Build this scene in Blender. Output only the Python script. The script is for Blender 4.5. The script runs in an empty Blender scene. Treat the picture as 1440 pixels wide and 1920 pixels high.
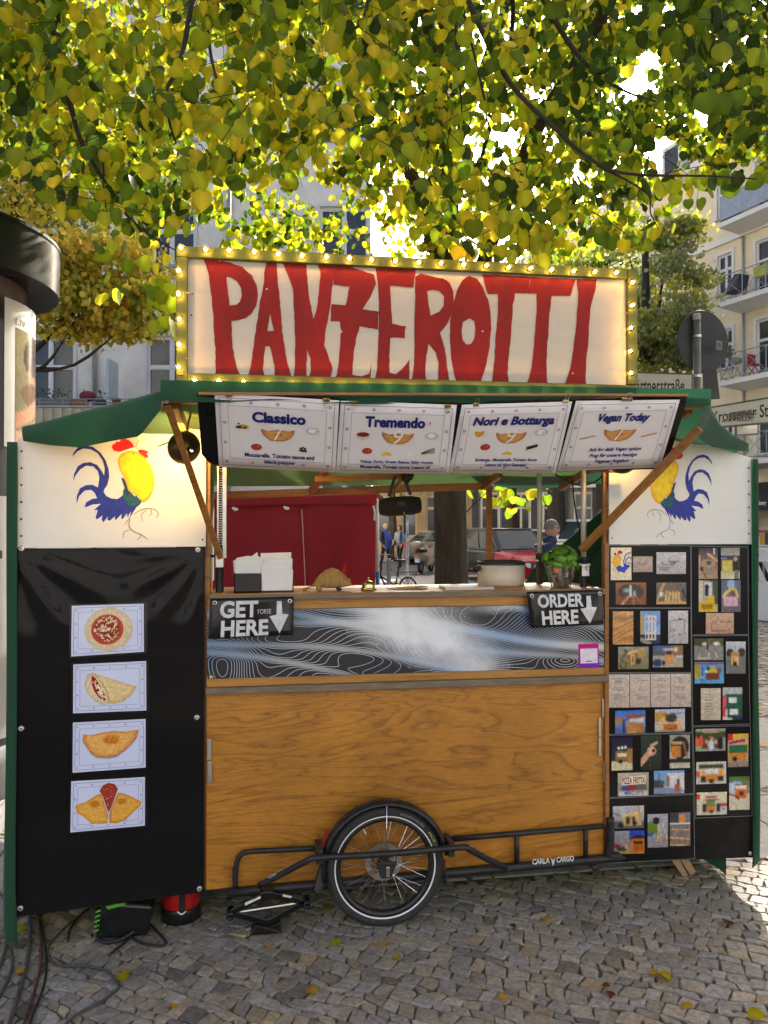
import bpy, math, random
import numpy as np
from mathutils import Vector, Matrix
from mathutils.geometry import tessellate_polygon
scene = bpy.context.scene
COL = scene.collection
R = math.radians
rng = random.Random(7)
F_PX, CX, CY = 1440.0, 720.0, 960.0          # photograph is 1440 x 1920
YAW, PITCH = R(8.5), math.atan(15 / 1440)
CAM = Vector((0.0, -3.42, 1.77))
cam_data = bpy.data.cameras.new('camera')
cam = bpy.data.objects.new('camera', cam_data)
COL.objects.link(cam)
cam.location = CAM
cam.rotation_euler = (R(90) + PITCH, 0, -YAW)
cam_data.sensor_fit = 'VERTICAL'
cam_data.sensor_height = 24.0
cam_data.lens = 24.0 * F_PX / 1920.0
cam_data.clip_start = 0.05
cam_data.clip_end = 2000
scene.camera = cam
SUN_AZ, SUN_EL = R(30), R(30)               # azimuth from +Y towards +X: behind the cart, to the right
world = bpy.data.worlds.new('World')
scene.world = world
world.use_nodes = True
wn = world.node_tree
bg = wn.nodes['Background']
sky = wn.nodes.new('ShaderNodeTexSky')
sky.sky_type = 'NISHITA'
sky.sun_disc = False
sky.sun_elevation = SUN_EL
sky.sun_rotation = SUN_AZ
sky.air_density = 0.6
sky.dust_density = 8.0
sky.ozone_density = 0.0
wn.links.new(sky.outputs[0], bg.inputs['Color'])
bg.inputs['Strength'].default_value = 0.15
sun_data = bpy.data.lights.new('sun', 'SUN')
sun_data.energy = 4.2
sun_data.angle = R(0.6)
sun_data.color = (1.0, 0.93, 0.82)
sun = bpy.data.objects.new('sun', sun_data)
COL.objects.link(sun)
sun.location = (10, 20, 18)
to_sun = Vector((math.sin(SUN_AZ) * math.cos(SUN_EL), math.cos(SUN_AZ) * math.cos(SUN_EL), math.sin(SUN_EL)))
sun.rotation_euler = to_sun.to_track_quat('Z', 'Y').to_euler()
scene.view_settings.view_transform = 'Standard'
scene.view_settings.look = 'None'
scene.view_settings.exposure = 1.5
scene.view_settings.gamma = 1.0
scene.view_settings.use_curve_mapping = False
scene.render.engine = 'CYCLES'
cy = scene.cycles
cy.use_denoising = True
try:
 cy.denoiser = 'OPENIMAGEDENOISE'
except Exception:
 pass
cy.max_bounces = 7
cy.diffuse_bounces = 4
cy.glossy_bounces = 3
cy.transmission_bounces = 5
cy.transparent_max_bounces = 8
cy.caustics_reflective = False
cy.caustics_refractive = False
cy.sample_clamp_indirect = 6.0
V = Vector
FW = V((math.sin(YAW) * math.cos(PITCH), math.cos(YAW) * math.cos(PITCH), math.sin(PITCH)))
RT = V((math.cos(YAW), -math.sin(YAW), 0))
UP = RT.cross(FW)
def ray(px, py):
 return FW + RT * ((px - CX) / F_PX) + UP * ((CY - py) / F_PX)
def onY(px, py, y):
 d = ray(px, py); return CAM + d * ((y - CAM.y) / d.y)
def onX(px, py, x):
 d = ray(px, py); return CAM + d * ((x - CAM.x) / d.x)
def onZ(px, py, z=0.0):
 d = ray(px, py); return CAM + d * ((z - CAM.z) / d.z)
def onP(px, py, p, n):
 d = ray(px, py); return CAM + d * ((p - CAM).dot(n) / d.dot(n))
def atD(px, py, d):
 return CAM + ray(px, py) * d
MATS = {}
def new_mat(name):
 m = bpy.data.materials.new(name); m.use_nodes = True
 MATS[name] = m
 return m, m.node_tree, m.node_tree.nodes['Principled BSDF']
def mat(name, col, rough=0.6, metal=0.0, var=0.12, scale=6.0, stretch=(1, 1, 1), bump=0.0, bscale=60.0, spec=0.4,
  coat=0.0, emit=None, estr=0.0, dirt=None, dirt_amt=0.0, sheen=0.0):
 if name in MATS: return MATS[name]
 m, t, b = new_mat(name)
 N, L = t.nodes, t.links
 b.inputs['Roughness'].default_value = rough
 b.inputs['Metallic'].default_value = metal
 b.inputs['Specular IOR Level'].default_value = spec
 b.inputs['Coat Weight'].default_value = coat
 b.inputs['Coat Roughness'].default_value = 0.1
 b.inputs['Sheen Weight'].default_value = sheen
 if emit is not None:
  b.inputs['Emission Color'].default_value = (*emit, 1)
  b.inputs['Emission Strength'].default_value = estr
 tc = N.new('ShaderNodeTexCoord')
 mp = N.new('ShaderNodeMapping')
 mp.inputs['Scale'].default_value = stretch
 L.new(tc.outputs['Object'], mp.inputs['Vector'])
 if var > 0:
  nz = N.new('ShaderNodeTexNoise')
  nz.inputs['Scale'].default_value = scale
  nz.inputs['Detail'].default_value = 6
  nz.inputs['Roughness'].default_value = 0.6
  L.new(mp.outputs[0], nz.inputs['Vector'])
  rp = N.new('ShaderNodeValToRGB')
  rp.color_ramp.elements[0].position = 0.3
  rp.color_ramp.elements[1].position = 0.72
  rp.color_ramp.elements[0].color = (*[c * (1 - var) for c in col], 1)
  rp.color_ramp.elements[1].color = (*[min(1, c * (1 + var)) for c in col], 1)
  L.new(nz.outputs['Fac'], rp.inputs[0])
  out = rp.outputs[0]
  if dirt is not None:
   n2 = N.new('ShaderNodeTexNoise')
   n2.inputs['Scale'].default_value = scale * 0.37
   n2.inputs['Detail'].default_value = 8
   n2.inputs['Roughness'].default_value = 0.7
   L.new(mp.outputs[0], n2.inputs['Vector'])
   r2 = N.new('ShaderNodeMapRange')
   r2.inputs['From Min'].default_value = 0.5
   r2.inputs['From Max'].default_value = 0.75
   r2.inputs['To Max'].default_value = dirt_amt
   L.new(n2.outputs['Fac'], r2.inputs['Value'])
   mx = N.new('ShaderNodeMix'); mx.data_type = 'RGBA'
   L.new(r2.outputs[0], mx.inputs['Factor'])
   L.new(out, mx.inputs['A'])
   mx.inputs['B'].default_value = (*dirt, 1)
   out = mx.outputs['Result']
  L.new(out, b.inputs['Base Color'])
  mr = N.new('ShaderNodeMapRange')
  mr.inputs['To Min'].default_value = max(0.02, rough - 0.12)
  mr.inputs['To Max'].default_value = min(1, rough + 0.12)
  L.new(nz.outputs['Fac'], mr.inputs['Value'])
  L.new(mr.outputs[0], b.inputs['Roughness'])
 else:
  b.inputs['Base Color'].default_value = (*col, 1)
 if bump > 0:
  nb = N.new('ShaderNodeTexNoise')
  nb.inputs['Scale'].default_value = bscale
  nb.inputs['Detail'].default_value = 5
  L.new(mp.outputs[0], nb.inputs['Vector'])
  bp = N.new('ShaderNodeBump')
  bp.inputs['Strength'].default_value = bump
  bp.inputs['Distance'].default_value = 0.01
  L.new(nb.outputs['Fac'], bp.inputs['Height'])
  L.new(bp.outputs[0], b.inputs['Normal'])
 return m
def vmat(name, rough=0.5, spec=0.4, bump=0.0, bscale=60, transl=0.0, coat=0.0, var=0.0, vscale=30):
 """colour comes from the mesh's own colour attribute (print, leaves, stones)"""
 if name in MATS: return MATS[name]
 m, t, b = new_mat(name)
 N, L = t.nodes, t.links
 at = N.new('ShaderNodeAttribute'); at.attribute_name = 'Col'
 out = at.outputs['Color']
 if var > 0:
  nz = N.new('ShaderNodeTexNoise'); nz.inputs['Scale'].default_value = vscale; nz.inputs['Detail'].default_value = 6
  tc = N.new('ShaderNodeTexCoord'); L.new(tc.outputs['Object'], nz.inputs['Vector'])
  mr = N.new('ShaderNodeMapRange'); mr.inputs['From Min'].default_value = 0.3; mr.inputs['From Max'].default_value = 0.7
  mr.inputs['To Min'].default_value = 1 - var; mr.inputs['To Max'].default_value = 1 + var
  L.new(nz.outputs['Fac'], mr.inputs['Value'])
  mx = N.new('ShaderNodeMix'); mx.data_type = 'RGBA'; mx.blend_type = 'MULTIPLY'; mx.inputs['Factor'].default_value = 1
  L.new(out, mx.inputs['A']); L.new(mr.outputs[0], mx.inputs['B'])
  out = mx.outputs['Result']
 L.new(out, b.inputs['Base Color'])
 b.inputs['Roughness'].default_value = rough
 b.inputs['Specular IOR Level'].default_value = spec
 b.inputs['Coat Weight'].default_value = coat
 b.inputs['Coat Roughness'].default_value = 0.12
 if bump > 0:
  nb = N.new('ShaderNodeTexNoise'); nb.inputs['Scale'].default_value = bscale; nb.inputs['Detail'].default_value = 6
  tc2 = N.new('ShaderNodeTexCoord'); L.new(tc2.outputs['Object'], nb.inputs['Vector'])
  bp = N.new('ShaderNodeBump'); bp.inputs['Strength'].default_value = bump; bp.inputs['Distance'].default_value = 0.006
  L.new(nb.outputs['Fac'], bp.inputs['Height']); L.new(bp.outputs[0], b.inputs['Normal'])
 if transl > 0:
  tr = N.new('ShaderNodeBsdfTranslucent')
  mxs = N.new('ShaderNodeMixShader'); mxs.inputs[0].default_value = transl
  L.new(out, tr.inputs['Color'])
  L.new(b.outputs[0], mxs.inputs[1]); L.new(tr.outputs[0], mxs.inputs[2])
  L.new(mxs.outputs[0], N['Material Output'].inputs['Surface'])
 return m
def cloth_mat(name, col, transl=0.25, rough=0.8, bump=0.25):
 if name in MATS: return MATS[name]
 m = mat(name, col, rough=rough, var=0.14, scale=5, bump=bump, bscale=14, sheen=0.2)
 t = m.node_tree; N, L = t.nodes, t.links
 tr = N.new('ShaderNodeBsdfTranslucent'); tr.inputs['Color'].default_value = (*col, 1)
 mxs = N.new('ShaderNodeMixShader'); mxs.inputs[0].default_value = transl
 L.new(N['Principled BSDF'].outputs[0], mxs.inputs[1]); L.new(tr.outputs[0], mxs.inputs[2])
 L.new(mxs.outputs[0], N['Material Output'].inputs['Surface'])
 return m
def clear_mat(name, tint=(1, 1, 1), rough=0.05, amount=0.75, fres=1.45):
 """thin glass or film: see-through with a sheen"""
 if name in MATS: return MATS[name]
 m, t, b = new_mat(name)
 N, L = t.nodes, t.links
 tr = N.new('ShaderNodeBsdfTransparent'); tr.inputs['Color'].default_value = (*tint, 1)
 gl = N.new('ShaderNodeBsdfGlossy'); gl.inputs['Roughness'].default_value = rough
 fr = N.new('ShaderNodeFresnel'); fr.inputs['IOR'].default_value = fres
 mr = N.new('ShaderNodeMapRange'); mr.inputs['To Min'].default_value = 1 - amount; mr.inputs['To Max'].default_value = 1
 L.new(fr.outputs[0], mr.inputs['Value'])
 mx = N.new('ShaderNodeMixShader')
 L.new(mr.outputs[0], mx.inputs[0]); L.new(tr.outputs[0], mx.inputs[1]); L.new(gl.outputs[0], mx.inputs[2])
 L.new(mx.outputs[0], N['Material Output'].inputs['Surface'])
 return m
def emit_mat(name, col, strength):
 if name in MATS: return MATS[name]
 m, t, b = new_mat(name)
 b.inputs['Base Color'].default_value = (*col, 1)
 b.inputs['Emission Color'].default_value = (*col, 1)
 b.inputs['Emission Strength'].default_value = strength
 return m
def wood_mat(name, dark, light, rough=0.45, scale=1.0, stretch=(1.0, 1.0, 7.0), dist=5.0, bands=9.0, coat=0.15, axis='Z', fine=0.35):
 """cathedral grain: bands of a warped field, stretched along the board"""
 if name in MATS: return MATS[name]
 m, t, b = new_mat(name)
 N, L = t.nodes, t.links
 tc = N.new('ShaderNodeTexCoord')
 mp = N.new('ShaderNodeMapping'); mp.inputs['Scale'].default_value = [s * scale for s in stretch]
 L.new(tc.outputs['Object'], mp.inputs['Vector'])
 n1 = N.new('ShaderNodeTexNoise'); n1.inputs['Scale'].default_value = 1.0; n1.inputs['Detail'].default_value = 4.5
 n1.inputs['Roughness'].default_value = 0.42; n1.inputs['Distortion'].default_value = 1.3
 L.new(mp.outputs[0], n1.inputs['Vector'])
 mu = N.new('ShaderNodeMath'); mu.operation = 'MULTIPLY'; mu.inputs[1].default_value = bands
 L.new(n1.outputs['Fac'], mu.inputs[0])
 fr = N.new('ShaderNodeMath'); fr.operation = 'FRACT'
 L.new(mu.outputs[0], fr.inputs[0])
 rp = N.new('ShaderNodeValToRGB')
 e = rp.color_ramp.elements
 mid = tuple(a * .35 + b_ * .65 for a, b_ in zip(dark, light))
 e[0].position = 0.0; e[0].color = (*[c * .85 for c in mid], 1)
 e[1].position = 1.0; e[1].color = (*dark, 1)
 e.new(.14).color = (*light, 1); e.new(.55).color = (*light, 1); e.new(.86).color = (*mid, 1)
 L.new(fr.outputs[0], rp.inputs[0])
 n2 = N.new('ShaderNodeTexNoise'); n2.inputs['Scale'].default_value = 2.2; n2.inputs['Detail'].default_value = 3
 L.new(tc.outputs['Object'], n2.inputs['Vector'])
 n3 = N.new('ShaderNodeTexNoise'); n3.inputs['Scale'].default_value = 26; n3.inputs['Detail'].default_value = 4
 mp3 = N.new('ShaderNodeMapping'); mp3.inputs['Scale'].default_value = [s * 1.0 for s in stretch]
 L.new(tc.outputs['Object'], mp3.inputs['Vector']); L.new(mp3.outputs[0], n3.inputs['Vector'])
 ad = N.new('ShaderNodeMath'); ad.operation = 'ADD'
 mr2 = N.new('ShaderNodeMapRange'); mr2.inputs['From Min'].default_value = .3; mr2.inputs['From Max'].default_value = .7
 mr2.inputs['To Min'].default_value = 0.78; mr2.inputs['To Max'].default_value = 1.14
 L.new(n2.outputs['Fac'], mr2.inputs['Value'])
 mr3 = N.new('ShaderNodeMapRange'); mr3.inputs['From Min'].default_value = .3; mr3.inputs['From Max'].default_value = .7
 mr3.inputs['To Min'].default_value = -fine * .5; mr3.inputs['To Max'].default_value = fine * .5
 L.new(n3.outputs['Fac'], mr3.inputs['Value'])
 L.new(mr2.outputs[0], ad.inputs[0]); L.new(mr3.outputs[0], ad.inputs[1])
 mx = N.new('ShaderNodeMix'); mx.data_type = 'RGBA'; mx.blend_type = 'MULTIPLY'; mx.inputs['Factor'].default_value = 1
 L.new(rp.outputs[0], mx.inputs['A']); L.new(ad.outputs[0], mx.inputs['B'])
 L.new(mx.outputs['Result'], b.inputs['Base Color'])
 b.inputs['Roughness'].default_value = rough
 b.inputs['Coat Weight'].default_value = coat
 b.inputs['Coat Roughness'].default_value = 0.3
 bp = N.new('ShaderNodeBump'); bp.inputs['Strength'].default_value = 0.12; bp.inputs['Distance'].default_value = 0.004
 L.new(n3.outputs['Fac'], bp.inputs['Height']); L.new(bp.outputs[0], b.inputs['Normal'])
 return m
def root_loc(o):
 s = V((0, 0, 0))
 while o is not None:
  s = s + o.location; o = o.parent
 return s
def tag(o, label=None, cat=None, group=None, kind=None):
 if label: o['label'] = label
 if cat: o['category'] = cat
 if group: o['group'] = group
 if kind: o['kind'] = kind
 return o
def thing(name, label, cat, loc=(0, 0, 0), group=None, rz=0.0):
 o = bpy.data.objects.new(name, None)
 COL.objects.link(o)
 o.empty_display_size = 0.1
 o.location = loc
 o.rotation_euler = (0, 0, rz)
 return tag(o, label, cat, group)
def copy_tree(o, parent=None, loc=None):
 c = o.copy(); COL.objects.link(c); c.parent = parent
 if loc is not None: c.location = loc
 for ch in list(o.children): copy_tree(ch, c)
 return c
class MB:
 def __init__(s):
  s.v, s.f, s.m, s.c = [], [], [], []
 def add(s, vs, fs, mi=0, col=None):
  n = len(s.v)
  s.v += [tuple(p) for p in vs]
  s.f += [tuple(i + n for i in f) for f in fs]
  s.m += [mi] * len(fs)
  if col is None: col = (0.5, 0.5, 0.5)
  if len(col) == len(vs) and hasattr(col[0], '__len__'): s.c += [tuple(c) for c in col]
  else: s.c += [tuple(col)] * len(vs)
  return s
 def quad(s, a, b, c, d, mi=0, col=None):
  return s.add([a, b, c, d], [(0, 1, 2, 3)], mi, col)
 def box(s, x0, y0, z0, x1, y1, z1, mi=0, col=None):
  return s.add([(x0, y0, z0), (x1, y0, z0), (x1, y1, z0), (x0, y1, z0), (x0, y0, z1), (x1, y0, z1), (x1, y1, z1), (x0, y1, z1)],
      [(0, 3, 2, 1), (4, 5, 6, 7), (0, 1, 5, 4), (1, 2, 6, 5), (2, 3, 7, 6), (3, 0, 4, 7)], mi, col)
 def bar(s, a, b, w, h, mi=0, up=(0, 0, 1), col=None):
  """a beam from a to b, w across, h along 'up'"""
  a, b = V(a), V(b); d = (b - a).normalized(); u = V(up)
  x = d.cross(u)
  if x.length < 1e-4: x = d.cross(V((1, 0, 0)))
  x.normalize(); u = x.cross(d).normalized()
  vs = []
  for p in (a, b):
   for sx, su in ((-1, -1), (1, -1), (1, 1), (-1, 1)):
    vs.append(p + x * (sx * w / 2) + u * (su * h / 2))
  return s.add(vs, [(3, 2, 1, 0), (4, 5, 6, 7), (0, 1, 5, 4), (1, 2, 6, 5), (2, 3, 7, 6), (3, 0, 4, 7)], mi, col)
 def slab(s, pts, off, mi=0, col=None):
  """a flat polygon (list of 3-D points) given thickness by the vector off"""
  pts = [V(p) for p in pts]; off = V(off); n = len(pts)
  tris = tessellate_polygon([pts])
  vs = pts + [p + off for p in pts]
  fs = [tuple(t) for t in tris] + [tuple(i + n for i in reversed(t)) for t in tris]
  fs += [(i, (i + 1) % n, (i + 1) % n + n, i + n) for i in range(n)]
  return s.add(vs, fs, mi, col)
 def flat(s, loops, mi=0, col=None):
  loops = [[V(p) for p in l] for l in loops]
  tris = tessellate_polygon(loops)
  vs = [p for l in loops for p in l]
  return s.add(vs, [tuple(t) for t in tris], mi, col)
 def tube(s, pts, r, n=8, mi=0, col=None, cap=True, closed=False):
  pts = [V(p) for p in pts]; k = len(pts)
  rs = r if hasattr(r, '__len__') else [r] * k
  vs, fs = [], []
  prev = None
  for i, p in enumerate(pts):
   if closed: d = pts[(i + 1) % k] - pts[i - 1]
   else: d = pts[min(i + 1, k - 1)] - pts[max(i - 1, 0)]
   d.normalize()
   if prev is None:
    x = d.cross(V((0, 0, 1)))
    if x.length < 1e-3: x = d.cross(V((1, 0, 0)))
   else:
    x = prev - d * prev.dot(d)
   x.normalize(); prev = x; y = d.cross(x)
   for j in range(n):
    a = 2 * math.pi * j / n
    vs.append(p + (x * math.cos(a) + y * math.sin(a)) * rs[i])
  m = k if closed else k - 1
  for i in range(m):
   for j in range(n):
    a, b = i * n + j, i * n + (j + 1) % n
    c, d2 = ((i + 1) % k) * n + (j + 1) % n, ((i + 1) % k) * n + j
    fs.append((a, b, c, d2))
  if cap and not closed:
   fs.append(tuple(range(n - 1, -1, -1))); fs.append(tuple((k - 1) * n + j for j in range(n)))
  return s.add(vs, fs, mi, col)
 def lathe(s, prof, c=(0, 0, 0), axis=(0, 0, 1), n=16, mi=0, col=None, closed=False, a0=0.0, a1=2 * math.pi):
  ax = V(axis).normalized(); c = V(c)
  x = ax.cross(V((0, 0, 1)))
  if x.length < 1e-3: x = V((1, 0, 0))
  x.normalize(); y = ax.cross(x)
  full = abs(a1 - a0 - 2 * math.pi) < 1e-6
  cnt = n if full else n + 1
  vs, fs = [], []
  for r, h in prof:
   for j in range(cnt):
    a = a0 + (a1 - a0) * j / n
    vs.append(c + ax * h + (x * math.cos(a) + y * math.sin(a)) * r)
  k = len(prof)
  for i in range(k if closed else k - 1):
   for j in range(n):
    j2 = (j + 1) % cnt
    fs.append((i * cnt + j, i * cnt + j2, ((i + 1) % k) * cnt + j2, ((i + 1) % k) * cnt + j))
  return s.add(vs, fs, mi, col)
 def ball(s, c, r, n=10, k=6, mi=0, col=None, warp=None):
  c = V(c); rr = r if hasattr(r, '__len__') else (r, r, r)
  vs, fs = [], []
  for i in range(k + 1):
   t = math.pi * i / k
   for j in range(n):
    a = 2 * math.pi * j / n
    p = V((math.sin(t) * math.cos(a), math.sin(t) * math.sin(a), math.cos(t)))
    if warp: p = V(warp(p))
    vs.append(c + V((p.x * rr[0], p.y * rr[1], p.z * rr[2])))
  for i in range(k):
   for j in range(n):
    fs.append((i * n + j, (i + 1) * n + j, (i + 1) * n + (j + 1) % n, i * n + (j + 1) % n))
  return s.add(vs, fs, mi, col)
 def grid(s, fn, nu, nv, mi=0, colfn=None):
  """fn(u, v) -> point"""
  vs = [fn(i / nu, j / nv) for j in range(nv + 1) for i in range(nu + 1)]
  fs = [(j * (nu + 1) + i, j * (nu + 1) + i + 1, (j + 1) * (nu + 1) + i + 1, (j + 1) * (nu + 1) + i) for j in range(nv) for i in range(nu)]
  col = [colfn(i / nu, j / nv) for j in range(nv + 1) for i in range(nu + 1)] if colfn else None
  return s.add(vs, fs, mi, col)
 def loft(s, rings, mi=0, col=None, cap=True):
  n = len(rings[0]); k = len(rings)
  vs = [p for r_ in rings for p in r_]
  fs = [(i * n + j, i * n + (j + 1) % n, (i + 1) * n + (j + 1) % n, (i + 1) * n + j) for i in range(k - 1) for j in range(n)]
  if cap: fs += [tuple(range(n - 1, -1, -1)), tuple((k - 1) * n + j for j in range(n))]
  return s.add(vs, fs, mi, col)
 def build(s, name, mats, parent=None, smooth=False, bevel=0.0, solid=0.0, sub=0, weld=False, normals=True, org=None):
  if not isinstance(mats, (list, tuple)): mats = [mats]
  me = bpy.data.meshes.new(name)
  if parent is not None: o0 = root_loc(parent)
  elif org is not None: o0 = V(org)
  else:
   xs = [p[0] for p in s.v]; ys = [p[1] for p in s.v]; zs = [p[2] for p in s.v]
   o0 = V(((min(xs) + max(xs)) / 2, (min(ys) + max(ys)) / 2, min(zs)))
  me.from_pydata([(p[0] - o0.x, p[1] - o0.y, p[2] - o0.z) for p in s.v], [], s.f)
  for m_ in mats: me.materials.append(m_)
  if len(mats) > 1: me.polygons.foreach_set('material_index', s.m)
  ca = me.color_attributes.new('Col', 'FLOAT_COLOR', 'POINT')
  ca.data.foreach_set('color', [x for c in s.c for x in (c[0], c[1], c[2], 1.0)])
  if normals:
   import bmesh
   bm = bmesh.new(); bm.from_mesh(me)
   if weld: bmesh.ops.remove_doubles(bm, verts=bm.verts, dist=1e-5)
   bmesh.ops.recalc_face_normals(bm, faces=bm.faces)
   bm.to_mesh(me); bm.free()
  if smooth: me.polygons.foreach_set('use_smooth', [True] * len(me.polygons))
  me.update()
  o = bpy.data.objects.new(name, me)
  COL.objects.link(o)
  if parent is not None: o.parent = parent
  else: o.location = o0
  if solid:
   md = o.modifiers.new('solid', 'SOLIDIFY'); md.thickness = solid; md.offset = 0
  if bevel:
   md = o.modifiers.new('bevel', 'BEVEL'); md.width = bevel; md.segments = 2; md.limit_method = 'ANGLE'; md.angle_limit = R(40)
  if sub:
   md = o.modifiers.new('sub', 'SUBSURF'); md.levels = sub; md.render_levels = sub
  return o
def smooth_path(pts, per=6):
 pts = [V(p) for p in pts]; out = []
 for i in range(len(pts) - 1):
  p0, p1, p2, p3 = pts[max(i - 1, 0)], pts[i], pts[i + 1], pts[min(i + 2, len(pts) - 1)]
  for k in range(per):
   t = k / per
   out.append(0.5 * ((2 * p1) + (p2 - p0) * t + (2 * p0 - 5 * p1 + 4 * p2 - p3) * t * t + (3 * p1 - p0 - 3 * p2 + p3) * t ** 3))
 out.append(pts[-1])
 return out
_txt = {}
def text_shape(body, bold=0.0, shear=0.0, align='LEFT'):
 key = (body, bold, shear)
 if key in _txt: return _txt[key]
 cu = bpy.data.curves.new('lettering', 'FONT')
 cu.body = body; cu.size = 1.0; cu.offset = bold; cu.shear = shear
 cu.resolution_u = 3
 ob = bpy.data.objects.new('lettering', cu)
 me = ob.to_mesh()
 vs = np.array([tuple(v.co[:2]) for v in me.vertices]); fs = [tuple(p.vertices) for p in me.polygons]
 ob.to_mesh_clear()
 bpy.data.objects.remove(ob); bpy.data.curves.remove(cu)
 _txt[key] = (vs, fs)
 return _txt[key]
class Card:
 """a flat four-cornered thing; s runs right, t runs down, off stands proud of it towards the viewer's side"""
 def __init__(s, tl, tr, br, bl):
  s.c = [V(tl), V(tr), V(br), V(bl)]
  n = (s.c[1] - s.c[0]).cross(s.c[3] - s.c[0]).normalized()
  s.n = n if n.y < 0 else -n
  s.w = ((s.c[1] - s.c[0]).length + (s.c[2] - s.c[3]).length) / 2
  s.h = ((s.c[3] - s.c[0]).length + (s.c[2] - s.c[1]).length) / 2
 def pt(s, a, b, off=0.0):
  tl, tr, br, bl = s.c
  return (tl * (1 - a) + tr * a) * (1 - b) + (bl * (1 - a) + br * a) * b + s.n * off
 def slab(s, mb, th, mi=0, col=None, a0=0, b0=0, a1=1, b1=1, off=0.0):
  p = [s.pt(a0, b0, off), s.pt(a1, b0, off), s.pt(a1, b1, off), s.pt(a0, b1, off)]
  return mb.slab(p, s.n * -th, mi, col)
 def rect(s, mb, a0, b0, a1, b1, off, mi=0, col=None):
  return mb.quad(s.pt(a0, b0, off), s.pt(a1, b0, off), s.pt(a1, b1, off), s.pt(a0, b1, off), mi, col)
 def poly(s, mb, pts, off, mi=0, col=None):
  return mb.flat([[s.pt(a, b, off) for a, b in pts]], mi, col)
 def oval(s, mb, a, b, ra, rb, off, mi=0, col=None, n=16, edge=None, rot=0):
  pts = [s.pt(a, b, off)]
  cols = [col]
  for r_, c_ in ((0.62, col), (1.0, edge or col)):
   for j in range(n):
    t = 2 * math.pi * j / n
    x, y = ra * r_ * math.cos(t), rb * r_ * math.sin(t)
    pts.append(s.pt(a + x * math.cos(rot) - y * math.sin(rot), b + x * math.sin(rot) + y * math.cos(rot), off)); cols.append(c_)
  fs = [(0, 1 + j, 1 + (j + 1) % n) for j in range(n)] + [(1 + j, 1 + n + j, 1 + n + (j + 1) % n, 1 + (j + 1) % n) for j in range(n)]
  return mb.add(pts, fs, mi, cols)
 def blob(s, mb, pts, off, mi=0, col=(1, 1, 1), edge=None, k=0.6):
  """a star-shaped outline shaded from col (inside) to edge"""
  ca = sum(p[0] for p in pts) / len(pts); cb = sum(p[1] for p in pts) / len(pts)
  n = len(pts)
  vs = [s.pt(ca, cb, off)] + [s.pt(ca + (a - ca) * k, cb + (b - cb) * k, off) for a, b in pts] + [s.pt(a, b, off) for a, b in pts]
  cols = [col] * (n + 1) + [edge or col] * n
  fs = [(0, 1 + j, 1 + (j + 1) % n) for j in range(n)] + [(1 + j, 1 + n + j, 1 + n + (j + 1) % n, 1 + (j + 1) % n) for j in range(n)]
  return mb.add(vs, fs, mi, cols)
 def line(s, mb, pts, w, off, mi=0, col=None):
  """pen stroke of width w (metres)"""
  P = [V(s.pt(a, b, off)) for a, b in pts]
  vs, fs = [], []
  for i, p in enumerate(P):
   d = (P[min(i + 1, len(P) - 1)] - P[max(i - 1, 0)])
   if d.length < 1e-9: d = V((1, 0, 0))
   d.normalize(); x = s.n.cross(d) * (w / 2)
   vs += [p - x, p + x]
  fs = [(2 * i, 2 * i + 1, 2 * i + 3, 2 * i + 2) for i in range(len(P) - 1)]
  return mb.add(vs, fs, mi, col)
 def text(s, mb, body, a0, b0, a1, b1, off, mi=0, col=None, bold=0.0, shear=0.0, fit=True):
  """lettering filling the box a0..a1, b0..b1"""
  vs, fs = text_shape(body, bold, shear)
  if len(vs) == 0: return mb
  lo, hi = vs.min(0), vs.max(0)
  P = [s.pt(a0 + (x - lo[0]) / (hi[0] - lo[0]) * (a1 - a0), b1 - (y - lo[1]) / (hi[1] - lo[1]) * (b1 - b0), off) for x, y in vs]
  return mb.add(P, fs, mi, col)
def cardpx(c4, fn):
 return Card(*[fn(x, y) for x, y in c4])
m_earth = mat('joint_earth', (0.13, 0.10, 0.068), rough=0.95, var=0.35, scale=30, bump=0.5, bscale=90)
m_stone = vmat('basalt_and_granite_setts', rough=0.62, spec=0.35, bump=0.75, bscale=85, var=0.3, vscale=60)
m_slab = mat('granite_slab', (0.30, 0.29, 0.28), rough=0.75, var=0.2, scale=22, bump=0.35, bscale=120, dirt=(0.14, 0.13, 0.11), dirt_amt=0.5)
m_asphalt = mat('asphalt', (0.085, 0.085, 0.088), rough=0.9, var=0.2, scale=9, bump=0.4, bscale=180)
m_far = mat('far_paving', (0.28, 0.275, 0.27), rough=0.9, var=0.2, scale=4)
def sheet(name, x0, y0, x1, y1, z, m, kind='structure'):
 b = MB(); b.quad((x0, y0, z), (x1, y0, z), (x1, y1, z), (x0, y1, z))
 o = b.build(name, m, org=((x0 + x1) / 2, (y0 + y1) / 2, z)); o['kind'] = kind
 return o
ground = sheet('ground', -400, -400, 400, 400, -0.30, m_far)
pavement = sheet('pavement', -9, -9, 14, 3.86, -0.010, m_earth)
def block(name, x0, y0, z0, x1, y1, z1, m):
 b = MB(); b.box(x0, y0, z0, x1, y1, z1); o = b.build(name, m, bevel=0.012); o['kind'] = 'structure'; return o
for _k, (kx0, kx1) in enumerate(((-9, -6.6), (-6.59, -4.2), (-4.19, -1.8), (-1.79, .6), (.61, 3.0), (3.01, 5.0), (5.01, 6.9), (6.91, 9), (9.01, 14))):
 block('kerb', kx0, 3.87, -0.28, kx1, 4.06, 0.0, m_slab)
street = sheet('street', -60, 4.07, 60, 15.0, -0.135, m_earth)
plaza = sheet('far_pavement', -60, 15.0, 60, 60, -0.10, m_far)
road = sheet('road', -60, 22.0, 60, 31.0, -0.09, m_asphalt)
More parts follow.
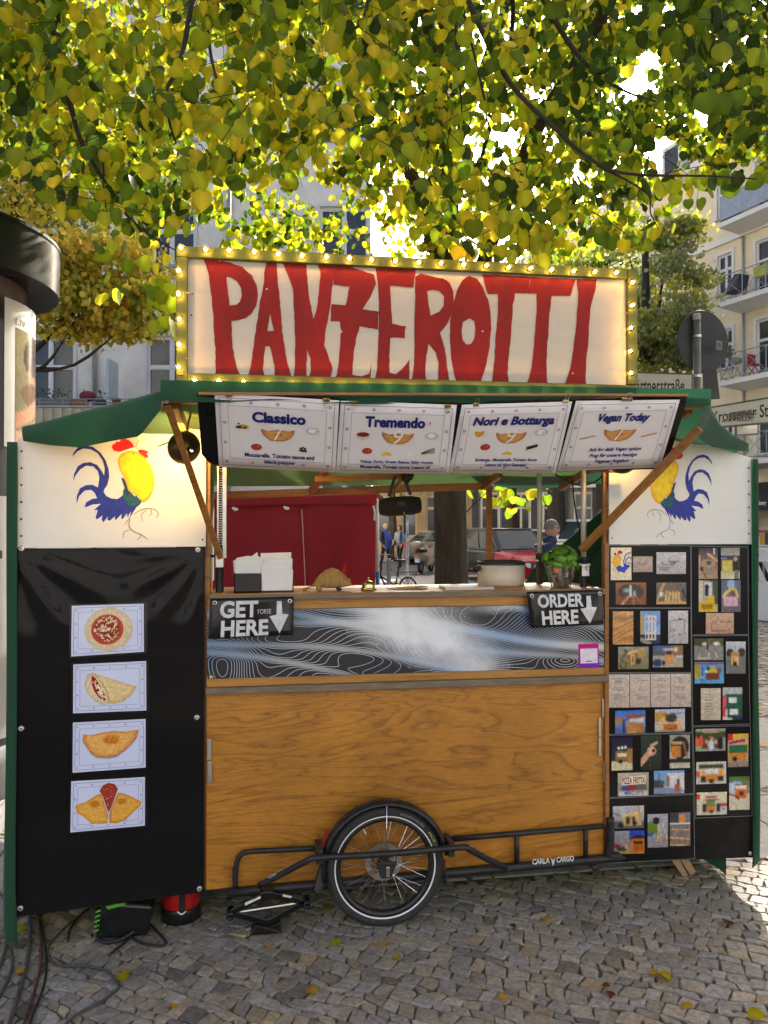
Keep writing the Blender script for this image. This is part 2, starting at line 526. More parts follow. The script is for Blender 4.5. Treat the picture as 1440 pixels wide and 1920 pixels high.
def lay_stones(x0, y0, x1, y1, ang, rowh, lmin, lmax, seed, keep=lambda p: True, joint=0.0018, cols=None):
 """rows of rough setts; gives a list of (centre, outline)"""
 r = random.Random(seed); ca, sa = math.cos(ang), math.sin(ang)
 cx_, cy_ = (x0 + x1) / 2, (y0 + y1) / 2
 half = math.hypot(x1 - x0, y1 - y0) / 2 + rowh
 nrow = int(2 * half / rowh) + 1
 def bound(k, u):                                   # wavering row line, arcing a little
  return -half + k * rowh + 0.22 * rowh * math.sin(u * 7.3 + k * 2.1) + 0.16 * rowh * math.sin(u * 17 + k * 5.7) + 0.02 * u * u
 out = []
 for k in range(nrow):
  u = -half + r.uniform(0, lmax)
  while u < half:
   l = r.uniform(lmin, lmax)
   j = [r.uniform(-.15, .15) * rowh for _ in range(8)]
   sl = r.uniform(-.22, .22) * rowh
   pu0, pu1 = u + joint, u + l - joint
   q = [(pu0 + j[0] * .4 - sl, bound(k, pu0) + joint + j[1] * .25), (pu1 + j[2] * .4 - sl, bound(k, pu1) + joint + j[3] * .25),
     (pu1 + j[4] * .4 + sl, bound(k + 1, pu1) - joint + j[5] * .25), (pu0 + j[6] * .4 + sl, bound(k + 1, pu0) - joint + j[7] * .25)]
   q = [(cx_ + a * ca - b * sa, cy_ + a * sa + b * ca) for a, b in q]
   c = (sum(a for a, b in q) / 4, sum(b for a, b in q) / 4)
   if x0 <= c[0] <= x1 and y0 <= c[1] <= y1 and keep(c): out.append((c, q))
   u += l
 return out
def stone_mesh(mb, c, q, r, h=0.03, col=(0.2, 0.19, 0.18), z=0.0, dome=0.0045):
 ring = []
 n = 4
 for i in range(n):
  p, a, b = V(q[i]), V(q[i - 1]), V(q[(i + 1) % n])
  k = r.uniform(.04, .13)
  ring.append(p + (a - p) * k); ring.append(p + (b - p) * r.uniform(.04, .13))
  m = (p + b) / 2
  ring.append(m + V((r.uniform(-.004, .004), r.uniform(-.004, .004))))
 cc = V(c); n = len(ring)
 tilt = V((r.uniform(-.05, .05), r.uniform(-.05, .05))); dz = r.uniform(-.003, .002)
 def hz(p, base): return z + base + dz + (p - cc).dot(tilt)
 vs = [(p.x, p.y, z - h) for p in ring]
 vs += [(p.x, p.y, hz(p, -dome * 1.1)) for p in ring]
 in1 = [cc + (p - cc) * .90 for p in ring]
 vs += [(p.x, p.y, hz(p, -dome * .12 + r.uniform(-.0012, .0012))) for p in in1]
 vs.append((cc.x, cc.y, hz(cc, r.uniform(-.001, .002))))
 fs = []
 for i in range(n):
  j = (i + 1) % n
  fs += [(i, j, n + j, n + i), (n + i, n + j, 2 * n + j, 2 * n + i), (2 * n + i, 2 * n + j, 3 * n)]
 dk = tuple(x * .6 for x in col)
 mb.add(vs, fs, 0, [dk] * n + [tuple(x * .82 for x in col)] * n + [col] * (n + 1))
def stone_col(r):
 g = r.uniform(.19, .29); w = r.uniform(.06, .26)
 if r.random() < .05: g *= .62
 if r.random() < .07: w += .12
 if r.random() < .10: g *= 1.25
 return (g * (1 + w), g * (1 + w * .25), g * (1 - w * .9))
sr = random.Random(3)
front = lay_stones(-2.6, -1.75, 3.6, .27, R(-32), .060, .052, .092, 5)
def seen_size(c):
 d = V((c[0], c[1], 0)) - CAM
 z = d.dot(FW)
 if z < .5: return 0
 px, py = CX + F_PX * d.dot(RT) / z, CY - F_PX * d.dot(UP) / z
 if not (-20 < px < 1460 and py < 1945): return 0
 if c[1] > -.02 and -1.05 < c[0] < 2.3: return 0
 return 1 / z
front.sort(key=lambda s: -seen_size(s[0]))
for c, q in front[:300]:
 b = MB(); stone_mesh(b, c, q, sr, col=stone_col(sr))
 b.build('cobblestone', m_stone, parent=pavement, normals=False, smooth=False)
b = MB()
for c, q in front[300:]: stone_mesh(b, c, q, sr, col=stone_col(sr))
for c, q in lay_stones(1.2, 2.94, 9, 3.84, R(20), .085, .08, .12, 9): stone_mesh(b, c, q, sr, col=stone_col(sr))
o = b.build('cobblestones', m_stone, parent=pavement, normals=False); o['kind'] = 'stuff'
for iy, (ya, yb) in enumerate(((.29, 1.13), (1.145, 2.02), (2.035, 2.92))):
 x = -4.2 + iy * .37
 while x < 9:
  w = sr.uniform(.75, 1.15)
  b = MB(); b.box(x, ya, -.06, x + w - .012, yb, sr.uniform(-.004, .002))
  b.build('paving_slab', m_slab, parent=pavement, bevel=.006)
  x += w
b = MB()
for c, q in lay_stones(1.5, 4.1, 10.5, 14.9, R(4), .17, .15, .24, 12, joint=.011): stone_mesh(b, c, q, sr, h=.04, col=stone_col(sr), z=-.105, dome=.014)
o = b.build('street_setts', m_stone, parent=street, normals=False); o['kind'] = 'stuff'
m_ply = wood_mat('varnished_plywood', (0.26, 0.095, 0.008), (0.46, 0.195, 0.018), rough=0.42, scale=1.0, stretch=(.75, .75, 4.6), bands=13.0, coat=0.25, fine=0.3)
m_plank = wood_mat('varnished_pine', (0.28, 0.115, 0.017), (0.42, 0.20, 0.038), rough=0.5, scale=1.0, stretch=(.8, 8, 14), bands=5, coat=.15)
m_beam = wood_mat('stained_beam', (0.20, 0.075, 0.014), (0.32, 0.135, 0.028), rough=0.5, stretch=(1.0, 9, 9), bands=5, coat=.1)
m_edge = mat('weathered_board_edge', (0.20, 0.16, 0.11), rough=.8, var=.3, scale=10, stretch=(1, 8, 8), bump=.3, bscale=60)
m_frame = mat('black_coated_steel', (0.018, 0.018, 0.019), rough=.45, var=.4, scale=30, dirt=(.09, .08, .07), dirt_amt=.4)
m_rubber = mat('tyre_rubber', (0.030, 0.030, 0.031), rough=.75, var=.25, scale=40, bump=.3, bscale=200, dirt=(.10, .09, .08), dirt_amt=.35)
m_steel = mat('brushed_steel', (0.55, 0.54, 0.52), rough=.35, metal=1, var=.15, scale=20)
m_chrome = mat('bright_spoke', (0.75, 0.74, 0.72), rough=.22, metal=1, var=0)
m_green = cloth_mat('green_canvas', (0.016, 0.085, 0.042), transl=.3)
m_greenlite = cloth_mat('faded_green_canvas', (0.04, 0.13, 0.08), transl=.35)
m_white = mat('white_panel', (0.74, 0.75, 0.73), rough=.32, var=.04, scale=3, dirt=(.52, .52, .49), dirt_amt=.35)
m_black = mat('black_board', (0.010, 0.010, 0.011), rough=.3, var=.3, scale=12, dirt=(.03, .03, .03), dirt_amt=.4, spec=.12)
m_ink = vmat('paint_and_print', rough=.5, var=.16, vscale=45)
m_screw = mat('zinc_screw', (.6, .6, .58), rough=.4, metal=.8, var=.2, scale=40)
m_dark = mat('dark_hole', (.01, .01, .01), rough=.8, var=0)
m_redplastic = mat('red_reflector', (.35, .015, .015), rough=.25, var=.1)
PX0, PX1, PZ0, PZ1 = -.268, 1.552, .168, 1.015
cart = thing('food_cart', 'wooden food cart on bicycle wheels with green canvas roof and open side doors', 'food cart', (.64, .3, 0))
b = MB(); b.slab([V((PX0, 0, PZ0)), V((PX1, 0, PZ0 + .034)), V((PX1, 0, PZ1)), V((PX0, 0, PZ1))], V((0, .018, 0))); front_panel = b.build('front_panel', m_ply, cart, bevel=.002)
b = MB(); b.box(PX0 + .004, .019, PZ0 + .036, PX1 - .004, .36, 1.40); b.build('body_box', m_plank, cart)
b = MB(); b.box(PX0 - .002, -.034, 1.016, PX1 + .012, .0, 1.046); b.build('ledge', m_edge, cart, bevel=.003)
b = MB(); b.box(PX0 + .002, -.020, 1.047, PX1 - .002, .018, 1.082); b.build('lower_trim', m_plank, cart, bevel=.003)
b = MB(); b.box(PX0 + .004, -.010, 1.378, PX1 - .004, .018, 1.423); b.build('upper_trim', m_plank, cart, bevel=.002)
b = MB(); b.box(PX0 + .014, -.036, 1.4235, PX1 + .0, .34, 1.449, 0); b.build('counter_board', m_plank, cart, bevel=.003)
b = MB(); b.box(PX0 + .015, -.0395, 1.4255, PX1 - .001, -.0365, 1.4470, 0); b.build('counter_edge', m_edge, cart)
def wave_band():
 nu, nv = 220, 60
 c = cardpx([(389, 1137), (1128, 1131), (1122, 1256), (387, 1277)], lambda x, y: onY(x, y, -.0115))
 zt, zb_ = 1.377, 1.083
 x0, x1 = PX0 + .003, PX1 - .003
 me_v, me_f, ph, wd, cl, ti = [], [], [], [], [], []
 rr = random.Random(21)
 w = [(rr.uniform(.8, 5.0), rr.uniform(-2.2, 2.2), rr.uniform(0, 6.3)) for _ in range(9)]
 def phase(u, v):
  X = u * 6.2
  a = 0
  for i, (fx, fy, p) in enumerate(w): a += math.sin(X * fx * .55 + v * fy * 1.7 + p + .9 * math.sin(X * .7 + i)) / (1 + .8 * fx)
  swirl = 2.2 * math.exp(-((X - 5.6) ** 2 / .18 + (v - .75) ** 2 / .10)) + 2.0 * math.exp(-((X - .25) ** 2 / .12 + (v - .9) ** 2 / .25))
  rg = sum(2.3 * math.tanh((v - (c0 + sl * (X - x0) + .07 * math.sin(1.3 * X + 5 * c0))) / .05) for c0, sl, x0 in ((.42, .13, 0.0), (.75, .16, .6), (.12, .10, 1.0), (.25, .15, 3.4), (.60, .17, 4.0), (.05, .20, 4.9)))
  return 10 * v + 1.7 * rg + 3.2 * a + 5.5 * swirl + 5.0 * math.sin(X * .8 + 1.2 + 1.5 * v) + 2.4 * math.sin(X * 2.3 + 4 * v)
 for j in range(nv + 1):
  for i in range(nu + 1):
   u, v = i / nu, j / nv
   me_v.append((x0 + (x1 - x0) * u, -.0115, zt + (zb_ - zt) * v))
   p = phase(u, v); e = 1e-3
   gx = (phase(u + e, v) - p) / e / 1.814; gy = (phase(u, v + e) - p) / e / .294
   g = math.hypot(gx, gy)
   ph.append(p); wd.append(g)
   d1 = math.hypot((u - .46) * 1.814 / .20, (v - .12) * .294 / .12); d2 = math.hypot((u - .57) * 1.814 / .22, (v - .55) * .294 / .10)
   d3 = math.hypot((u - .66) * 1.814 / .14, (v - .92) * .294 / .06); d4 = math.hypot((u - .72) * 1.814 / .15, (v - .02) * .294 / .03)
   cl.append(math.exp(-d1 ** 2) + .95 * math.exp(-d2 ** 2) + .7 * math.exp(-d3 ** 2) + .5 * math.exp(-d4 ** 2))
   ti.append(.5 + .5 * math.sin(u * 9 + v * 3.1))
 for j in range(nv):
  for i in range(nu):
   a = j * (nu + 1) + i; me_f.append((a, a + 1, a + nu + 2, a + nu + 1))
 me = bpy.data.meshes.new('wave_print')
 o0 = root_loc(cart)
 me.from_pydata([(x - o0.x, y - o0.y, z - o0.z) for x, y, z in me_v], [], me_f)
 for nm, dat in (('phase', ph), ('grad', wd), ('spray', cl), ('tint', ti)):
  at = me.attributes.new(nm, 'FLOAT', 'POINT'); at.data.foreach_set('value', dat)
 m, t, bs = new_mat('wave_line_print'); N, L = t.nodes, t.links
 def att(n): a = N.new('ShaderNodeAttribute'); a.attribute_name = n; return a.outputs['Fac']
 def mth(op, a, b_=None, c_=None):
  n = N.new('ShaderNodeMath'); n.operation = op
  for k, x in enumerate((a, b_, c_)):
   if x is None: continue
   if isinstance(x, (int, float)): n.inputs[k].default_value = x
   else: L.new(x, n.inputs[k])
  return n.outputs[0]
 fr = mth('PINGPONG', att('phase'), .5)                       # 0 on a line, .5 between
 dist = mth('DIVIDE', fr, mth('MAXIMUM', att('grad'), 6.0))   # metres from the line
 ln = N.new('ShaderNodeMapRange'); ln.inputs['From Min'].default_value = .0017; ln.inputs['From Max'].default_value = .0004
 L.new(dist, ln.inputs['Value'])
 tc = N.new('ShaderNodeTexCoord')
 nz = N.new('ShaderNodeTexNoise'); nz.inputs['Scale'].default_value = 9; nz.inputs['Detail'].default_value = 8; nz.inputs['Roughness'].default_value = .65
 L.new(tc.outputs['Object'], nz.inputs['Vector'])
 sp = N.new('ShaderNodeMapRange'); sp.inputs['From Min'].default_value = .16; sp.inputs['From Max'].default_value = 1.02; sp.inputs['To Max'].default_value = .97
 L.new(mth('MULTIPLY', att('spray'), mth('ADD', nz.outputs['Fac'], .42)), sp.inputs['Value'])
 vo = N.new('ShaderNodeTexVoronoi'); vo.inputs['Scale'].default_value = 55
 L.new(tc.outputs['Object'], vo.inputs['Vector'])
 dots = mth('MULTIPLY', mth('LESS_THAN', vo.outputs['Distance'], mth('MULTIPLY', nz.outputs['Fac'], .22)), mth('GREATER_THAN', mth('MULTIPLY', att('spray'), nz.outputs['Fac']), .10))
 lc = N.new('ShaderNodeMix'); lc.data_type = 'RGBA'; lc.inputs['A'].default_value = (.62, .66, .66, 1); lc.inputs['B'].default_value = (.28, .42, .66, 1)
 L.new(att('tint'), lc.inputs['Factor'])
 m1 = N.new('ShaderNodeMix'); m1.data_type = 'RGBA'; m1.inputs['A'].default_value = (.012, .013, .022, 1)
 L.new(ln.outputs[0], m1.inputs['Factor']); L.new(lc.outputs['Result'], m1.inputs['B'])
 m2 = N.new('ShaderNodeMix'); m2.data_type = 'RGBA'; m2.inputs['B'].default_value = (.80, .85, .90, 1)
 L.new(mth('MAXIMUM', sp.outputs[0], dots), m2.inputs['Factor']); L.new(m1.outputs['Result'], m2.inputs['A'])
 L.new(m2.outputs['Result'], bs.inputs['Base Color'])
 bs.inputs['Roughness'].default_value = .3
 me.materials.append(m)
 o = bpy.data.objects.new('wave_print', me); COL.objects.link(o); o.parent = cart
 sd = o.modifiers.new('solid', 'SOLIDIFY'); sd.thickness = .003; sd.offset = -1
 return o
wave_band()
b = MB(); p = onY(396, 1270, -.0125); b.lathe([(0, .004), (.008, .003), (.010, 0)], p, (0, -1, 0), 12); b.build('rivet', mat('brass', (.55, .40, .16), rough=.35, metal=1, var=.1), cart)
for (xa, ya, yb) in ((393, 1386, 1424), (394, 1428, 1467)):
 p0, p1 = onY(xa, ya, -.004), onY(xa, yb, -.004)
 b = MB(); b.box(p0.x - .010, -.010, p1.z, p0.x + .008, -.001, p0.z); b.build('hinge', m_steel, cart, bevel=.002)
for (xa, ya, yb) in ((1131, 1310, 1345), (1124, 1346, 1382), (1124, 1384, 1417), (1133, 1428, 1466)):
 p0, p1 = onY(xa, ya, -.004), onY(xa, yb, -.004)
 b = MB(); b.box(p0.x - .007, -.010, p1.z, p0.x + .007, -.001, p0.z); b.build('hinge', m_steel, cart, bevel=.002)
def fpath(pts, y): return [onY(x, yy, y) for x, yy in pts]
def tube_part(name, pts, r, m=m_frame, parent=None, n=10, per=0):
 b = MB(); b.tube(smooth_path(pts, per) if per else pts, r, n); return b.build(name, m, parent or cart, smooth=True)
zb = PZ0 - .014
tube_part('frame_tube', [(PX0 + .09, -.022, zb + .006), (PX1 - .06, -.022, zb + .040), (PX1 + .005, -.022, zb + .058), (PX1 + .02, -.022, zb + .12), (PX1 + .02, -.022, zb + .23)], .020, per=5)
tube_part('frame_tube', [(PX0 + .09, .62, zb), (PX1 + .02, .62, zb)], .021)
for x in (PX0 + .12, .3, .9, PX1 - .05): tube_part('cross_tube', [(x, -.02, zb - .002), (x, .62, zb - .002)], .016)
q = fpath([(441, 1664), (443, 1625), (449, 1606), (466, 1597), (520, 1594), (598, 1590)], -.030)
tube_part('side_rail', q, .0115, per=5)
b = MB(); p = onY(441, 1640, -.030); b.box(p.x - .012, p.y - .008, p.z - .05, p.x - .004, p.y + .008, p.z + .03); b.build('rail_bracket', m_frame, cart)
tube_part('side_rail', fpath([(838, 1574), (1130, 1549)], -.030), .0125)
for xa, y0_, y1_ in ((969, 1562, 1617), (1098, 1552, 1606)):
 tube_part('rail_post', fpath([(xa, y0_), (xa, y1_)], -.030), .0115)
q = fpath([(486, 1660), (530, 1638), (578, 1613), (600, 1608), (726, 1601), (862, 1589), (880, 1593), (914, 1612), (948, 1628)], -.155)
q[0].y = q[-1].y = -.04; q[1].y = q[-2].y = -.10
for i, (xa, ya) in enumerate(((486, 1660), (530, 1638))): q[i] = onY(xa, ya, (-.045, -.10)[i])
q[-1] = onY(948, 1626, -.045); q[-2] = onY(914, 1611, -.10)
tube_part('outrigger', q, .0135, per=4)
b = MB(); p = onY(600, 1598, -.10); b.box(p.x - .02, -.15, p.z - .03, p.x + .012, -.03, p.z + .03); b.build('fender_bracket', m_frame, cart, bevel=.004)
b = MB(); p = onY(842, 1586, -.10); b.box(p.x - .012, -.15, p.z - .03, p.x + .014, -.03, p.z + .03); b.build('fender_bracket', m_frame, cart, bevel=.004)
c = Card(*[onY(x, y, -.0465) for x, y in ((998, 1611), (1076, 1604), (1076, 1615), (998, 1622))])
b = MB(); c.text(b, 'CARLA', 0, 0, .42, .95, 0, 0, (.75, .75, .73), bold=.03); c.text(b, 'CARGO', .58, 0, 1, .95, 0, 0, (.75, .75, .73), bold=.03)
c.poly(b, [(.44, .05), (.50, .45), (.56, .05), (.53, .9), (.50, 1.5), (.47, .9)], 0, 0, (.55, .56, .6))
b.build('tube_lettering', m_ink, cart)
c = Card(*[onY(x, y, -.0925) for x, y in ((503, 1642), (553, 1618), (553, 1624), (503, 1648))])
b = MB(); c.text(b, 'CARLA CARGO', 0, 0, 1, 1, 0, 0, (.45, .45, .45), bold=.02); b.build('tube_lettering', m_ink, cart)
WY = -.088
WC = onY(721.5, 1616, WY); WC.z = .262
def make_wheel(c, name='wheel'):
 AX = V((0, -1, 0))
 b = MB()
 tr, tw = .2365, .0255
 prof = [(tr + tw * 1.0 * math.cos(t), tw * math.sin(t)) for t in [2 * math.pi * i / 12 for i in range(12)]]
 b.lathe(prof, c, AX, 56, closed=True)
 w = b.build(name, m_rubber, cart, smooth=True)
 b = MB(); prof = [(.2130, -.013), (.2140, .0175), (.2065, .0185), (.1955, .0125), (.1935, 0), (.1955, -.0125), (.2065, -.0185)]
 b.lathe(prof, c, AX, 56, closed=True); b.build('rim', mat('black_rim', (.02, .02, .021), rough=.25, var=.1), w, smooth=True)
 b = MB(); b.lathe([(.2165, .0192), (.2172, .0212), (.2215, .0232), (.2225, .0222)], c, AX, 64); b.build('reflex_stripe', mat('reflective_white', (.85, .86, .88), rough=.25, var=.05), w, smooth=True)
 b = MB(); b.lathe([(0, .040), (.013, .040), (.014, .030), (.032, .026), (.032, .020), (.018, .017), (.018, -.022), (.030, -.026), (.030, -.032), (0, -.034)], c, AX, 20); b.build('hub', m_frame, w, smooth=True)
 b = MB(); b.lathe([(.082, -.036), (.082, -.034), (.060, -.034), (.060, -.036)], c, AX, 36, closed=True)
 for k in range(6):
  a = k * math.pi / 3; b.bar(c + V((math.cos(a) * .062, .035, math.sin(a) * .062)), c + V((math.cos(a + .5) * .028, .035, math.sin(a + .5) * .028)), .009, .002, up=(0, 1, 0))
 b.build('brake_disc', m_steel, w)
 for k in range(32):
  a = 2 * math.pi * k / 32 + .05; side = 1 if k % 2 else -1
  a2 = a + (.62 if (k // 2) % 2 else -.62)
  p0 = c + V((math.cos(a2) * .028, -.024 * side if side > 0 else .028, math.sin(a2) * .028)); p1 = c + V((math.cos(a) * .1965, -.003 * side, math.sin(a) * .1965))
  b = MB(); b.tube([p0, p1, p1 + (p0 - p1).normalized() * .012], [.00115, .00115, .0017], 5); b.build('spoke', m_chrome, w)
 b = MB(); p = c + V((-.096, 0, .165)); b.tube([p, p + V((.012, -.002, -.024))], [.0035, .003], 6); b.build('valve', m_steel, w)
 c2 = c + V((0, -.0275, 0))
 b = MB()                                             # tyre lettering, bent along the sidewall
 for txt, a0, da, col in (('SCHWALBE', 1.30, -.52, (.22, .22, .22)), ('PICK-UP', .64, -.40, (.45, .48, .10))):
  vs, fs = text_shape(txt, .01); lo, hi = vs.min(0), vs.max(0)
  P = []
  for x, y in vs:
   a = a0 + da * (x - lo[0]) / (hi[0] - lo[0]); rr_ = .2335 + .010 * (y - lo[1]) / (hi[1] - lo[1])
   P.append(c2 + V((math.cos(a) * rr_, -.0003, math.sin(a) * rr_)))
  b.add(P, fs, 0, col)
 b.build('tyre_lettering', m_ink, w)
 return w
wheel = make_wheel(WC)
wheel['label'] = 'spoked bicycle wheel with black tyre and white reflex stripe'
w2 = copy_tree(wheel, cart); w2.location = V((0, .80, 0))
b = MB(); p = WC + V((-.002, -.062, -.004)); b.slab([p + V((-.048, 0, .045)), p + V((.048, 0, .045)), p + V((.022, 0, -.026)), p + V((-.022, 0, -.026))], V((0, .012, 0))); b.build('axle_plate', m_frame, cart, bevel=.004)
b = MB(); p = WC + V((.004, -.0635, .0)); b.box(p.x - .008, p.y - .004, p.z - .022, p.x + .008, p.y, p.z + .022); b.build('axle_clamp', m_steel, cart, bevel=.003)
fc = WC + V((0, 0, .004))
b = MB()
rings = []
for i in range(29):
 a = R(8) + (R(190) - R(8)) * i / 28
 e = V((math.cos(a), 0, math.sin(a)))
 ring = []
 for (dr, dy) in ((.262, -.040), (.276, -.036), (.283, -.018), (.285, 0), (.283, .018), (.276, .036), (.262, .040), (.268, .036), (.278, .017), (.280, 0), (.278, -.017), (.270, -.033)):
  ring.append(fc + e * dr + V((0, dy, 0)))
 rings.append(ring)
b.loft(rings); b.build('fender', mat('fender_black', (.016, .016, .017), rough=.28, var=.2, scale=20), cart, smooth=True)
b = MB(); q = [onY(600, 1628, -.115), onY(612, 1632, -.115), onY(604, 1668, -.115), onY(592, 1675, -.115), onY(589, 1668, -.115)]
b.slab(q, V((0, .05, 0))); b.build('mud_flap', mat('mud_flap_rubber', (.05, .05, .05), rough=.7), cart, bevel=.004)
tube_part('fender_stay', [fc + V((.255, -.045, .02)), fc + V((.258, -.045, -.075))], .006)
tube_part('fender_stay', [fc + V((.001, -.046, .272)), fc + V((.001, -.050, .05))], .0022, m=m_chrome)
b = MB(); q = [onY(603, 1588, -.10), onY(612, 1556, -.10), onY(616, 1558, -.10), onY(607, 1590, -.10)]; b.slab(q, V((0, .02, 0))); b.build('reflector', m_redplastic, cart)
def perforated(px_, y0_, y1_, Y):
 pt, pb_ = onY(px_, y0_, Y), onY(px_, y1_, Y)
 b = MB(); b.box(pb_.x - .018, Y - .016, pb_.z, pb_.x - .011, Y + .016, pt.z); b.box(pb_.x + .006, Y - .016, pb_.z, pb_.x + .022, Y + .016, pt.z)
 b.box(pb_.x - .011, Y + .008, pb_.z, pb_.x + .006, Y + .014, pt.z)
 o = b.build('steel_post', m_steel, cart)
 b = MB(); z = pb_.z + .01
 while z < pt.z - .01:
  b.box(pb_.x - .0105, Y - .001, z, pb_.x + .0055, Y + .0075, z + .006); z += .0105
 k = b.build('post_slots', m_dark, o); k['kind'] = 'stuff'
 return pb_
perforated(415, 868, 1046, .06)
p = onY(413, 1060, .06)
b = MB(); b.lathe([(.018, 0), (.018, .16), (.022, .165), (.022, .20), (.012, .205)], V((p.x - .003, .06, 1.45)), (0, 0, 1), 14); b.build('post_sleeve', m_frame, cart, smooth=True)
b = MB(); b.box(p.x - .02, .03, p.z - .01, p.x + .016, .075, p.z + .05); b.build('post_clamp', m_steel, cart, bevel=.004)
b = MB(); b.tube([onY(388, 1041, .05), onY(408, 1044, .05)], .006, 8); b.build('clamp_lever', m_frame, cart)
for (px_, Y, ysl) in ((1012, .30, 1038), (1094.5, .09, 1045)):
 pb_ = onY(px_, 1090, Y); zt_ = onY(px_, 872, Y).z; zs = onY(px_, ysl, Y).z
 b = MB(); b.tube([(pb_.x, Y, zs), (pb_.x, Y, zt_ + .05)], .0125, 14); b.build('steel_post', mat('satin_steel', (.62, .60, .56), rough=.5, metal=.35, var=.1), cart, smooth=True)
 b = MB(); b.lathe([(.0185, 1.45 - zs), (.0185, -.02), (.021, -.018), (.021, .0), (.0125, .002)], (pb_.x, Y, zs), (0, 0, 1), 14); b.build('post_sleeve', m_frame, cart, smooth=True)
 b = MB(); b.tube([(pb_.x - .028, Y - .01, zs - .035), (pb_.x + .028, Y - .01, zs - .035)], .006, 8); b.build('clamp_bolt', m_screw, cart)
pc = onY(1098, 1068, .068)
c = Card(*[pc + V(d) for d in ((-.018, 0, .026), (.018, 0, .026), (.018, 0, -.030), (-.018, 0, -.030))])
b = MB(); c.slab(b, .001, 0, (.78, .76, .80)); c.oval(b, .45, .35, .16, .16, .001, 0, (.75, .6, .05)); c.oval(b, .66, .36, .16, .2, .0015, 0, (.05, .08, .35)); c.oval(b, .66, .36, .08, .11, .002, 0, (.78, .76, .80))
b.build('post_sticker', m_ink, cart)
def strut(a, b_, w=.016, h=.036):
 mb = MB(); mb.bar(a, b_, w, h, up=(1, 0, .35)); return mb.build('strut', m_beam, cart, bevel=.002)
strut(onY(313, 757, -.42), onY(413, 1044, .0), .034, .026)
strut(onY(1312, 803, -.42), onY(1090, 1031, .05), .030, .028)
b = MB(); p = onY(313, 752, -.42); b.ball(p + V((0, -.02, -.005)), (.012, .01, .008), 8, 5); b.build('strut_bolt', m_screw, cart)
RA, RB, RC, RD = V((-.402, -.455, 2.262)), V((1.815, -.455, 2.285)), V((1.75, .95, 1.985)), V((-.40, .95, 1.955))
def roof_pt(u, v, dz=0.0):
 p = (RA * (1 - u) + RB * u) * (1 - v) + (RD * (1 - u) + RC * u) * v
 return p + V((0, 0, -.020 * math.sin(u * math.pi * 4) ** 2 * math.sin(v * math.pi) + dz))
b = MB(); b.grid(lambda u, v: roof_pt(u, v), 40, 16); b.build('roof_canvas', cloth_mat('sun_tinted_roof_canvas', (.055, .095, .030), transl=.45), cart, smooth=True)  # glow of sun through the cloth is mixed into this warmer green
b = MB(); b.grid(lambda u, v: (RA * (1 - u) + RB * u) + V((0, -.012 - .004 * math.sin(u * 40), .03 - v * (.075 + .006 * math.sin(u * 23)))), 60, 3); b.build('roof_valance', m_green, cart, smooth=True)
def beam(a, b_, w=.028, h=.04): mb = MB(); mb.bar(a, b_, w, h); return mb.build('roof_beam', m_beam, cart, bevel=.002)
beam(RA + V((.02, .03, -.03)), RB + V((-.02, .03, -.03)))
pL, pR = onY(388, 930, .93), onY(915, 911, .93)
beam(pL, pR, .03, .042)
beam(roof_pt(.02, .05, -.03), roof_pt(.02, .98, -.03)); beam(roof_pt(.98, .05, -.03), roof_pt(.98, .98, -.03))
beam(roof_pt(.36, .05, -.03), onY(583, 922, .915)); beam(onY(590, 898, .5), onY(768, 893, .5), .02, .03)
beam(onY(908, 912, .92), onY(938, 888, .65)); beam(onY(742, 915, .92), onY(762, 890, .6), .02, .03)
b = MB(); p0, p1 = onY(917, 905, .95), onY(917, 1110, .95); b.box(p0.x - .016, .935, .1, p0.x + .016, .965, p0.z); b.build('rear_post', m_beam, cart, bevel=.002)
b = MB(); p0 = onY(394, 930, .93); b.box(p0.x - .02, .915, .1, p0.x + .012, .95, p0.z); b.build('rear_post', m_beam, cart, bevel=.002)
q = smooth_path([onY(905, 902, 1.0), onY(940, 913, 1.0), onY(1020, 916, 1.0), onY(1100, 906, 1.0), onY(1142, 895, 1.0)], 5)
b = MB(); n = len(q)
b.grid(lambda u, v: q[min(n - 1, round(u * (n - 1)))] * (1 - v) + roof_pt(.70 + .28 * u, .86) * v, n - 1, 4); b.build('roof_hem', m_green, cart, smooth=True)
class Door:
 def __init__(s, hx, hy, ox, oy):
  s.h = V((hx, hy, 0)); s.e = V((ox - hx, oy - hy, 0)); s.len = s.e.length; s.e.normalize()
  n = s.e.cross(V((0, 0, 1))); s.n = n if n.y < 0 else -n
 def p(s, d, z, off=0.0): return s.h + s.e * d + V((0, 0, z)) + s.n * off
 def px(s, x, y, off=0.0): return onP(x, y, s.h + s.n * off, s.n)
DL = Door(-.272, -.006, -1.012, -.112)
DR = Door(1.580, -.006, 2.278, -.052)
ZB = 1.655
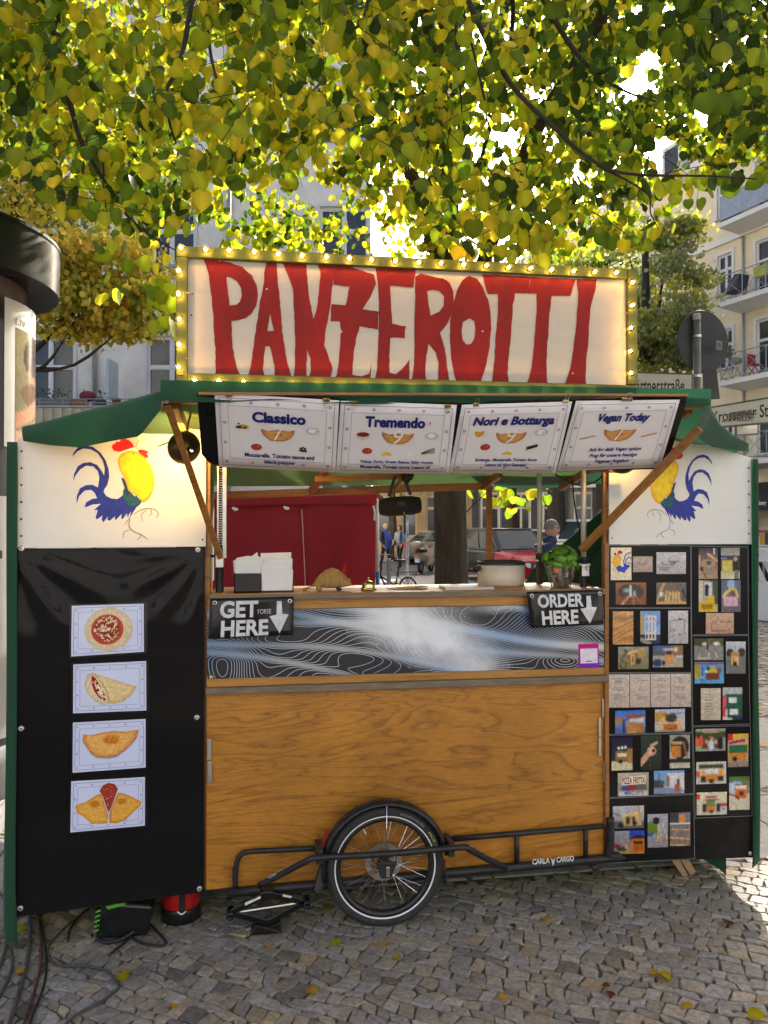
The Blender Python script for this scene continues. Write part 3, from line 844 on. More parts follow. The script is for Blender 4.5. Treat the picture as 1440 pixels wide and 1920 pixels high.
for D, ztop_in, ztop_out in ((DL, 2.262, 2.10), (DR, 2.262, 2.068)):
 b = MB(); b.slab([D.p(.0, ZB), D.p(D.len, ZB), D.p(D.len, ztop_out), D.p(0, ztop_in)], D.n * -.012)
 D.panel = b.build('rooster_panel', m_white, cart, bevel=.001)
 D.panel['label'] = 'white painted door panel with a yellow and blue rooster'
 b = MB(); b.slab([D.p(.004, .166), D.p(D.len, .166), D.p(D.len, ZB - .003), D.p(.004, ZB - .003)], D.n * -.014)
 D.board = b.build('door_board', m_black, cart, bevel=.001)
 for z in (.4, .9, 1.4):                                   # frame battens behind the door
  b = MB(); b.bar(D.p(.01, z, -.035), D.p(D.len - .01, z, -.035), .03, .04); b.build('door_batten', m_beam, cart)
 b = MB(); b.bar(D.p(-.006, .17, -.03), D.p(-.006, 2.2, -.03), .03, .022, up=(0, 1, 0)); b.build('door_jamb', m_beam, cart)
 for k in range(6):
  z = ZB + .05 + k * (ztop_out - ZB - .1) / 5
  b = MB(); b.lathe([(0, .0035), (.0035, .003), (.0045, 0)], D.p(D.len - .014, z), D.n, 8); b.build('panel_screw', m_dark, cart)
 b = MB(); b.lathe([(0, .003), (.003, .0025), (.004, 0)], D.p(.014, ZB + .03), D.n, 8); b.build('panel_screw', m_dark, cart)
b = MB(); b.bar(DR.p(-.018, .34, .004), DR.p(-.018, 1.66, .004), .020, .02, up=(0, 1, 0)); b.build('door_jamb', m_beam, cart, bevel=.002)
def rooster(D):
 S = 3.4286
 def P(x, y, off=.0012):
  q = DL.px(10 + x / S, 720 + y / S); d = (q - DL.h).dot(DL.e)
  return D.p(d * D.len / DL.len * (1.0 if D is DL else 1.0), q.z, off)
 b = MB()
 def fill(pts, col, off): b.flat([[P(x, y, off) for x, y in pts]], 0, col)
 blue = (.018, .034, .30)
 fill([(430,470),(440,440),(470,405),(510,393),(560,403),(610,440),(645,490),(665,550),(668,600),(655,650),(635,680),(632,695),(650,720),(680,735),(720,740),(750,720),(770,690),(765,640),(750,600),(765,610),(780,650),(800,690),(830,720),(888,745),(860,780),(830,800),(800,830),(790,850),(780,830),(755,868),(745,865),(748,835),(715,870),(705,875),(705,850),(670,880),(655,870),(660,850),(630,890),(620,870),(625,845),(590,870),(580,860),(595,810),(570,810),(615,770),(560,775),(510,795),(520,760),(560,738),(590,735),(575,700),(550,680),(510,685),(475,720),(458,770),(460,720),(480,670),(520,650),(560,648),(595,665),(600,640),(605,600),(595,560),(565,530),(520,525),(480,550),(450,590),(438,625),(442,580),(465,530),(500,508),(545,502),(590,520),(620,560),(635,590),(640,540),(625,490),(595,445),(550,420),(500,415),(460,435)], blue, .0010)
 body = [(725,480),(745,450),(785,432),(830,430),(865,445),(900,475),(930,520),(950,570),(960,630),(950,690),(925,735),(888,762),(862,748),(855,715),(840,735),(830,700),(812,715),(805,685),(790,690),(780,650),(765,600),(740,555),(726,515)]
 cxx, cyy = 850, 590; n = len(body)
 def blend(a, b_, t): return tuple(x * (1 - t) + y * t for x, y in zip(a, b_))
 yel, org = (.84, .62, .012), (.74, .26, .01)
 vs = [P(cxx, cyy, .0014)]; cols = [yel]
 for k in (.6, .86, 1.0):
  for (x, y) in body:
   vs.append(P(cxx + (x - cxx) * k, cyy + (y - cyy) * k, .0014)); cols.append(yel if k < .7 else blend(yel, org, .15 if k < .9 else .95))
 fs = [(0, 1 + j, 1 + (j + 1) % n) for j in range(n)]
 for r_ in range(2): fs += [(1 + r_ * n + j, 1 + (r_ + 1) * n + j, 1 + (r_ + 1) * n + (j + 1) % n, 1 + r_ * n + (j + 1) % n) for j in range(n)]
 b.add(vs, fs, 0, cols)
 fill([(755,690),(775,655),(795,690),(812,700),(825,735),(845,715),(855,745),(880,740),(850,775),(800,790),(765,740)], (.012, .10, .11), .0017)
 fill([(745,600),(760,612),(782,660),(800,705),(775,720),(765,660)], (.01, .05, .10), .0018)
 red = (.60, .012, .015)
 fill([(685,410),(690,388),(705,386),(712,370),(735,372),(742,357),(770,350),(795,362),(815,380),(830,405),(800,415),(770,425),(735,437),(700,430)], red, .0012)
 fill([(850,428),(870,420),(895,424),(915,430),(922,442),(908,448),(920,460),(915,478),(890,470),(868,452)], red, .0012)
 fill([(818,448),(826,442),(833,448),(826,456)], (.02, .015, .01), .0019)
 ink = (.015, .015, .02)
 def pen(pts, w):
  pts = [V((x, y, 0)) for x, y in pts]; sp = smooth_path(pts, 4)
  vs2 = []
  for i, p in enumerate(sp):
   d = (sp[min(i + 1, len(sp) - 1)] - sp[max(i - 1, 0)]).normalized(); x = V((-d.y, d.x, 0)) * (w * (1 - .5 * abs(i / len(sp) - .4)))
   vs2 += [P(*(p - x)[:2], .0020), P(*(p + x)[:2], .0020)]
  b.add(vs2, [(2 * i, 2 * i + 1, 2 * i + 3, 2 * i + 2) for i in range(len(sp) - 1)], 0, ink)
 fill([(850, 775), (838, 800), (815, 835), (800, 862), (806, 830), (822, 798), (832, 780)], blue, .0015)
 pen([(838,415),(845,385),(860,360)], 1.7); pen([(845, 410), (856, 414), (862, 405)], 1.5)
 pen([(820,840),(870,810),(920,800),(965,810),(985,835),(970,860)], 1.9)
 pen([(905,812),(882,830),(875,850),(883,882)], 1.6); pen([(935,808),(942,830),(925,848)], 1.6)
 pen([(802,860),(795,910),(820,945),(870,965),(915,998)], 1.9); pen([(798,866),(780,885),(770,905)], 1.6)
 pen([(797,940),(770,948),(758,965),(762,988)], 1.7); pen([(865,966),(868,985),(845,1002)], 1.7); pen([(800,860),(785,850),(778,835)], 1.6)
 o = b.build('rooster_painting', m_ink, D.panel)
 return o
rooster(DL); rooster(DR)
b = MB()
for pts in ([(357, 768), (372, 764), (374, 782), (365, 786), (358, 778)], [(352, 792), (362, 797), (374, 790), (374, 802), (360, 805)]):
 b.flat([[DL.px(x, y, .0012) for x, y in pts]], 0, (.62, .015, .012))
b.build('red_paint_marks', m_ink, DL.panel)
def wing(crest, hem, back, fold=.012):
 """crest and hem: points along the front; back: two rear points"""
 n = len(crest) - 1
 b = MB()
 def f(u, v):
  i = min(int(u * n), n - 1); t = u * n - i
  c = crest[i] * (1 - t) + crest[i + 1] * t; h = hem[i] * (1 - t) + hem[i + 1] * t
  if v <= .5:
   k = v / .5; p = h * (1 - k) + c * k
   return p + V((0, -fold * math.sin(k * math.pi) * (1 + math.sin(u * 11)), 0))
  k = (v - .5) / .5
  return c * (1 - k) + (back[0] * (1 - u) + back[1] * u) * k + V((0, 0, -.03 * math.sin(k * math.pi)))
 b.grid(f, 28, 14); return b.build('roof_wing', m_green, cart, smooth=True)
yl = [-.135, -.20, -.27, -.33, -.40, -.457]
cx_l = [(42, 800), (95, 787), (150, 773), (205, 759), (255, 746), (309, 731)]
hm_l = [(44, 827), (95, 835), (150, 839), (205, 828), (262, 818), (300, 770)]
wing([onY(x, y, Y) for (x, y), Y in zip(cx_l, yl)], [onY(x, y, Y - .01) for (x, y), Y in zip(hm_l, yl)], (V((-1.06, .75, 2.0)), RD))
yr = [-.457, -.36, -.27, -.17, -.08]
cx_r = [(1328, 741), (1335, 770), (1350, 795), (1375, 815), (1404, 832)]
hm_r = [(1306, 800), (1310, 822), (1335, 838), (1370, 843), (1404, 848)]
wing([onY(x, y, Y) for (x, y), Y in zip(cx_r, yr)], [onY(x, y, Y + .03) for (x, y), Y in zip(hm_r, yr)], (RC, V((2.28, .7, 1.98))), fold=.004)
def curtain(D, zt, zb_, out, lab):
 b = MB()
 a = D.p(D.len + out, 0, .012)
 def f(u, v):
  z = zb_ + (zt - zb_) * v
  w = .010 * math.sin(u * 19 + v * 3) + .012 * math.sin(v * 7 + u * 5)
  flare = .035 * max(0, .18 - v) / .18
  y = a.y + u * .82 + .03 * (1 - v) * (u < .02)
  s = 1 if D is DR else -1
  return V((a.x + s * (w * (u > 0) + flare * .3), y, z - .05 * u * (1 - v)))
 b.grid(f, 16, 30); o = b.build('side_curtain', m_green, cart, smooth=True)
 b = MB()
 def g(u, v):
  z = zb_ + (zt - zb_) * v; s = -1 if D is DR else 1
  return V((a.x + s * u * (out + .004 + .012 * max(0, .1 - v) / .1), a.y - .004 - .006 * math.sin(v * 9), z - .03 * u * (v < .06)))
 b.grid(g, 3, 30); b.build('curtain_edge', m_green, cart, smooth=True, solid=.004)
curtain(DL, 2.085, .075, .036, 'left'); curtain(DR, 2.06, .155, .022, 'right')
b = MB(); q = [onY(1140, 948, .62), onY(1146, 1112, .62), onY(975, 1112, .62), onY(1000, 1066, .62)]; b.slab(q, V((0, .004, 0))); b.build('inner_cloth', m_green, cart)
b = MB(); q = [onY(1144, 1000, .58), onY(1146, 1112, .58), onY(1096, 1112, .58), onY(1096, 1075, .58)]; b.slab(q, V((0, .004, 0))); b.build('inner_cloth', m_greenlite, cart)
b = MB(); p0 = onY(1136, 1008, .16); b.box(p0.x - .012, .15, 1.45, p0.x + .012, .18, p0.z); b.build('inner_post', m_beam, cart, bevel=.002)
b = MB(); p0 = onY(391, 950, .25); b.box(p0.x - .015, .25, 1.0, p0.x + .006, .28, 2.0); b.build('inner_post', m_beam, cart, bevel=.002)
b = MB(); b.slab([V((-.30, .10, 1.44)), V((-.30, .90, 1.44)), V((-.30, .90, 1.97)), V((-.30, .10, 2.12))], V((-.004, 0, 0))); b.build('inner_cloth', m_greenlite, cart)
b = MB(); b.tube(smooth_path([onY(1040, 888, .2), onY(1062, 902, .2), onY(1090, 910, .2), onY(1118, 902, .2), onY(1140, 880, .2)], 6), .004, 6); b.build('lamp_cable', m_frame, cart)
b = MB(); b.tube(smooth_path([onY(1073, 895, .25), onY(1078, 950, .25), onY(1090, 1010, .3), onY(1104, 1060, .3), onY(1112, 1112, .3)], 6), .004, 6); b.build('lamp_cable', m_frame, cart)
b = MB(); b.grid(lambda u, v: V((-.98 + u * 3.31, .68 + .012 * math.sin(u * 40), .012 + v * 1.15)), 60, 6); b.build('rear_sun_block', m_green, cart, smooth=True)  # unseen cloth, added to keep sun from under the cart
b = MB(); b.grid(lambda u, v: V((2.235 + .008 * math.sin(u * 15), .10 + u * .585, .012 + v * .9)), 16, 3); b.build('side_sun_block', m_green, cart, smooth=True)  # likewise added, stops sun slipping in under the right door
b = MB(); b.box(1.50, .362, .05, 1.66, .368, 1.42); b.build('gap_sun_block', m_green, cart)  # added strip, shuts out a sliver of sun beside the right door
b = MB(); b.box(-.36, .362, .05, -.20, .368, 1.42); b.build('gap_sun_block', m_green, cart)  # matching added strip at the left jamb
def S(r, g, b):
 def f(c):
  c /= 255.0
  return c / 12.92 if c <= .04045 else ((c + .055) / 1.055) ** 2.4
 return (f(r), f(g), f(b))
m_olive = mat('olive_painted_wood', (.085, .105, .008), rough=.45, var=.25, scale=8, stretch=(1, 4, 4), bump=.15, bscale=40)
m_signboard = mat('cream_painted_board', (.54, .49, .41), rough=.55, var=.06, scale=5, stretch=(1, 1, 4), bump=.12, bscale=30, dirt=(.48, .43, .34), dirt_amt=.45)
m_redpaint = mat('red_sign_paint', (.25, .010, .007), rough=.5, var=.30, scale=7, stretch=(1, 1, .35), bump=.15, bscale=50, spec=.2)
m_paper = mat('white_paper', (.84, .84, .90), rough=.45, var=.03, scale=4)
m_print = vmat('ink_on_paper', rough=.5, var=.12, vscale=90)
m_photo = vmat('glossy_photo_print', rough=.2, spec=.4, var=.22, vscale=110)
m_brass = mat('brass_clip', (.58, .44, .10), rough=.3, metal=1, var=.15)
m_clip = mat('steel_clip', (.62, .61, .58), rough=.3, metal=1, var=.15)
m_glow = emit_mat('glowing_filament', (1.0, .60, .20), 70.0)
m_bulbglass = clear_mat('bulb_glass', (1.0, .86, .62), .04, .93)
SY = -.40
sign = thing('marquee_sign', 'long cream sign with red hand painted lettering and a frame of lit bulbs', 'sign', (.58, SY, 2.28))
def sp(x, y, off=0.0): return onY(x, y, SY - off)
SX0, SX1, SZ0, SZ1 = -.352, 1.517, 2.289, 2.816
b = MB(); b.box(SX0 + .02, SY + .002, SZ0 + .02, SX1 - .02, SY + .02, SZ1 - .02); b.build('board', m_signboard, sign)
RW = .042
for (x0, z0, x1, z1) in ((SX0, SZ1 - RW, SX1 - RW - .002, SZ1), (SX0 + RW + .002, SZ0, SX1, SZ0 + RW), (SX0, SZ0, SX0 + RW, SZ1 - RW - .002), (SX1 - RW, SZ0 + RW + .002, SX1, SZ1)):
 b = MB(); b.box(x0, SY - .020, z0, x1, SY + .03, z1); b.build('frame_rail', m_olive, sign, bevel=.003)
Z1 = lambda x, y: (320 + x / 3.1304, 430 + y / 3.129)
Z2 = lambda x, y: (760 + x / 3.1304, 450 + y / 3.129)
letters = [
 (Z1, [(185,165),(270,165),(300,185),(350,195),(420,220),(475,270),(505,330),(512,390),(500,450),(475,495),(440,522),(400,532),(358,538),(358,620),(365,700),(378,770),(395,830),(425,868),(258,862),(265,830),(262,700),(255,600),(248,480),(240,400),(232,330),(220,260),(205,205)], [(328,275),(355,282),(390,305),(412,345),(418,390),(405,425),(385,440),(345,448),(338,380),(330,320)]),
 (Z1, [(560,185),(620,190),(628,300),(640,400),(648,500),(655,600),(670,700),(690,800),(715,880),(610,878),(608,800),(595,730),(580,685),(555,688),(548,750),(540,820),(555,876),(450,868),(470,800),(482,720),(495,620),(510,520),(525,420),(545,330),(550,260)], [(585,495),(605,595),(568,598)]),
 (Z1, [(655,192),(795,200),(800,260),(805,330),(820,430),(838,525),(860,450),(868,380),(875,300),(880,245),(862,210),(975,210),(958,280),(945,350),(938,440),(925,520),(908,600),(902,680),(925,740),(950,815),(935,888),(805,884),(822,830),(820,760),(803,705),(798,790),(800,883),(722,880),(728,780),(732,680),(728,560),(722,440),(718,350),(690,270)], None),
 (Z1, [(975,212),(1060,220),(1130,245),(1195,265),(1205,320),(1170,400),(1125,470),(1220,482),(1215,588),(1110,568),(1090,640),(1080,700),(1068,780),(1065,855),(1120,862),(1165,845),(1180,785),(1172,905),(945,890),(975,850),(988,780),(992,700),(1000,600),(995,540),(940,538),(943,440),(1025,445),(1040,390),(1050,335),(955,325),(960,270)], None),
 (Z1, [(1200,225),(1440,238),(1425,340),(1290,330),(1290,400),(1300,555),(1380,568),(1372,638),(1290,635),(1285,700),(1285,840),(1320,850),(1360,820),(1403,760),(1398,910),(1195,900),(1210,820),(1218,700),(1222,560),(1222,400),(1215,300)], None),
 (Z2, [(58,215),(90,195),(150,212),(220,225),(260,250),(282,300),(285,350),(270,440),(245,495),(203,545),(225,610),(240,680),(245,750),(265,850),(188,850),(195,780),(195,720),(180,660),(135,608),(125,680),(118,760),(125,848),(35,845),(45,780),(52,700),(55,600),(52,500),(55,400),(58,300)], [(128,300),(160,293),(200,300),(228,330),(225,385),(200,420),(150,442),(138,380)]),
 (Z2, [(375,208),(420,225),(455,275),(485,350),(500,430),(505,520),(495,620),(478,720),(455,800),(435,855),(305,852),(285,780),(270,690),(262,580),(265,470),(280,380),(300,300),(335,235)], [(378,458),(405,475),(412,520),(405,580),(385,608),(358,612),(338,585),(330,530),(340,480)]),
 (Z2, [(450,200),(735,215),(722,312),(645,312),(632,380),(625,470),(618,580),(608,680),(600,780),(612,865),(505,860),(515,780),(525,680),(530,580),(540,470),(545,380),(543,318),(482,315),(468,260)], None),
 (Z2, [(740,215),(1000,228),(968,328),(858,325),(850,400),(842,500),(835,600),(830,700),(830,800),(840,870),(700,865),(725,810),(742,740),(752,640),(762,520),(772,400),(772,315),(720,312)], None),
 (Z2, [(1005,228),(1122,232),(1115,300),(1098,350),(1085,420),(1078,520),(1072,620),(1060,720),(1058,800),(1065,878),(920,872),(950,810),(972,740),(985,640),(1000,520),(1010,400),(1015,330)], None)]
lr = random.Random(4)
def rough_edge(pts, amt=2.0, step=22):
 out = []
 for i, p in enumerate(pts):
  q = pts[(i + 1) % len(pts)]; L_ = math.hypot(q[0] - p[0], q[1] - p[1]); k = max(1, int(L_ / step))
  for j in range(k):
   t = j / k; out.append((p[0] + (q[0] - p[0]) * t + lr.uniform(-amt, amt), p[1] + (q[1] - p[1]) * t + lr.uniform(-amt, amt)))
 return out
for zf, outer, hole in letters:
 loops = [[sp(*zf(x, y), .0005) for x, y in rough_edge(outer)]]
 if hole: loops.append([sp(*zf(x, y), .0005) for x, y in rough_edge(hole, 1.5)])
 b = MB(); b.flat(loops); o = b.build('painted_letter', m_redpaint, sign, normals=False)
tops = [(339,464),(385.5,467.6),(429.6,469),(476.5,472),(522,476),(566.6,479),(612,481.5),(655.5,484),(697,487),(741.7,489),(785.6,491.5),(827,493),(869.6,496),(912.7,497.5),(954,500.8),(995,502.5),(1034,506),(1075.7,508),(1115.6,509.5),(1156,511)]
lefts = [(335,506.7),(335,551),(336,597.7),(336,646),(335,688)]
bots = [Z1(x, y) for x, y in ((140,885),(282,890),(428,895),(573,905),(718,910),(864,915),(1004,920),(1142,923),(1278,928),(1413,934))] + [Z2(x, y) for x, y in ((35,876),(172,877),(308,881),(437,884),(560,888),(686,891),(812,894),(945,897),(1075,900))]
rights = [Z2(x, y) for x, y in ((1335,248),(1333,382),(1325,515),(1322,652),(1325,780))]
bulb0 = None
for (x, y) in tops + lefts + bots + rights:
 p = onY(x, y, SY - .040)
 if bulb0 is None:
  b = MB(); b.lathe([(.0001, -.0165), (.006, -.0155), (.0115, -.010), (.0148, 0), (.0115, .010), (.006, .016), (.006, .020)], p, (0, 1, 0), 14)
  bulb0 = b.build('bulb', m_bulbglass, sign, smooth=True)
  for v_ in bulb0.data.vertices: v_.co = v_.co - (p - root_loc(sign))
  bulb0.location = p - root_loc(sign)
  b = MB(); b.ball(p, (.0062, .0052, .0062), 8, 6); k = b.build('filament', m_glow, bulb0, smooth=True)
  b = MB(); b.lathe([(.008, .014), (.009, .026)], p, (0, 1, 0), 10); k2 = b.build('socket', m_brass, bulb0)
 else:
  c_ = copy_tree(bulb0, sign, p - root_loc(sign))
for (xa, ya, xb, yb_) in ((349, 549, 361, 551), (349, 672, 354, 673), (1167, 588, 1182, 588), (1160, 698, 1178, 697), (331, 702, 350, 703)):
 b = MB(); b.tube([sp(xa, ya, .022), sp((xa + xb) / 2, (ya + yb_) / 2 - 1, .024), sp(xb, yb_, .004)], .0018, 5); b.build('cable_tie', mat('tan_cable_tie', (.45, .30, .16), rough=.5), sign)
for (x, y) in ((640, 622), (500, 542), (361, 551), (359, 591), (905, 621), (1074, 700), (1164, 614), (412, 488), (1165, 698)):
 b = MB(); b.lathe([(0, .002), (.003, .0015), (.0035, 0)], sp(x, y, .0005), (0, -1, 0), 8); b.build('board_screw', m_screw if x > 400 else m_dark, sign)
MT, MN = V((.7, -.468, 2.235)), None
_a = V((.7, -.468, 2.235)); _b = V((.7, -.215, 1.985))
MN = (_b - _a).cross(V((1, 0, 0))).normalized()
if MN.y > 0: MN = -MN
def mp_(x, y, off=0.0): return onP(x, y, _a + MN * off, MN)
flap = thing('menu_flap', 'black folded flap under the lit sign carrying the four menu sheets', 'flap', _b)
b = MB(); q = [mp_(x, y) for x, y in ((369, 738), (520, 741), (680, 751), (860, 757), (1010, 752), (1160, 747), (1288, 741), (1286, 760), (1252, 868), (1238, 880), (1041, 884), (842, 886), (629, 883), (412, 876), (392, 868), (378, 852))]
b.slab(q, MN * -.012); b.build('panel', m_black, flap, bevel=.002)
b = MB(); b.bar(mp_(372, 738, .004), mp_(1289, 741, .004), .016, .01); b.build('edge_strip', m_beam, flap)
navy, ink2 = S(28, 32, 120), S(40, 44, 110)
def star(c, mb, a, b_, r=.017):
 asp = c.w / c.h
 for k in range(5):
  t = 2 * math.pi * k / 5 + .3
  c.oval(mb, a + r * .62 * math.cos(t), b_ + r * .62 * asp * math.sin(t), r * .30, r * .30 * asp, .0011, 0, ink2, 6)
def frame_lines(c, mb, a0, b0, a1, b1, w=.0016):
 c.line(mb, [(a0, b0), (a1, b0)], w, .001, 0, ink2); c.line(mb, [(a0, b1), (a1, b1)], w, .001, 0, ink2)
 c.line(mb, [(a0, b0), (a0, b1)], w, .001, 0, ink2); c.line(mb, [(a1, b0), (a1, b1)], w, .001, 0, ink2)
def panzerotto(c, mb, ca, cb, w, off=.0014, seed=1, split=False):
 """half-moon of fried dough"""
 asp = c.w / c.h; r = random.Random(seed)
 top = [(-.5, -.23), (-.44, -.16), (-.30, -.13), (-.15, -.16), (0, -.20), (.18, -.17), (.34, -.16), (.5, -.22)]
 bot = [(.47, -.05), (.40, .06), (.30, .15), (.18, .22), (.05, .24), (-.08, .23), (-.22, .21), (-.32, .13), (-.42, .02), (-.48, -.10)]
 pts = [(ca + x * w, cb + (y + r.uniform(-.012, .012)) * w * asp) for x, y in top + bot]
 c.blob(mb, pts, off, 0, S(216, 160, 92), S(176, 112, 52), .72)
 c.oval(mb, ca + .02 * w, cb - .02 * w * asp, .15 * w, .07 * w * asp, off + .0003, 0, S(190, 118, 50), 12, S(212, 154, 86))
def food(c, mb, kind, a, b_, r):
 asp = c.w / c.h; o1, o2, o3 = .0013, .0016, .0019
 if kind == 'tomato':
  c.oval(mb, a, b_, r, r * .78 * asp, o1, 0, S(205, 50, 32), 14, S(150, 24, 18)); c.oval(mb, a, b_ - r * .62 * asp, r * .35, r * .18 * asp, o2, 0, S(60, 92, 40), 8); c.oval(mb, a + .3 * r, b_ - .2 * r * asp, r * .2, r * .12 * asp, o3, 0, S(235, 150, 130), 8)
 elif kind == 'mozzarella': c.oval(mb, a, b_, r * 1.2, r * .8 * asp, o1, 0, S(244, 244, 246), 14, S(168, 168, 178)); c.oval(mb, a + .7 * r, b_ + .25 * r * asp, r * .4, r * .42 * asp, o2, 0, S(226, 226, 226), 10, S(150, 150, 150))
 elif kind == 'lemon': c.poly(mb, [(a + r * math.cos(t), b_ + .2 * r * asp - r * .85 * asp * math.sin(t)) for t in [math.pi * i / 10 for i in range(11)]], o1, 0, S(238, 200, 40))
 elif kind == 'olives':
  c.oval(mb, a + .3 * r, b_, r * 1.0, r * .5 * asp, o1, 0, S(200, 170, 50), 12, S(170, 140, 40)); c.oval(mb, a - .5 * r, b_ + .12 * r * asp, r * .6, r * .34 * asp, o2, 0, S(50, 28, 22), 10); c.oval(mb, a + .6 * r, b_ + .2 * r * asp, r * .35, r * .25 * asp, o2, 0, S(44, 26, 30), 8); c.oval(mb, a - .55 * r, b_ - .7 * r * asp, r * .22, r * .2 * asp, o2, 0, S(90, 70, 30), 8)
 elif kind == 'pepper':
  for i, (x, y) in enumerate(((-.5, -.3), (.1, -.5), (.6, -.2), (-.2, .1), (.4, .25), (-.6, .4), (0, .55), (.7, .6))): c.oval(mb, a + x * r, b_ + y * r * asp, r * .32, r * .3 * asp, o1 + .0001 * i, 0, S(54, 34, 34), 8, S(28, 18, 20))
 elif kind == 'bowl': c.oval(mb, a, b_ + .35 * r * asp, r, r * .6 * asp, o1, 0, S(230, 230, 232), 12, S(200, 200, 205)); c.oval(mb, a, b_ - .1 * r * asp, r * 1.05, r * .5 * asp, o2, 0, S(150, 36, 34), 12, S(110, 20, 22))
 elif kind == 'ricotta': c.poly(mb, [(a - r, b_ + .5 * r * asp), (a - .5 * r, b_ - .2 * r * asp), (a + .1 * r, b_ - .6 * r * asp), (a + .7 * r, b_ - .1 * r * asp), (a + r, b_ + .5 * r * asp)], o1, 0, S(245, 245, 250))
 elif kind == 'beans':
  for i in range(5): c.line(mb, [(a - r, b_ + (.4 + .08 * i) * r * asp), (a, b_ + (-.1 + .14 * i) * r * asp), (a + r, b_ + (-.6 + .25 * i) * r * asp)], .0032, o1 + .0001 * i, 0, S(70 + 8 * i, 104 + 4 * i, 46))
 elif kind == 'chili': c.poly(mb, [(a - .1 * r, b_ - r * asp), (a + .25 * r, b_ - .7 * r * asp), (a + .28 * r, b_ + .1 * r * asp), (a - .15 * r, b_ + r * asp), (a - .22 * r, b_ - .2 * r * asp)], o1, 0, S(200, 32, 24))
 elif kind == 'bottarga': c.blob(mb, [(a - r, b_ - .6 * r * asp), (a, b_ - .5 * r * asp), (a + .9 * r, b_ - .7 * r * asp), (a + .7 * r, b_ + .3 * r * asp), (a - .1 * r, b_ + .9 * r * asp), (a - .8 * r, b_ + .3 * r * asp)], o1, 0, S(226, 160, 52), S(196, 128, 34))
 elif kind == 'nori': c.poly(mb, [(a - r, b_ - .1 * r * asp), (a + .9 * r, b_ - .7 * r * asp), (a + r, b_ - .1 * r * asp), (a - .85 * r, b_ + .6 * r * asp)], o1, 0, S(44, 46, 50)); c.poly(mb, [(a - .9 * r, b_ + .2 * r * asp), (a + .95 * r, b_ - .3 * r * asp), (a + r, b_ - .1 * r * asp), (a - .85 * r, b_ + .6 * r * asp)], o2, 0, S(24, 25, 28))
 elif kind == 'wheat':
  for i in range(6): c.oval(mb, a + (-1 + .38 * i) * r, b_ + (.25 - .11 * i + .05 * (i % 2)) * r * asp, r * .26, r * .13 * asp, o1 + .0001 * i, 0, S(206, 160, 74), 8, S(170, 120, 50), -.25)
sheets = [
 dict(c=[(402,736.7),(636,750.7),(629,886),(410.7,875)], label='leftmost menu sheet of the four, headed Classico, clipped to the flap', head=('Classico', .29, .20, .73, .345), price='7', sh=0,
   foods=[('olives', .205, .41, .045), ('mozzarella', .79, .42, .045), ('tomato', .32, .68, .045), ('pepper', .71, .68, .036)], pz=(.50, .50, .28),
   lines=[('Mozzarella, Tomato sauce and', .22, .765, .81, .835), ('black pepper', .385, .86, .65, .925)]),
 dict(c=[(639,751.7),(856.7,759.3),(841.7,889),(630,886)], label='second menu sheet from the left, headed Tremendo, with a chili', head=('Tremendo', .22, .18, .74, .33), price='9', sh=0,
   foods=[('bowl', .21, .44, .052), ('mozzarella', .81, .43, .048), ('tomato', .255, .665, .044), ('lemon', .425, .715, .045), ('ricotta', .615, .70, .045), ('beans', .79, .645, .058), ('chili', .78, .255, .022)], pz=(.51, .475, .28),
   lines=[("'Nduja (hot), Green Beans, Salty ricotta", .20, .795, .845, .855), ('Mozzarella, Tomato sauce, Lemon oil', .205, .870, .82, .930)]),
 dict(c=[(866,759),(1073,752.7),(1041.7,887.7),(841.7,886.7)], label='third menu sheet from the left, headed Nori e Bottarga', head=('Nori e Bottarga', .13, .17, .875, .325), price='9', sh=0.18,
   foods=[('bottarga', .21, .405, .046), ('mozzarella', .775, .395, .05), ('tomato', .285, .60, .046), ('lemon', .50, .70, .044), ('nori', .72, .605, .052)], pz=(.50, .465, .28),
   lines=[('Bottarga , Mozzarella, Tomato Sauce', .215, .765, .79, .825), ('Lemon oil, Nori Seeweed', .315, .84, .70, .90)]),
 dict(c=[(1080,751.7),(1275,749.3),(1238,876.7),(1044,883.3)], label='rightmost menu sheet of the four, headed Vegan Today, with wheat ears', head=('Vegan Today', .255, .17, .755, .315), price='7', sh=0.25,
   foods=[('wheat', .205, .50, .062), ('wheat', .795, .485, .062)], pz=(.50, .475, .31),
   lines=[('Ask for daily Vegan option', .245, .655, .755, .725), ('Frag f\u00fcr unsere heutige', .27, .745, .73, .815), ('Veganer Angebot', .34, .835, .67, .905)])]
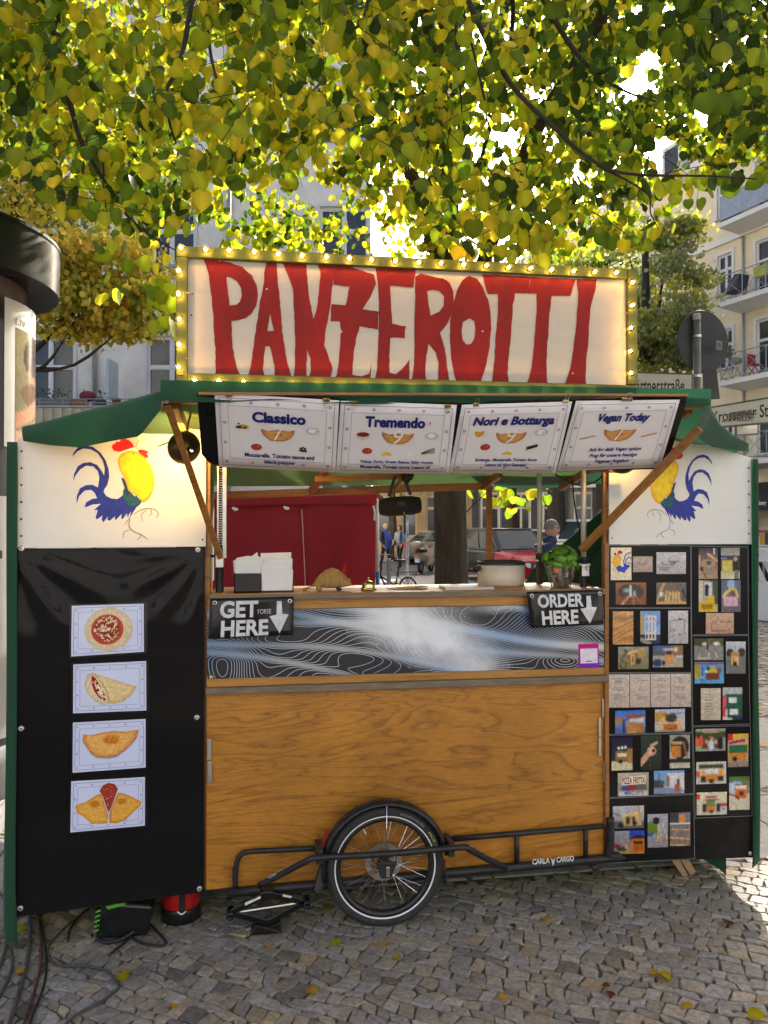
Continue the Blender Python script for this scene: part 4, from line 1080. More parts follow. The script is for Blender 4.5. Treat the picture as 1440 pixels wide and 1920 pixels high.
for i, sh in enumerate(sheets):
 c = Card(*[mp_(x, y, .0045 + .0006 * i) for x, y in sh['c']])
 t = thing('menu_sheet', sh['label'], 'menu', c.pt(.5, 1), group='menu sheets clipped under the sign')
 b = MB(); nseg = 14                                   # paper with a lazy bow and curl at the foot
 def pf(u, v): return c.pt(u, v, .0012 * math.sin(u * 6) * v)
 b.grid(pf, 10, 6); b.build('paper', m_paper, t, smooth=True, solid=.0006)
 for nm in c.c: pass
 c = Card(*[q_ + MN * .0022 for q_ in c.c])
 b = MB(); frame_lines(c, b, .035, .045, .965, .955); frame_lines(c, b, .10, .14, .90, .86, .001)
 for k in range(5):
  star(c, b, .07 + .215 * k, .093); star(c, b, .07 + .215 * k, .907)
 for k in (1, 2): star(c, b, .067, .093 + .271 * k); star(c, b, .933, .093 + .271 * k)
 b.build('printed_border', m_print, t, normals=False)
 h = sh['head']; b = MB(); c.text(b, h[0], *h[1:], .0012, 0, navy, bold=.045, shear=sh['sh']); b.build('heading', m_print, t, normals=False)
 b = MB(); panzerotto(c, b, *sh['pz'], seed=i); b.build('food_picture', m_print, t, normals=False)
 b = MB(); ca, cb, w = sh['pz']
 c.text(b, sh['price'], ca - .035, cb - .115, ca + .045, cb + .075, .0024, 0, (.9, .9, .9), shear=.2)
 c.line(b, [(ca + .05 + .012, cb + .075), (ca + .044, cb + .085), (ca + .044, cb + .105), (ca + .064, cb + .112)], .0012, .0024, 0, (.9, .9, .9))
 b.build('price', m_print, t, normals=False)
 for kd, a, b_, r_ in sh['foods']:
  b = MB(); food(c, b, kd, a, b_, r_); b.build('food_picture', m_print, t, normals=False)
 for ln_ in sh['lines']:
  b = MB(); c.text(b, ln_[0], *ln_[1:], .0012, 0, navy, bold=.030, shear=sh['sh']); b.build('ingredient_line', m_print, t, normals=False)
def binder(x, y, m, label, w=.026, up=False):
 p = mp_(x, y, .009); t = thing('binder_clip', label, 'clip', p, group='clips on the menu sheets')
 ex = V((1, 0, 0)); ez = (V((0, 0, 1)) - MN * MN.z).normalized()
 b = MB(); b.slab([p - ex * w / 2 + ez * .006, p + ex * w / 2 + ez * .006, p + ex * w / 2 - ez * .007, p - ex * w / 2 - ez * .007], MN * -.008); b.build('body', m, t, bevel=.001)
 s = 1 if up else -1
 q = [p + MN * .001 + ex * a * w + ez * (s * z) for a, z in ((-.18, .006), (-.28, .024), (-.18, .034), (.18, .034), (.28, .024), (.18, .006))]
 b = MB(); b.tube(smooth_path(q, 3), .0011, 5); b.build('handle', m_clip, t)
binder(429, 741, m_brass, 'brass binder clip on the upper left corner of the leftmost menu sheet')
binder(612, 751, m_brass, 'brass binder clip on the upper right corner of the leftmost menu sheet')
binder(664, 755, m_brass, 'brass binder clip on the upper left corner of the second menu sheet')
binder(840, 762, m_brass, 'brass binder clip on the upper right corner of the second menu sheet')
binder(893, 760, m_brass, 'brass binder clip on the upper left corner of the third menu sheet', .024, True)
binder(1061, 754, m_clip, 'silver binder clip on the upper right corner of the third menu sheet', .024, True)
binder(1176, 750, mat('dark_bulldog_clip', (.22, .20, .17), rough=.4, metal=.9), 'large dark bulldog clip on top of the rightmost menu sheet', .048, True)
m_vinyl = mat('black_glossy_vinyl', (.010, .010, .011), rough=.08, var=0, spec=.16)
ban = thing('vinyl_banner', 'glossy black vinyl banner with four food pictures on the left door', 'banner', DL.p(.37, .17, .01))
def vin(u, v):
 d = .012 + u * (DL.len - .016); z = .168 + v * (ZB - .010 - .168)
 wr = 0
 if v > .72:
  k = min(1, (v - .72) / .16)
  s1 = u * .75; z1_ = (1 - v) * 1.48                     # metres from the hinge, and from the top edge
  g1 = math.hypot(s1 - .02, z1_ - .02); a1 = math.atan2(z1_, s1 - .0)
  wr += .011 * k * math.exp(-((g1 - .16) / .11) ** 2) * math.sin(a1 * 13 + 4 * g1) * (s1 < .36)
  g2 = math.hypot(.75 - s1, z1_); a2 = math.atan2(z1_ + .02, .77 - s1)
  wr += .010 * k * math.exp(-((g2 - .22) / .16) ** 2) * math.sin(a2 * 11 + 2) * min(1, s1 / .3)
  wr += .006 * k * math.exp(-(z1_ / .10) ** 2) * math.sin(s1 * 9 + 1)
 if v < .06: wr += .006 * (1 - v / .06)
 return DL.p(d, z, .0035 + max(0, wr + .004 * (v > .72)) * min(1, (1 - v) * 14) * min(1, (v - .72) * 14 if v > .72 else 1))
b = MB(); b.grid(lambda u, v: vin(1 - u, v), 44, 90); b.build('vinyl_sheet', m_vinyl, ban, smooth=True)
for (x, y) in ((40, 1029), (371, 1031), (40, 1366), (369, 1345), (38, 1703), (374, 1666)):
 b = MB(); b.lathe([(.0035, .006), (.0075, .007), (.012, .0035), (.012, 0)], DL.px(x, y, .006), DL.n, 14); s_ = b.build('screw_washer', m_screw, ban, smooth=True)
 b = MB(); b.lathe([(0, .0062), (.0036, .0058)], DL.px(x, y, .006), DL.n, 8); b.build('screw_head', m_dark, s_)
fp = [([(134.7,1136),(269.4,1132),(270,1222),(133.3,1231)], 'top food print on the black banner showing dough with tomato and cheese', 0),
   ([(137.5,1246),(274,1239.5),(274.4,1332),(137,1337.5)], 'second food print on the black banner showing half folded dough', 1),
   ([(136.8,1355),(273,1348),(273,1439),(136,1449)], 'third food print on the black banner showing a fried half moon', 2),
   ([(133.6,1465),(271.7,1457),(271.7,1548),(132,1561)], 'bottom food print on the black banner showing a cut pastry with salami', 3)]
m_foodpaper = mat('food_print_paper', (.66, .72, .96), rough=.2, var=.03, scale=4)
fr_ = random.Random(8)
for q, lab, kind in fp:
 c = Card(*[DL.px(x, y, .0095) for x, y in q]); asp = c.w / c.h
 o = MB(); c.slab(o, .0012, 0, None, -.03, -.03, 1.05, 1.04, -.0006); lam = o.build('laminate_margin', mat('black_laminate', (.008, .008, .009), rough=.12, var=.1), ban)
 o = MB(); c.slab(o, .001, 0); pr = o.build('food_print', m_foodpaper, ban); pr['label'] = lab
 b = MB(); frame_lines(c, b, .03, .045, .97, .955, .0012); frame_lines(c, b, .09, .135, .91, .865, .0009)
 for k in range(5): star(c, b, .06 + .22 * k, .09, .015); star(c, b, .06 + .22 * k, .91, .015)
 for k in (1, 2): star(c, b, .055, .09 + .273 * k, .015); star(c, b, .945, .09 + .273 * k, .015)
 D1, D2 = S(226, 206, 170), S(205, 180, 136)
 if kind == 0:
  c.oval(b, .51, .50, .335, .44, .0012, 0, D1, 28, S(214, 194, 160)); c.oval(b, .49, .50, .225, .31, .0014, 0, S(150, 26, 16), 24, S(190, 70, 40))
  for i in range(120):
   t = fr_.uniform(0, 6.3); r_ = fr_.random() ** .6
   c.oval(b, .49 + .175 * r_ * math.cos(t), .49 + .25 * r_ * math.sin(t), fr_.uniform(.008, .017), fr_.uniform(.012, .024), .0016 + .00002 * i, 0, fr_.choice((S(236, 222, 180), S(216, 196, 140), S(240, 232, 205), S(196, 170, 110))), 6)
 elif kind == 1:
  c.blob(b, [(.19, .22), (.26, .18), (.36, .28), (.46, .42), (.50, .62), (.50, .82), (.42, .85), (.30, .78), (.19, .60), (.15, .42)], .0012, 0, D1, D2, .8)
  c.poly(b, [(.25, .24), (.30, .30), (.38, .50), (.45, .70), (.43, .77), (.36, .72), (.28, .56), (.24, .38)], .0014, 0, S(165, 30, 20))
  for i in range(36):
   k = fr_.random(); c.oval(b, .27 + .16 * k + fr_.uniform(-.03, .03), .36 + .36 * k + fr_.uniform(-.04, .04), .013, .020, .0016 + .00002 * i, 0, fr_.choice((S(240, 228, 190), S(230, 214, 160), S(246, 240, 220))), 6)
  c.blob(b, [(.26, .18), (.38, .26), (.58, .36), (.80, .48), (.87, .50), (.80, .66), (.68, .80), (.54, .84), (.48, .80), (.42, .52), (.34, .34)], .0019, 0, S(230, 204, 150), S(205, 174, 118), .75)
  c.line(b, [(.30, .24), (.40, .42), (.47, .62), (.485, .82)], .003, .0022, 0, S(190, 158, 100)); c.line(b, [(.33, .28), (.45, .48), (.50, .66)], .002, .0023, 0, S(240, 220, 175))
 elif kind == 2:
  pts = [(.14, .24), (.24, .27), (.40, .23), (.55, .21), (.72, .24), (.90, .21), (.88, .36), (.80, .50), (.70, .62), (.60, .72), (.48, .74), (.32, .71), (.24, .62), (.18, .48), (.13, .36)]
  c.blob(b, [(x, y + .03) for x, y in pts], .0011, 0, S(110, 120, 170), m_foodpaper and S(170, 180, 215), .9)
  c.blob(b, pts, .0014, 0, S(234, 178, 100), S(204, 126, 44), .78)
  c.oval(b, .52, .38, .14, .12, .0016, 0, S(214, 136, 42), 14, S(233, 174, 94))
  for i in range(14): c.oval(b, .44 + fr_.uniform(0, .18), .33 + fr_.uniform(0, .12), .02, .018, .0018 + .00003 * i, 0, S(196, 112, 34), 8, S(222, 150, 62))
 else:
  c.blob(b, [(.06, .48), (.20, .42), (.34, .30), (.41, .28), (.45, .50), (.50, .72), (.49, .88), (.40, .88), (.28, .86), (.18, .72), (.08, .62)], .0013, 0, S(232, 176, 78), S(206, 134, 40), .78)
  c.blob(b, [(.95, .50), (.84, .40), (.70, .30), (.63, .28), (.57, .48), (.51, .72), (.52, .88), (.62, .90), (.74, .84), (.84, .70), (.94, .58)], .0014, 0, S(230, 172, 74), S(204, 130, 38), .78)
  for (x, y) in ((.32, .48), (.68, .46)): c.oval(b, x, y, .08, .08, .0016, 0, S(200, 124, 34), 10, S(230, 172, 76))
  c.blob(b, [(.38, .22), (.42, .12), (.50, .07), (.58, .10), (.63, .20), (.60, .32), (.54, .56), (.51, .66), (.48, .58), (.43, .34)], .0018, 0, S(168, 62, 48), S(140, 36, 30), .8)
  for i in range(40):
   y = fr_.uniform(.12, .52); w_ = .10 * (1 - (y - .1) / .5); c.oval(b, .505 + fr_.uniform(-w_, w_), y, .008, .012, .0020 + .00002 * i, 0, fr_.choice((S(220, 150, 130), S(120, 26, 24), S(205, 110, 90))), 5)
 b.build('food_picture', m_photo, pr, normals=False)
def photo_mesh(mb, c, ops, n=30, seed=0):
 r = random.Random(seed); nx = n; ny = max(8, int(n * c.h / c.w))
 def val(s, t):
  col = (.3, .3, .3)
  for o in ops:
   k = o[0]
   if k == 'g': col = tuple(a * (1 - t) + b_ * t for a, b_ in zip(S(*o[1]), S(*o[2])))
   elif k == 'r':
    if o[1] <= s <= o[3] and o[2] <= t <= o[4]: col = S(*o[5])
   elif k == 'e':
    if ((s - o[1]) / o[3]) ** 2 + ((t - o[2]) / o[4]) ** 2 <= 1: col = S(*o[5])
   elif k == 'l':
    ax, ay, bx, by, w = o[1:6]; L2 = (bx - ax) ** 2 + (by - ay) ** 2 + 1e-9
    h = max(0, min(1, ((s - ax) * (bx - ax) + (t - ay) * (by - ay)) / L2))
    if math.hypot(s - ax - h * (bx - ax), t - ay - h * (by - ay)) <= w: col = S(*o[6])
   elif k == 'n':
    f = 1 + o[1] * r.uniform(-1, 1); col = tuple(x * f for x in col)
   elif k == 'w':
    f = 1 + o[1] * math.sin(o[2] * s + o[3] * t + 3 * math.sin(7 * t + 4 * s)); col = tuple(x * f for x in col)
  return col
 A = np.array([[val(i / nx, j / ny) for i in range(nx + 1)] for j in range(ny + 1)])
 q = np.random.RandomState(seed); B_ = np.pad(A, ((1, 1), (1, 1), (0, 0)), 'edge')
 A = .42 * A + .58 * sum(B_[1 + dy:ny + 2 + dy, 1 + dx:nx + 2 + dx] for dx, dy in ((0, 1), (1, 0), (0, -1), (-1, 0))) / 4
 lo = np.kron(q.uniform(.70, 1.25, (ny // 4 + 2, nx // 4 + 2)), np.ones((4, 4)))[:ny + 1, :nx + 1]
 A = A * (.35 * lo + .65 * q.uniform(.86, 1.12, lo.shape))[..., None] if n > 10 and ops[-1] != ('n', .04) else A
 mb.grid(lambda u, v: c.pt(u, v, .0009), nx, ny, 0, lambda u, v: tuple(A[round(v * ny), round(u * nx)]))
N_ = ('n', .12); N2 = ('n', .25)
CART = lambda x, y, w, h: [('r', x, y, x + w, y + h, (196, 118, 40)), ('r', x + .08 * w, y - .35 * h, x + .92 * w, y, (70, 60, 44)), ('r', x + .2 * w, y - .28 * h, x + .8 * w, y - .05 * h, (190, 190, 180)), ('r', x - .05 * w, y - .5 * h, x + 1.05 * w, y - .33 * h, (40, 70, 48)), ('e', x + .5 * w, y + h, .16 * w, .2 * h, (30, 26, 24))]
SK = lambda *ls: [('g', (206, 204, 208), (176, 172, 176))] + [('l', *l, .012, (90, 88, 96)) for l in ls] + [('n', .04)]
PAPER = lambda seed: [('g', (206, 194, 180), (188, 170, 160))] + [('l', random.Random(seed * 9 + i).uniform(.1, .5), .12 + .07 * i, random.Random(seed * 7 + i).uniform(.55, .9), .12 + .07 * i, .008, (130, 122, 118)) for i in range(11)] + [('n', .04)]
ya, yb2 = 1010, 1310
PH = []                                                    # (sheet, X0, Y0, X1, Y1, base, ops)
PH += [(0, 113, 75, 287, 350, ya, 'rooster'),
 (0, 300, 150, 466, 282, ya, [('g', (190, 172, 160), (170, 150, 140)), ('l', .1, .5, .9, .45, .015, (110, 100, 96)), ('l', .3, .5, .3, .3, .012, (110, 100, 96)), ('l', .6, .48, .75, .25, .012, (110, 100, 96)), N_]),
 (0, 498, 115, 747, 298, ya, SK((.2, .45, .75, .42), (.2, .45, .2, .58), (.35, .43, .35, .58), (.5, .43, .5, .58), (.75, .42, .75, .55), (.2, .58, .75, .55), (.1, .72, .5, .72), (.1, .8, .4, .8)) + [('r', .55, .4, .66, .54, (70, 80, 130))]),
 (0, 155, 370, 412, 557, ya, [('g', (150, 104, 62), (120, 74, 52)), ('e', .5, .42, .42, .36, (84, 52, 34)), ('e', .5, .42, .30, .26, (60, 74, 72)), ('e', .36, .36, .1, .08, (140, 190, 190)), ('r', .46, .1, .52, .62, (210, 214, 200)), ('r', .28, .58, .38, .68, (190, 40, 36)), ('l', .2, 1, .45, .62, .03, (200, 160, 130)), ('l', .6, 1, .55, .6, .03, (176, 110, 84)), ('l', .9, 1, .62, .6, .03, (160, 96, 70)), ('e', .62, .5, .03, .14, (170, 196, 200)), N2]),
 (0, 498, 370, 750, 553, ya, [('g', (120, 108, 92), (108, 98, 86)), ('l', .02, .8, .25, .05, .03, (216, 176, 120))] + [('l', .30 + .12 * i, .95, .34 + .10 * i, .45 - .04 * (i == 0), .032, (226, 186, 122)) for i in range(5)] + [('r', .1, .45, .2, .62, (220, 220, 226)), ('l', .82, .1, .98, .7, .04, (50, 54, 66)), ('e', .86, .2, .06, .1, (60, 120, 140)), ('r', 0, .9, 1, 1, (206, 160, 110)), N_]),
 (1, 130, 613, 303, 893, ya, [('g', (196, 150, 96), (196, 140, 80)), ('w', .28, 9, 34), N_]),
 (1, 362, 610, 530, 888, ya, [('g', (120, 160, 222), (150, 180, 226)), ('r', 0, .1, .12, .8, (200, 160, 60)), ('r', 0, .72, 1, 1, (42, 52, 86)), ('l', 0, .85, .5, 1, .06, (150, 150, 130))] + [('l', *l, .022, (232, 216, 190)) for l in ((.27, .15, .27, .86), (.75, .15, .75, .86), (.27, .15, .75, .15), (.27, .86, .75, .86), (.27, .33, .75, .33), (.42, .15, .42, .86), (.58, .15, .58, .86), (.27, .68, .75, .68))] + [('r', .9, .35, .95, .4, (60, 60, 70)), N_]),
 (1, 598, 608, 765, 885, ya, SK((.08, .3, .75, .26), (.58, .26, .58, .72), (.1, .3, .1, .65), (.1, .6, .35, .58), (.35, .48, .35, .62), (.75, .26, .95, .34), (.8, .3, .8, .72), (.2, .75, .3, .75)) + [('e', .58, .26, .05, .03, (50, 50, 60)), ('e', .58, .72, .04, .03, (50, 50, 60))]),
 (1, 175, 912, 432, 1100, ya, [('g', (150, 146, 136), (126, 118, 76)), ('r', .30, .3, .72, .78, (150, 108, 54)), ('l', .28, .32, .82, .1, .05, (222, 190, 130)), ('r', .42, .38, .56, .8, (222, 194, 136)), ('r', .45, .42, .53, .74, (120, 88, 40)), ('r', .66, .12, .84, .5, (190, 146, 84)), ('e', .17, .82, .13, .17, (34, 32, 36)), ('e', .17, .82, .09, .12, (130, 124, 90)), ('e', .66, .66, .1, .14, (50, 46, 44)), ('l', .1, .6, .3, .2, .025, (30, 30, 34)), ('l', .2, .1, .3, .3, .02, (30, 30, 34)), N_]),
 (1, 468, 902, 722, 1085, ya, [('g', (60, 90, 150), (150, 146, 140)), ('r', 0, .3, .4, .5, (88, 90, 96)), ('r', .62, .0, 1, .42, (150, 110, 66)), ('r', .72, .1, .8, .25, (220, 220, 210)), ('r', 0, .5, 1, 1, (172, 164, 148)), ('e', .14, .8, .16, .2, (40, 56, 104)), ('r', .42, .42, .68, .84, (208, 148, 80)), ('r', .36, .12, .74, .2, (206, 196, 180)), ('r', .44, .22, .62, .42, (40, 44, 54)), ('e', .36, .8, .06, .12, (30, 30, 32)), ('r', .8, .46, 1, .5, (230, 230, 228)), N_]),
 (2, 97, 1146, 269, 1425, ya, PAPER(1) + [('l', .1, .12, .85, .12, .01, (120, 112, 110)), ('r', .3, .2, .6, .23, (150, 140, 136))]), (2, 274, 1144, 444, 1423, ya, PAPER(2)), (2, 450, 1142, 616, 1421, ya, PAPER(3)), (2, 620, 1140, 788, 1419, ya, PAPER(4) + [('r', .2, .4, .7, .42, (110, 100, 100))]),
 (2, 150, 103, 405, 295, yb2, [('g', (56, 116, 206), (120, 160, 214)), ('e', .1, .4, .14, .16, (180, 120, 60)), ('r', 0, .5, .4, .75, (120, 130, 160)), ('r', 0, .72, 1, 1, (70, 104, 176)), ('r', .48, .3, .95, .62, (200, 204, 216)), ('l', .42, .26, .95, .24, .09, (150, 90, 62)), ('r', .38, .52, .7, 1, (190, 134, 80)), ('r', .7, .55, .95, 1, (176, 124, 66)), ('l', .27, .4, .27, .95, .035, (24, 26, 40)), ('l', .27, .45, .5, .32, .02, (24, 26, 40)), N_]),
 (2, 485, 92, 738, 282, yb2, [('g', (176, 190, 220), (190, 186, 180)), ('r', 0, .12, .42, .55, (196, 152, 60)), ('e', .55, .4, .2, .2, (60, 62, 56)), ('r', .14, .42, .32, .95, (220, 184, 130)), ('r', .72, .42, .9, .98, (222, 188, 138)), ('r', .3, .62, .74, .96, (190, 104, 40)), ('r', .3, .58, .74, .64, (226, 210, 180)), ('l', .3, .22, .85, .2, .022, (120, 34, 40)), ('e', .5, .96, .1, .1, (40, 30, 24)), ('r', 0, .92, 1, 1, (150, 148, 140)), N_]),
 (3, 120, 323, 296, 607, yb2, [('g', (24, 26, 60), (54, 44, 60)), ('r', 0, .72, 1, 1, (206, 196, 160)), ('r', .18, .42, .8, .74, (142, 104, 62)), ('r', .3, .5, .7, .6, (226, 214, 180)), ('e', .34, .34, .05, .04, (255, 255, 250)), ('e', .5, .33, .05, .04, (255, 255, 250)), ('e', .66, .32, .05, .04, (255, 255, 250)), ('r', .75, .36, 1, .8, (170, 128, 70)), ('e', .42, .74, .12, .06, (34, 26, 24)), N_]),
 (3, 366, 312, 540, 602, yb2, [('g', (46, 66, 58), (26, 32, 28)), ('l', .0, .8, .4, .52, .10, (206, 160, 130)), ('e', .52, .46, .22, .13, (214, 166, 136)), ('e', .62, .44, .09, .05, (30, 30, 28)), ('l', .5, .3, .78, .22, .045, (212, 164, 134)), ('l', .4, .62, .5, 1, .008, (70, 90, 80)), ('n', .06)]),
 (3, 610, 307, 780, 588, yb2, [('g', (150, 150, 140), (196, 190, 172)), ('e', .5, .38, .46, .34, (40, 42, 48)), ('r', .08, .32, .55, .68, (196, 126, 54)), ('r', .12, .2, .6, .28, (200, 160, 110)), ('l', .7, .25, .85, .66, .04, (160, 100, 50)), ('r', .0, .72, 1, .84, (36, 38, 48)), N_]),
 (3, 172, 628, 432, 823, yb2, 'pizzafritta'),
 (3, 477, 610, 733, 805, yb2, [('g', (110, 160, 220), (150, 164, 186)), ('r', .45, .1, 1, .85, (216, 212, 210)), ('r', .42, .2, .5, .7, (150, 90, 90)), ('r', 0, .4, .32, .75, (52, 60, 66)), ('r', .2, .42, .34, .6, (50, 96, 66)), ('l', .16, .1, .16, .75, .014, (60, 60, 64)), ('r', 0, .72, .9, 1, (128, 146, 176)), ('r', .68, .6, .84, .92, (176, 80, 44)), ('r', .75, .36, .84, .66, (60, 74, 66)), N_]),
 (4, 130, 908, 393, 1098, yb2, [('g', (196, 196, 206), (120, 122, 130)), ('r', 0, .7, 1, 1, (90, 92, 102)), ('l', 0, .3, .4, .5, .04, (100, 104, 140)), ('r', .33, .4, .92, .86, (206, 170, 110)), ('l', .3, .42, .9, .28, .06, (226, 196, 140)), ('r', .42, .5, .55, .8, (50, 40, 34)), ('r', .62, .46, .72, .72, (60, 50, 40)), ('e', .26, .86, .1, .13, (32, 32, 36)), ('e', .7, .78, .08, .12, (34, 34, 38)), ('l', .8, 0, .86, .4, .03, (190, 150, 80)), N_]),
 (4, 130, 1118, 396, 1312, yb2, [('g', (150, 150, 162), (120, 120, 112)), ('r', .52, 0, 1, .42, (40, 76, 176)), ('e', .8, .4, .25, .2, (24, 32, 40)), ('r', 0, .82, 1, 1, (160, 150, 80)), ('r', .6, .36, 1, .98, (206, 112, 28)), ('r', .66, .44, .95, .58, (60, 34, 20)), ('r', .66, .64, .95, .9, (176, 88, 20)), ('e', .14, .66, .12, .1, (150, 26, 36)), ('e', .3, .78, .2, .1, (60, 60, 66)), ('r', .4, .55, .47, .78, (200, 140, 100)), N2]),
 (4, 424, 975, 595, 1257, yb2, [('g', (170, 170, 178), (140, 140, 148)), ('e', .2, .42, .3, .2, (100, 128, 40)), ('e', .42, .2, .18, .11, (26, 26, 28)), ('l', .3, .35, .55, .62, .06, (104, 132, 44)), ('r', 0, .55, .25, .68, (50, 110, 150)), ('l', .55, .35, .5, .85, .02, (224, 200, 160)), ('l', .75, .3, 1, .85, .022, (222, 196, 150)), ('l', .42, .86, 1, .8, .03, (190, 120, 70)), ('l', .62, .5, .68, .85, .014, (224, 200, 160)), N_]),
 (4, 612, 962, 783, 1245, yb2, [('g', (110, 116, 126), (130, 116, 104)), ('r', .45, .06, .74, .32, (214, 136, 56)), ('r', 0, .3, 1, .36, (220, 222, 226)), ('r', 0, .0, .4, .3, (60, 66, 74)), ('l', 0, .74, 1, .8, .02, (226, 170, 116)), ('l', .1, .5, .95, .52, .018, (216, 160, 104)), ('l', .35, .5, .2, .76, .016, (216, 160, 104)), ('l', .95, .4, .97, .8, .018, (196, 120, 70)), ('l', 0, .95, .8, .98, .018, (226, 176, 120)), N_]),
 (5, 855, 80, 1014, 340, ya, [('g', (60, 52, 70), (176, 148, 120)), ('r', 0, .25, .08, 1, (200, 160, 120)), ('l', .5, .2, 1, .42, .05, (206, 160, 120)), ('e', .5, .5, .4, .14, (170, 146, 110)), ('r', .42, .42, .66, .54, (50, 74, 130)), ('e', .16, .68, .1, .08, (60, 60, 90)), ('l', .25, .8, .4, .95, .02, (60, 50, 50)), ('r', .78, 0, .86, .2, (210, 216, 230)), N2]),
 (5, 1042, 78, 1200, 340, ya, [('g', (140, 142, 140), (206, 204, 170)), ('r', 0, .25, 1, .75, (60, 56, 66)), ('r', .06, .4, .62, .82, (190, 176, 80)), ('r', .12, .46, .34, .76, (206, 190, 100)), ('r', .38, .46, .58, .76, (206, 190, 100)), ('r', .64, .42, .95, .72, (20, 20, 26)), ('e', .78, .36, .11, .07, (196, 150, 130)), ('r', .72, .72, .96, 1, (110, 116, 96)), ('r', .0, .3, .3, .38, (110, 124, 190)), N_]),
 (5, 855, 352, 1015, 618, ya, [('g', (150, 140, 110), (190, 176, 120)), ('r', .6, 0, 1, .75, (74, 80, 60)), ('r', .3, .06, .72, .55, (196, 200, 210)), ('e', .42, .22, .12, .1, (40, 34, 34)), ('r', .32, .28, .52, .5, (44, 38, 40)), ('r', 0, 0, .2, .7, (206, 200, 180)), ('r', .05, .68, .85, 1, (212, 172, 20)), ('r', .45, .48, .8, .7, (222, 184, 34)), ('r', .15, .76, .7, .9, (150, 118, 16)), N_]),
 (5, 1045, 350, 1208, 618, ya, [('g', (96, 110, 130), (110, 92, 100)), ('e', .5, .12, .2, .16, (150, 190, 220)), ('l', .1, .5, .5, .28, .06, (216, 190, 110)), ('l', .86, .5, .7, .28, .05, (216, 190, 110)), ('l', .45, .28, .75, .28, .04, (206, 180, 100)), ('r', .5, .32, .72, .5, (120, 84, 70)), ('r', .12, .52, .86, .82, (206, 166, 184)), N_]),
 (5, 915, 627, 1150, 802, ya, [('g', (204, 170, 144), (186, 146, 122))] + [('l', *l, .010, (110, 86, 76)) for l in ((.2, .5, .78, .5), (.2, .5, .35, .35), (.35, .35, .95, .35), (.78, .5, .95, .35), (.2, .5, .2, .85), (.78, .5, .78, .85), (.2, .85, .78, .85), (.95, .35, .95, .7), (.78, .85, .95, .7), (.5, .42, .9, .42), (.2, .68, .78, .68), (.4, .35, .36, .5))] + [('n', .05)]),
 (6, 817, 843, 1063, 1025, ya, [('g', (110, 100, 80), (130, 132, 130)), ('e', .2, .15, .3, .2, (80, 74, 44)), ('e', .8, .15, .3, .18, (92, 84, 52)), ('r', 0, .38, 1, 1, (134, 136, 134)), ('e', .37, .26, .08, .07, (230, 232, 238)), ('e', .77, .24, .12, .08, (226, 230, 236)), ('l', .46, .22, .46, .5, .03, (24, 24, 28)), ('l', .12, .9, .9, .88, .016, (222, 200, 160)), ('l', .22, .65, .72, .64, .014, (222, 200, 160)), ('l', .22, .65, .12, .9, .014, (222, 200, 160)), ('l', .5, .65, .5, .9, .012, (222, 200, 160)), ('l', .72, .64, .8, .88, .014, (222, 200, 160)), N_]),
 (6, 820, 1040, 1067, 1222, ya, [('g', (90, 150, 200), (80, 160, 214)), ('l', 0, .1, 1, .05, .05, (130, 80, 90)), ('r', 0, .12, .18, .8, (170, 150, 60)), ('r', .34, .42, .9, .52, (220, 216, 206)), ('r', .4, .52, .86, .84, (120, 56, 36)), ('r', .52, .2, .72, .48, (190, 186, 60)), ('r', .74, .26, .9, .5, (150, 76, 46)), ('e', .46, .32, .06, .1, (50, 40, 30)), ('r', .26, .2, .29, .9, (60, 50, 44)), ('l', .1, .75, .34, .7, .012, (220, 220, 214)), N_]),
 (6, 1085, 868, 1250, 1138, ya, [('g', (196, 200, 208), (110, 112, 110)), ('e', .2, .36, .2, .14, (60, 60, 46)), ('e', .8, .34, .2, .14, (64, 64, 52)), ('r', 0, .46, 1, 1, (116, 118, 116)), ('r', .24, .34, .68, .46, (186, 140, 84)), ('r', .28, .46, .64, .72, (220, 180, 120)), ('e', .46, .7, .1, .08, (60, 44, 36)), ('r', .34, .5, .4, .66, (150, 110, 64)), N_]),
 (6, 873, 1262, 1040, 1530, ya, [('g', (206, 196, 176), (186, 174, 150))] + [('l', .2, .2 + .09 * i, .55 + .05 * (i % 3), .2 + .09 * i, .011, (120, 112, 100)) for i in range(8)] + [('w', .06, 3, 21), ('n', .06)]),
 (6, 1057, 1255, 1222, 1528, ya, [('g', (170, 180, 186), (200, 190, 180)), ('r', .15, .2, 1, .66, (36, 92, 70)), ('r', .25, .62, 1, .95, (40, 84, 66)), ('r', .5, .9, 1, 1, (30, 50, 90)), ('e', .08, .42, .12, .2, (206, 90, 96)), ('r', .0, .6, .16, .9, (200, 70, 80)), ('r', .32, .3, .72, .48, (216, 218, 222)), ('r', .34, .68, .78, .85, (220, 222, 226)), N_]),
 (7, 828, 257, 1080, 445, yb2, [('g', (150, 160, 130), (150, 150, 144)), ('r', .0, .1, 1, .4, (60, 80, 44)), ('r', .25, .02, .78, .16, (206, 190, 186)), ('l', .3, .09, .75, .09, .03, (160, 40, 50)), ('r', .2, .4, .8, .9, (96, 60, 40)), ('r', .74, .4, .9, .95, (26, 28, 36)), ('e', .12, .55, .14, .28, (214, 92, 76)), ('e', .1, .3, .06, .1, (60, 40, 34)), ('r', .02, .8, .2, 1, (150, 170, 130)), ('e', .54, .46, .07, .12, (190, 140, 100)), ('e', .52, .74, .10, .22, (196, 210, 224)), ('e', .36, .58, .05, .1, (210, 160, 130)), ('e', .68, .6, .05, .1, (200, 170, 150)), N2]),
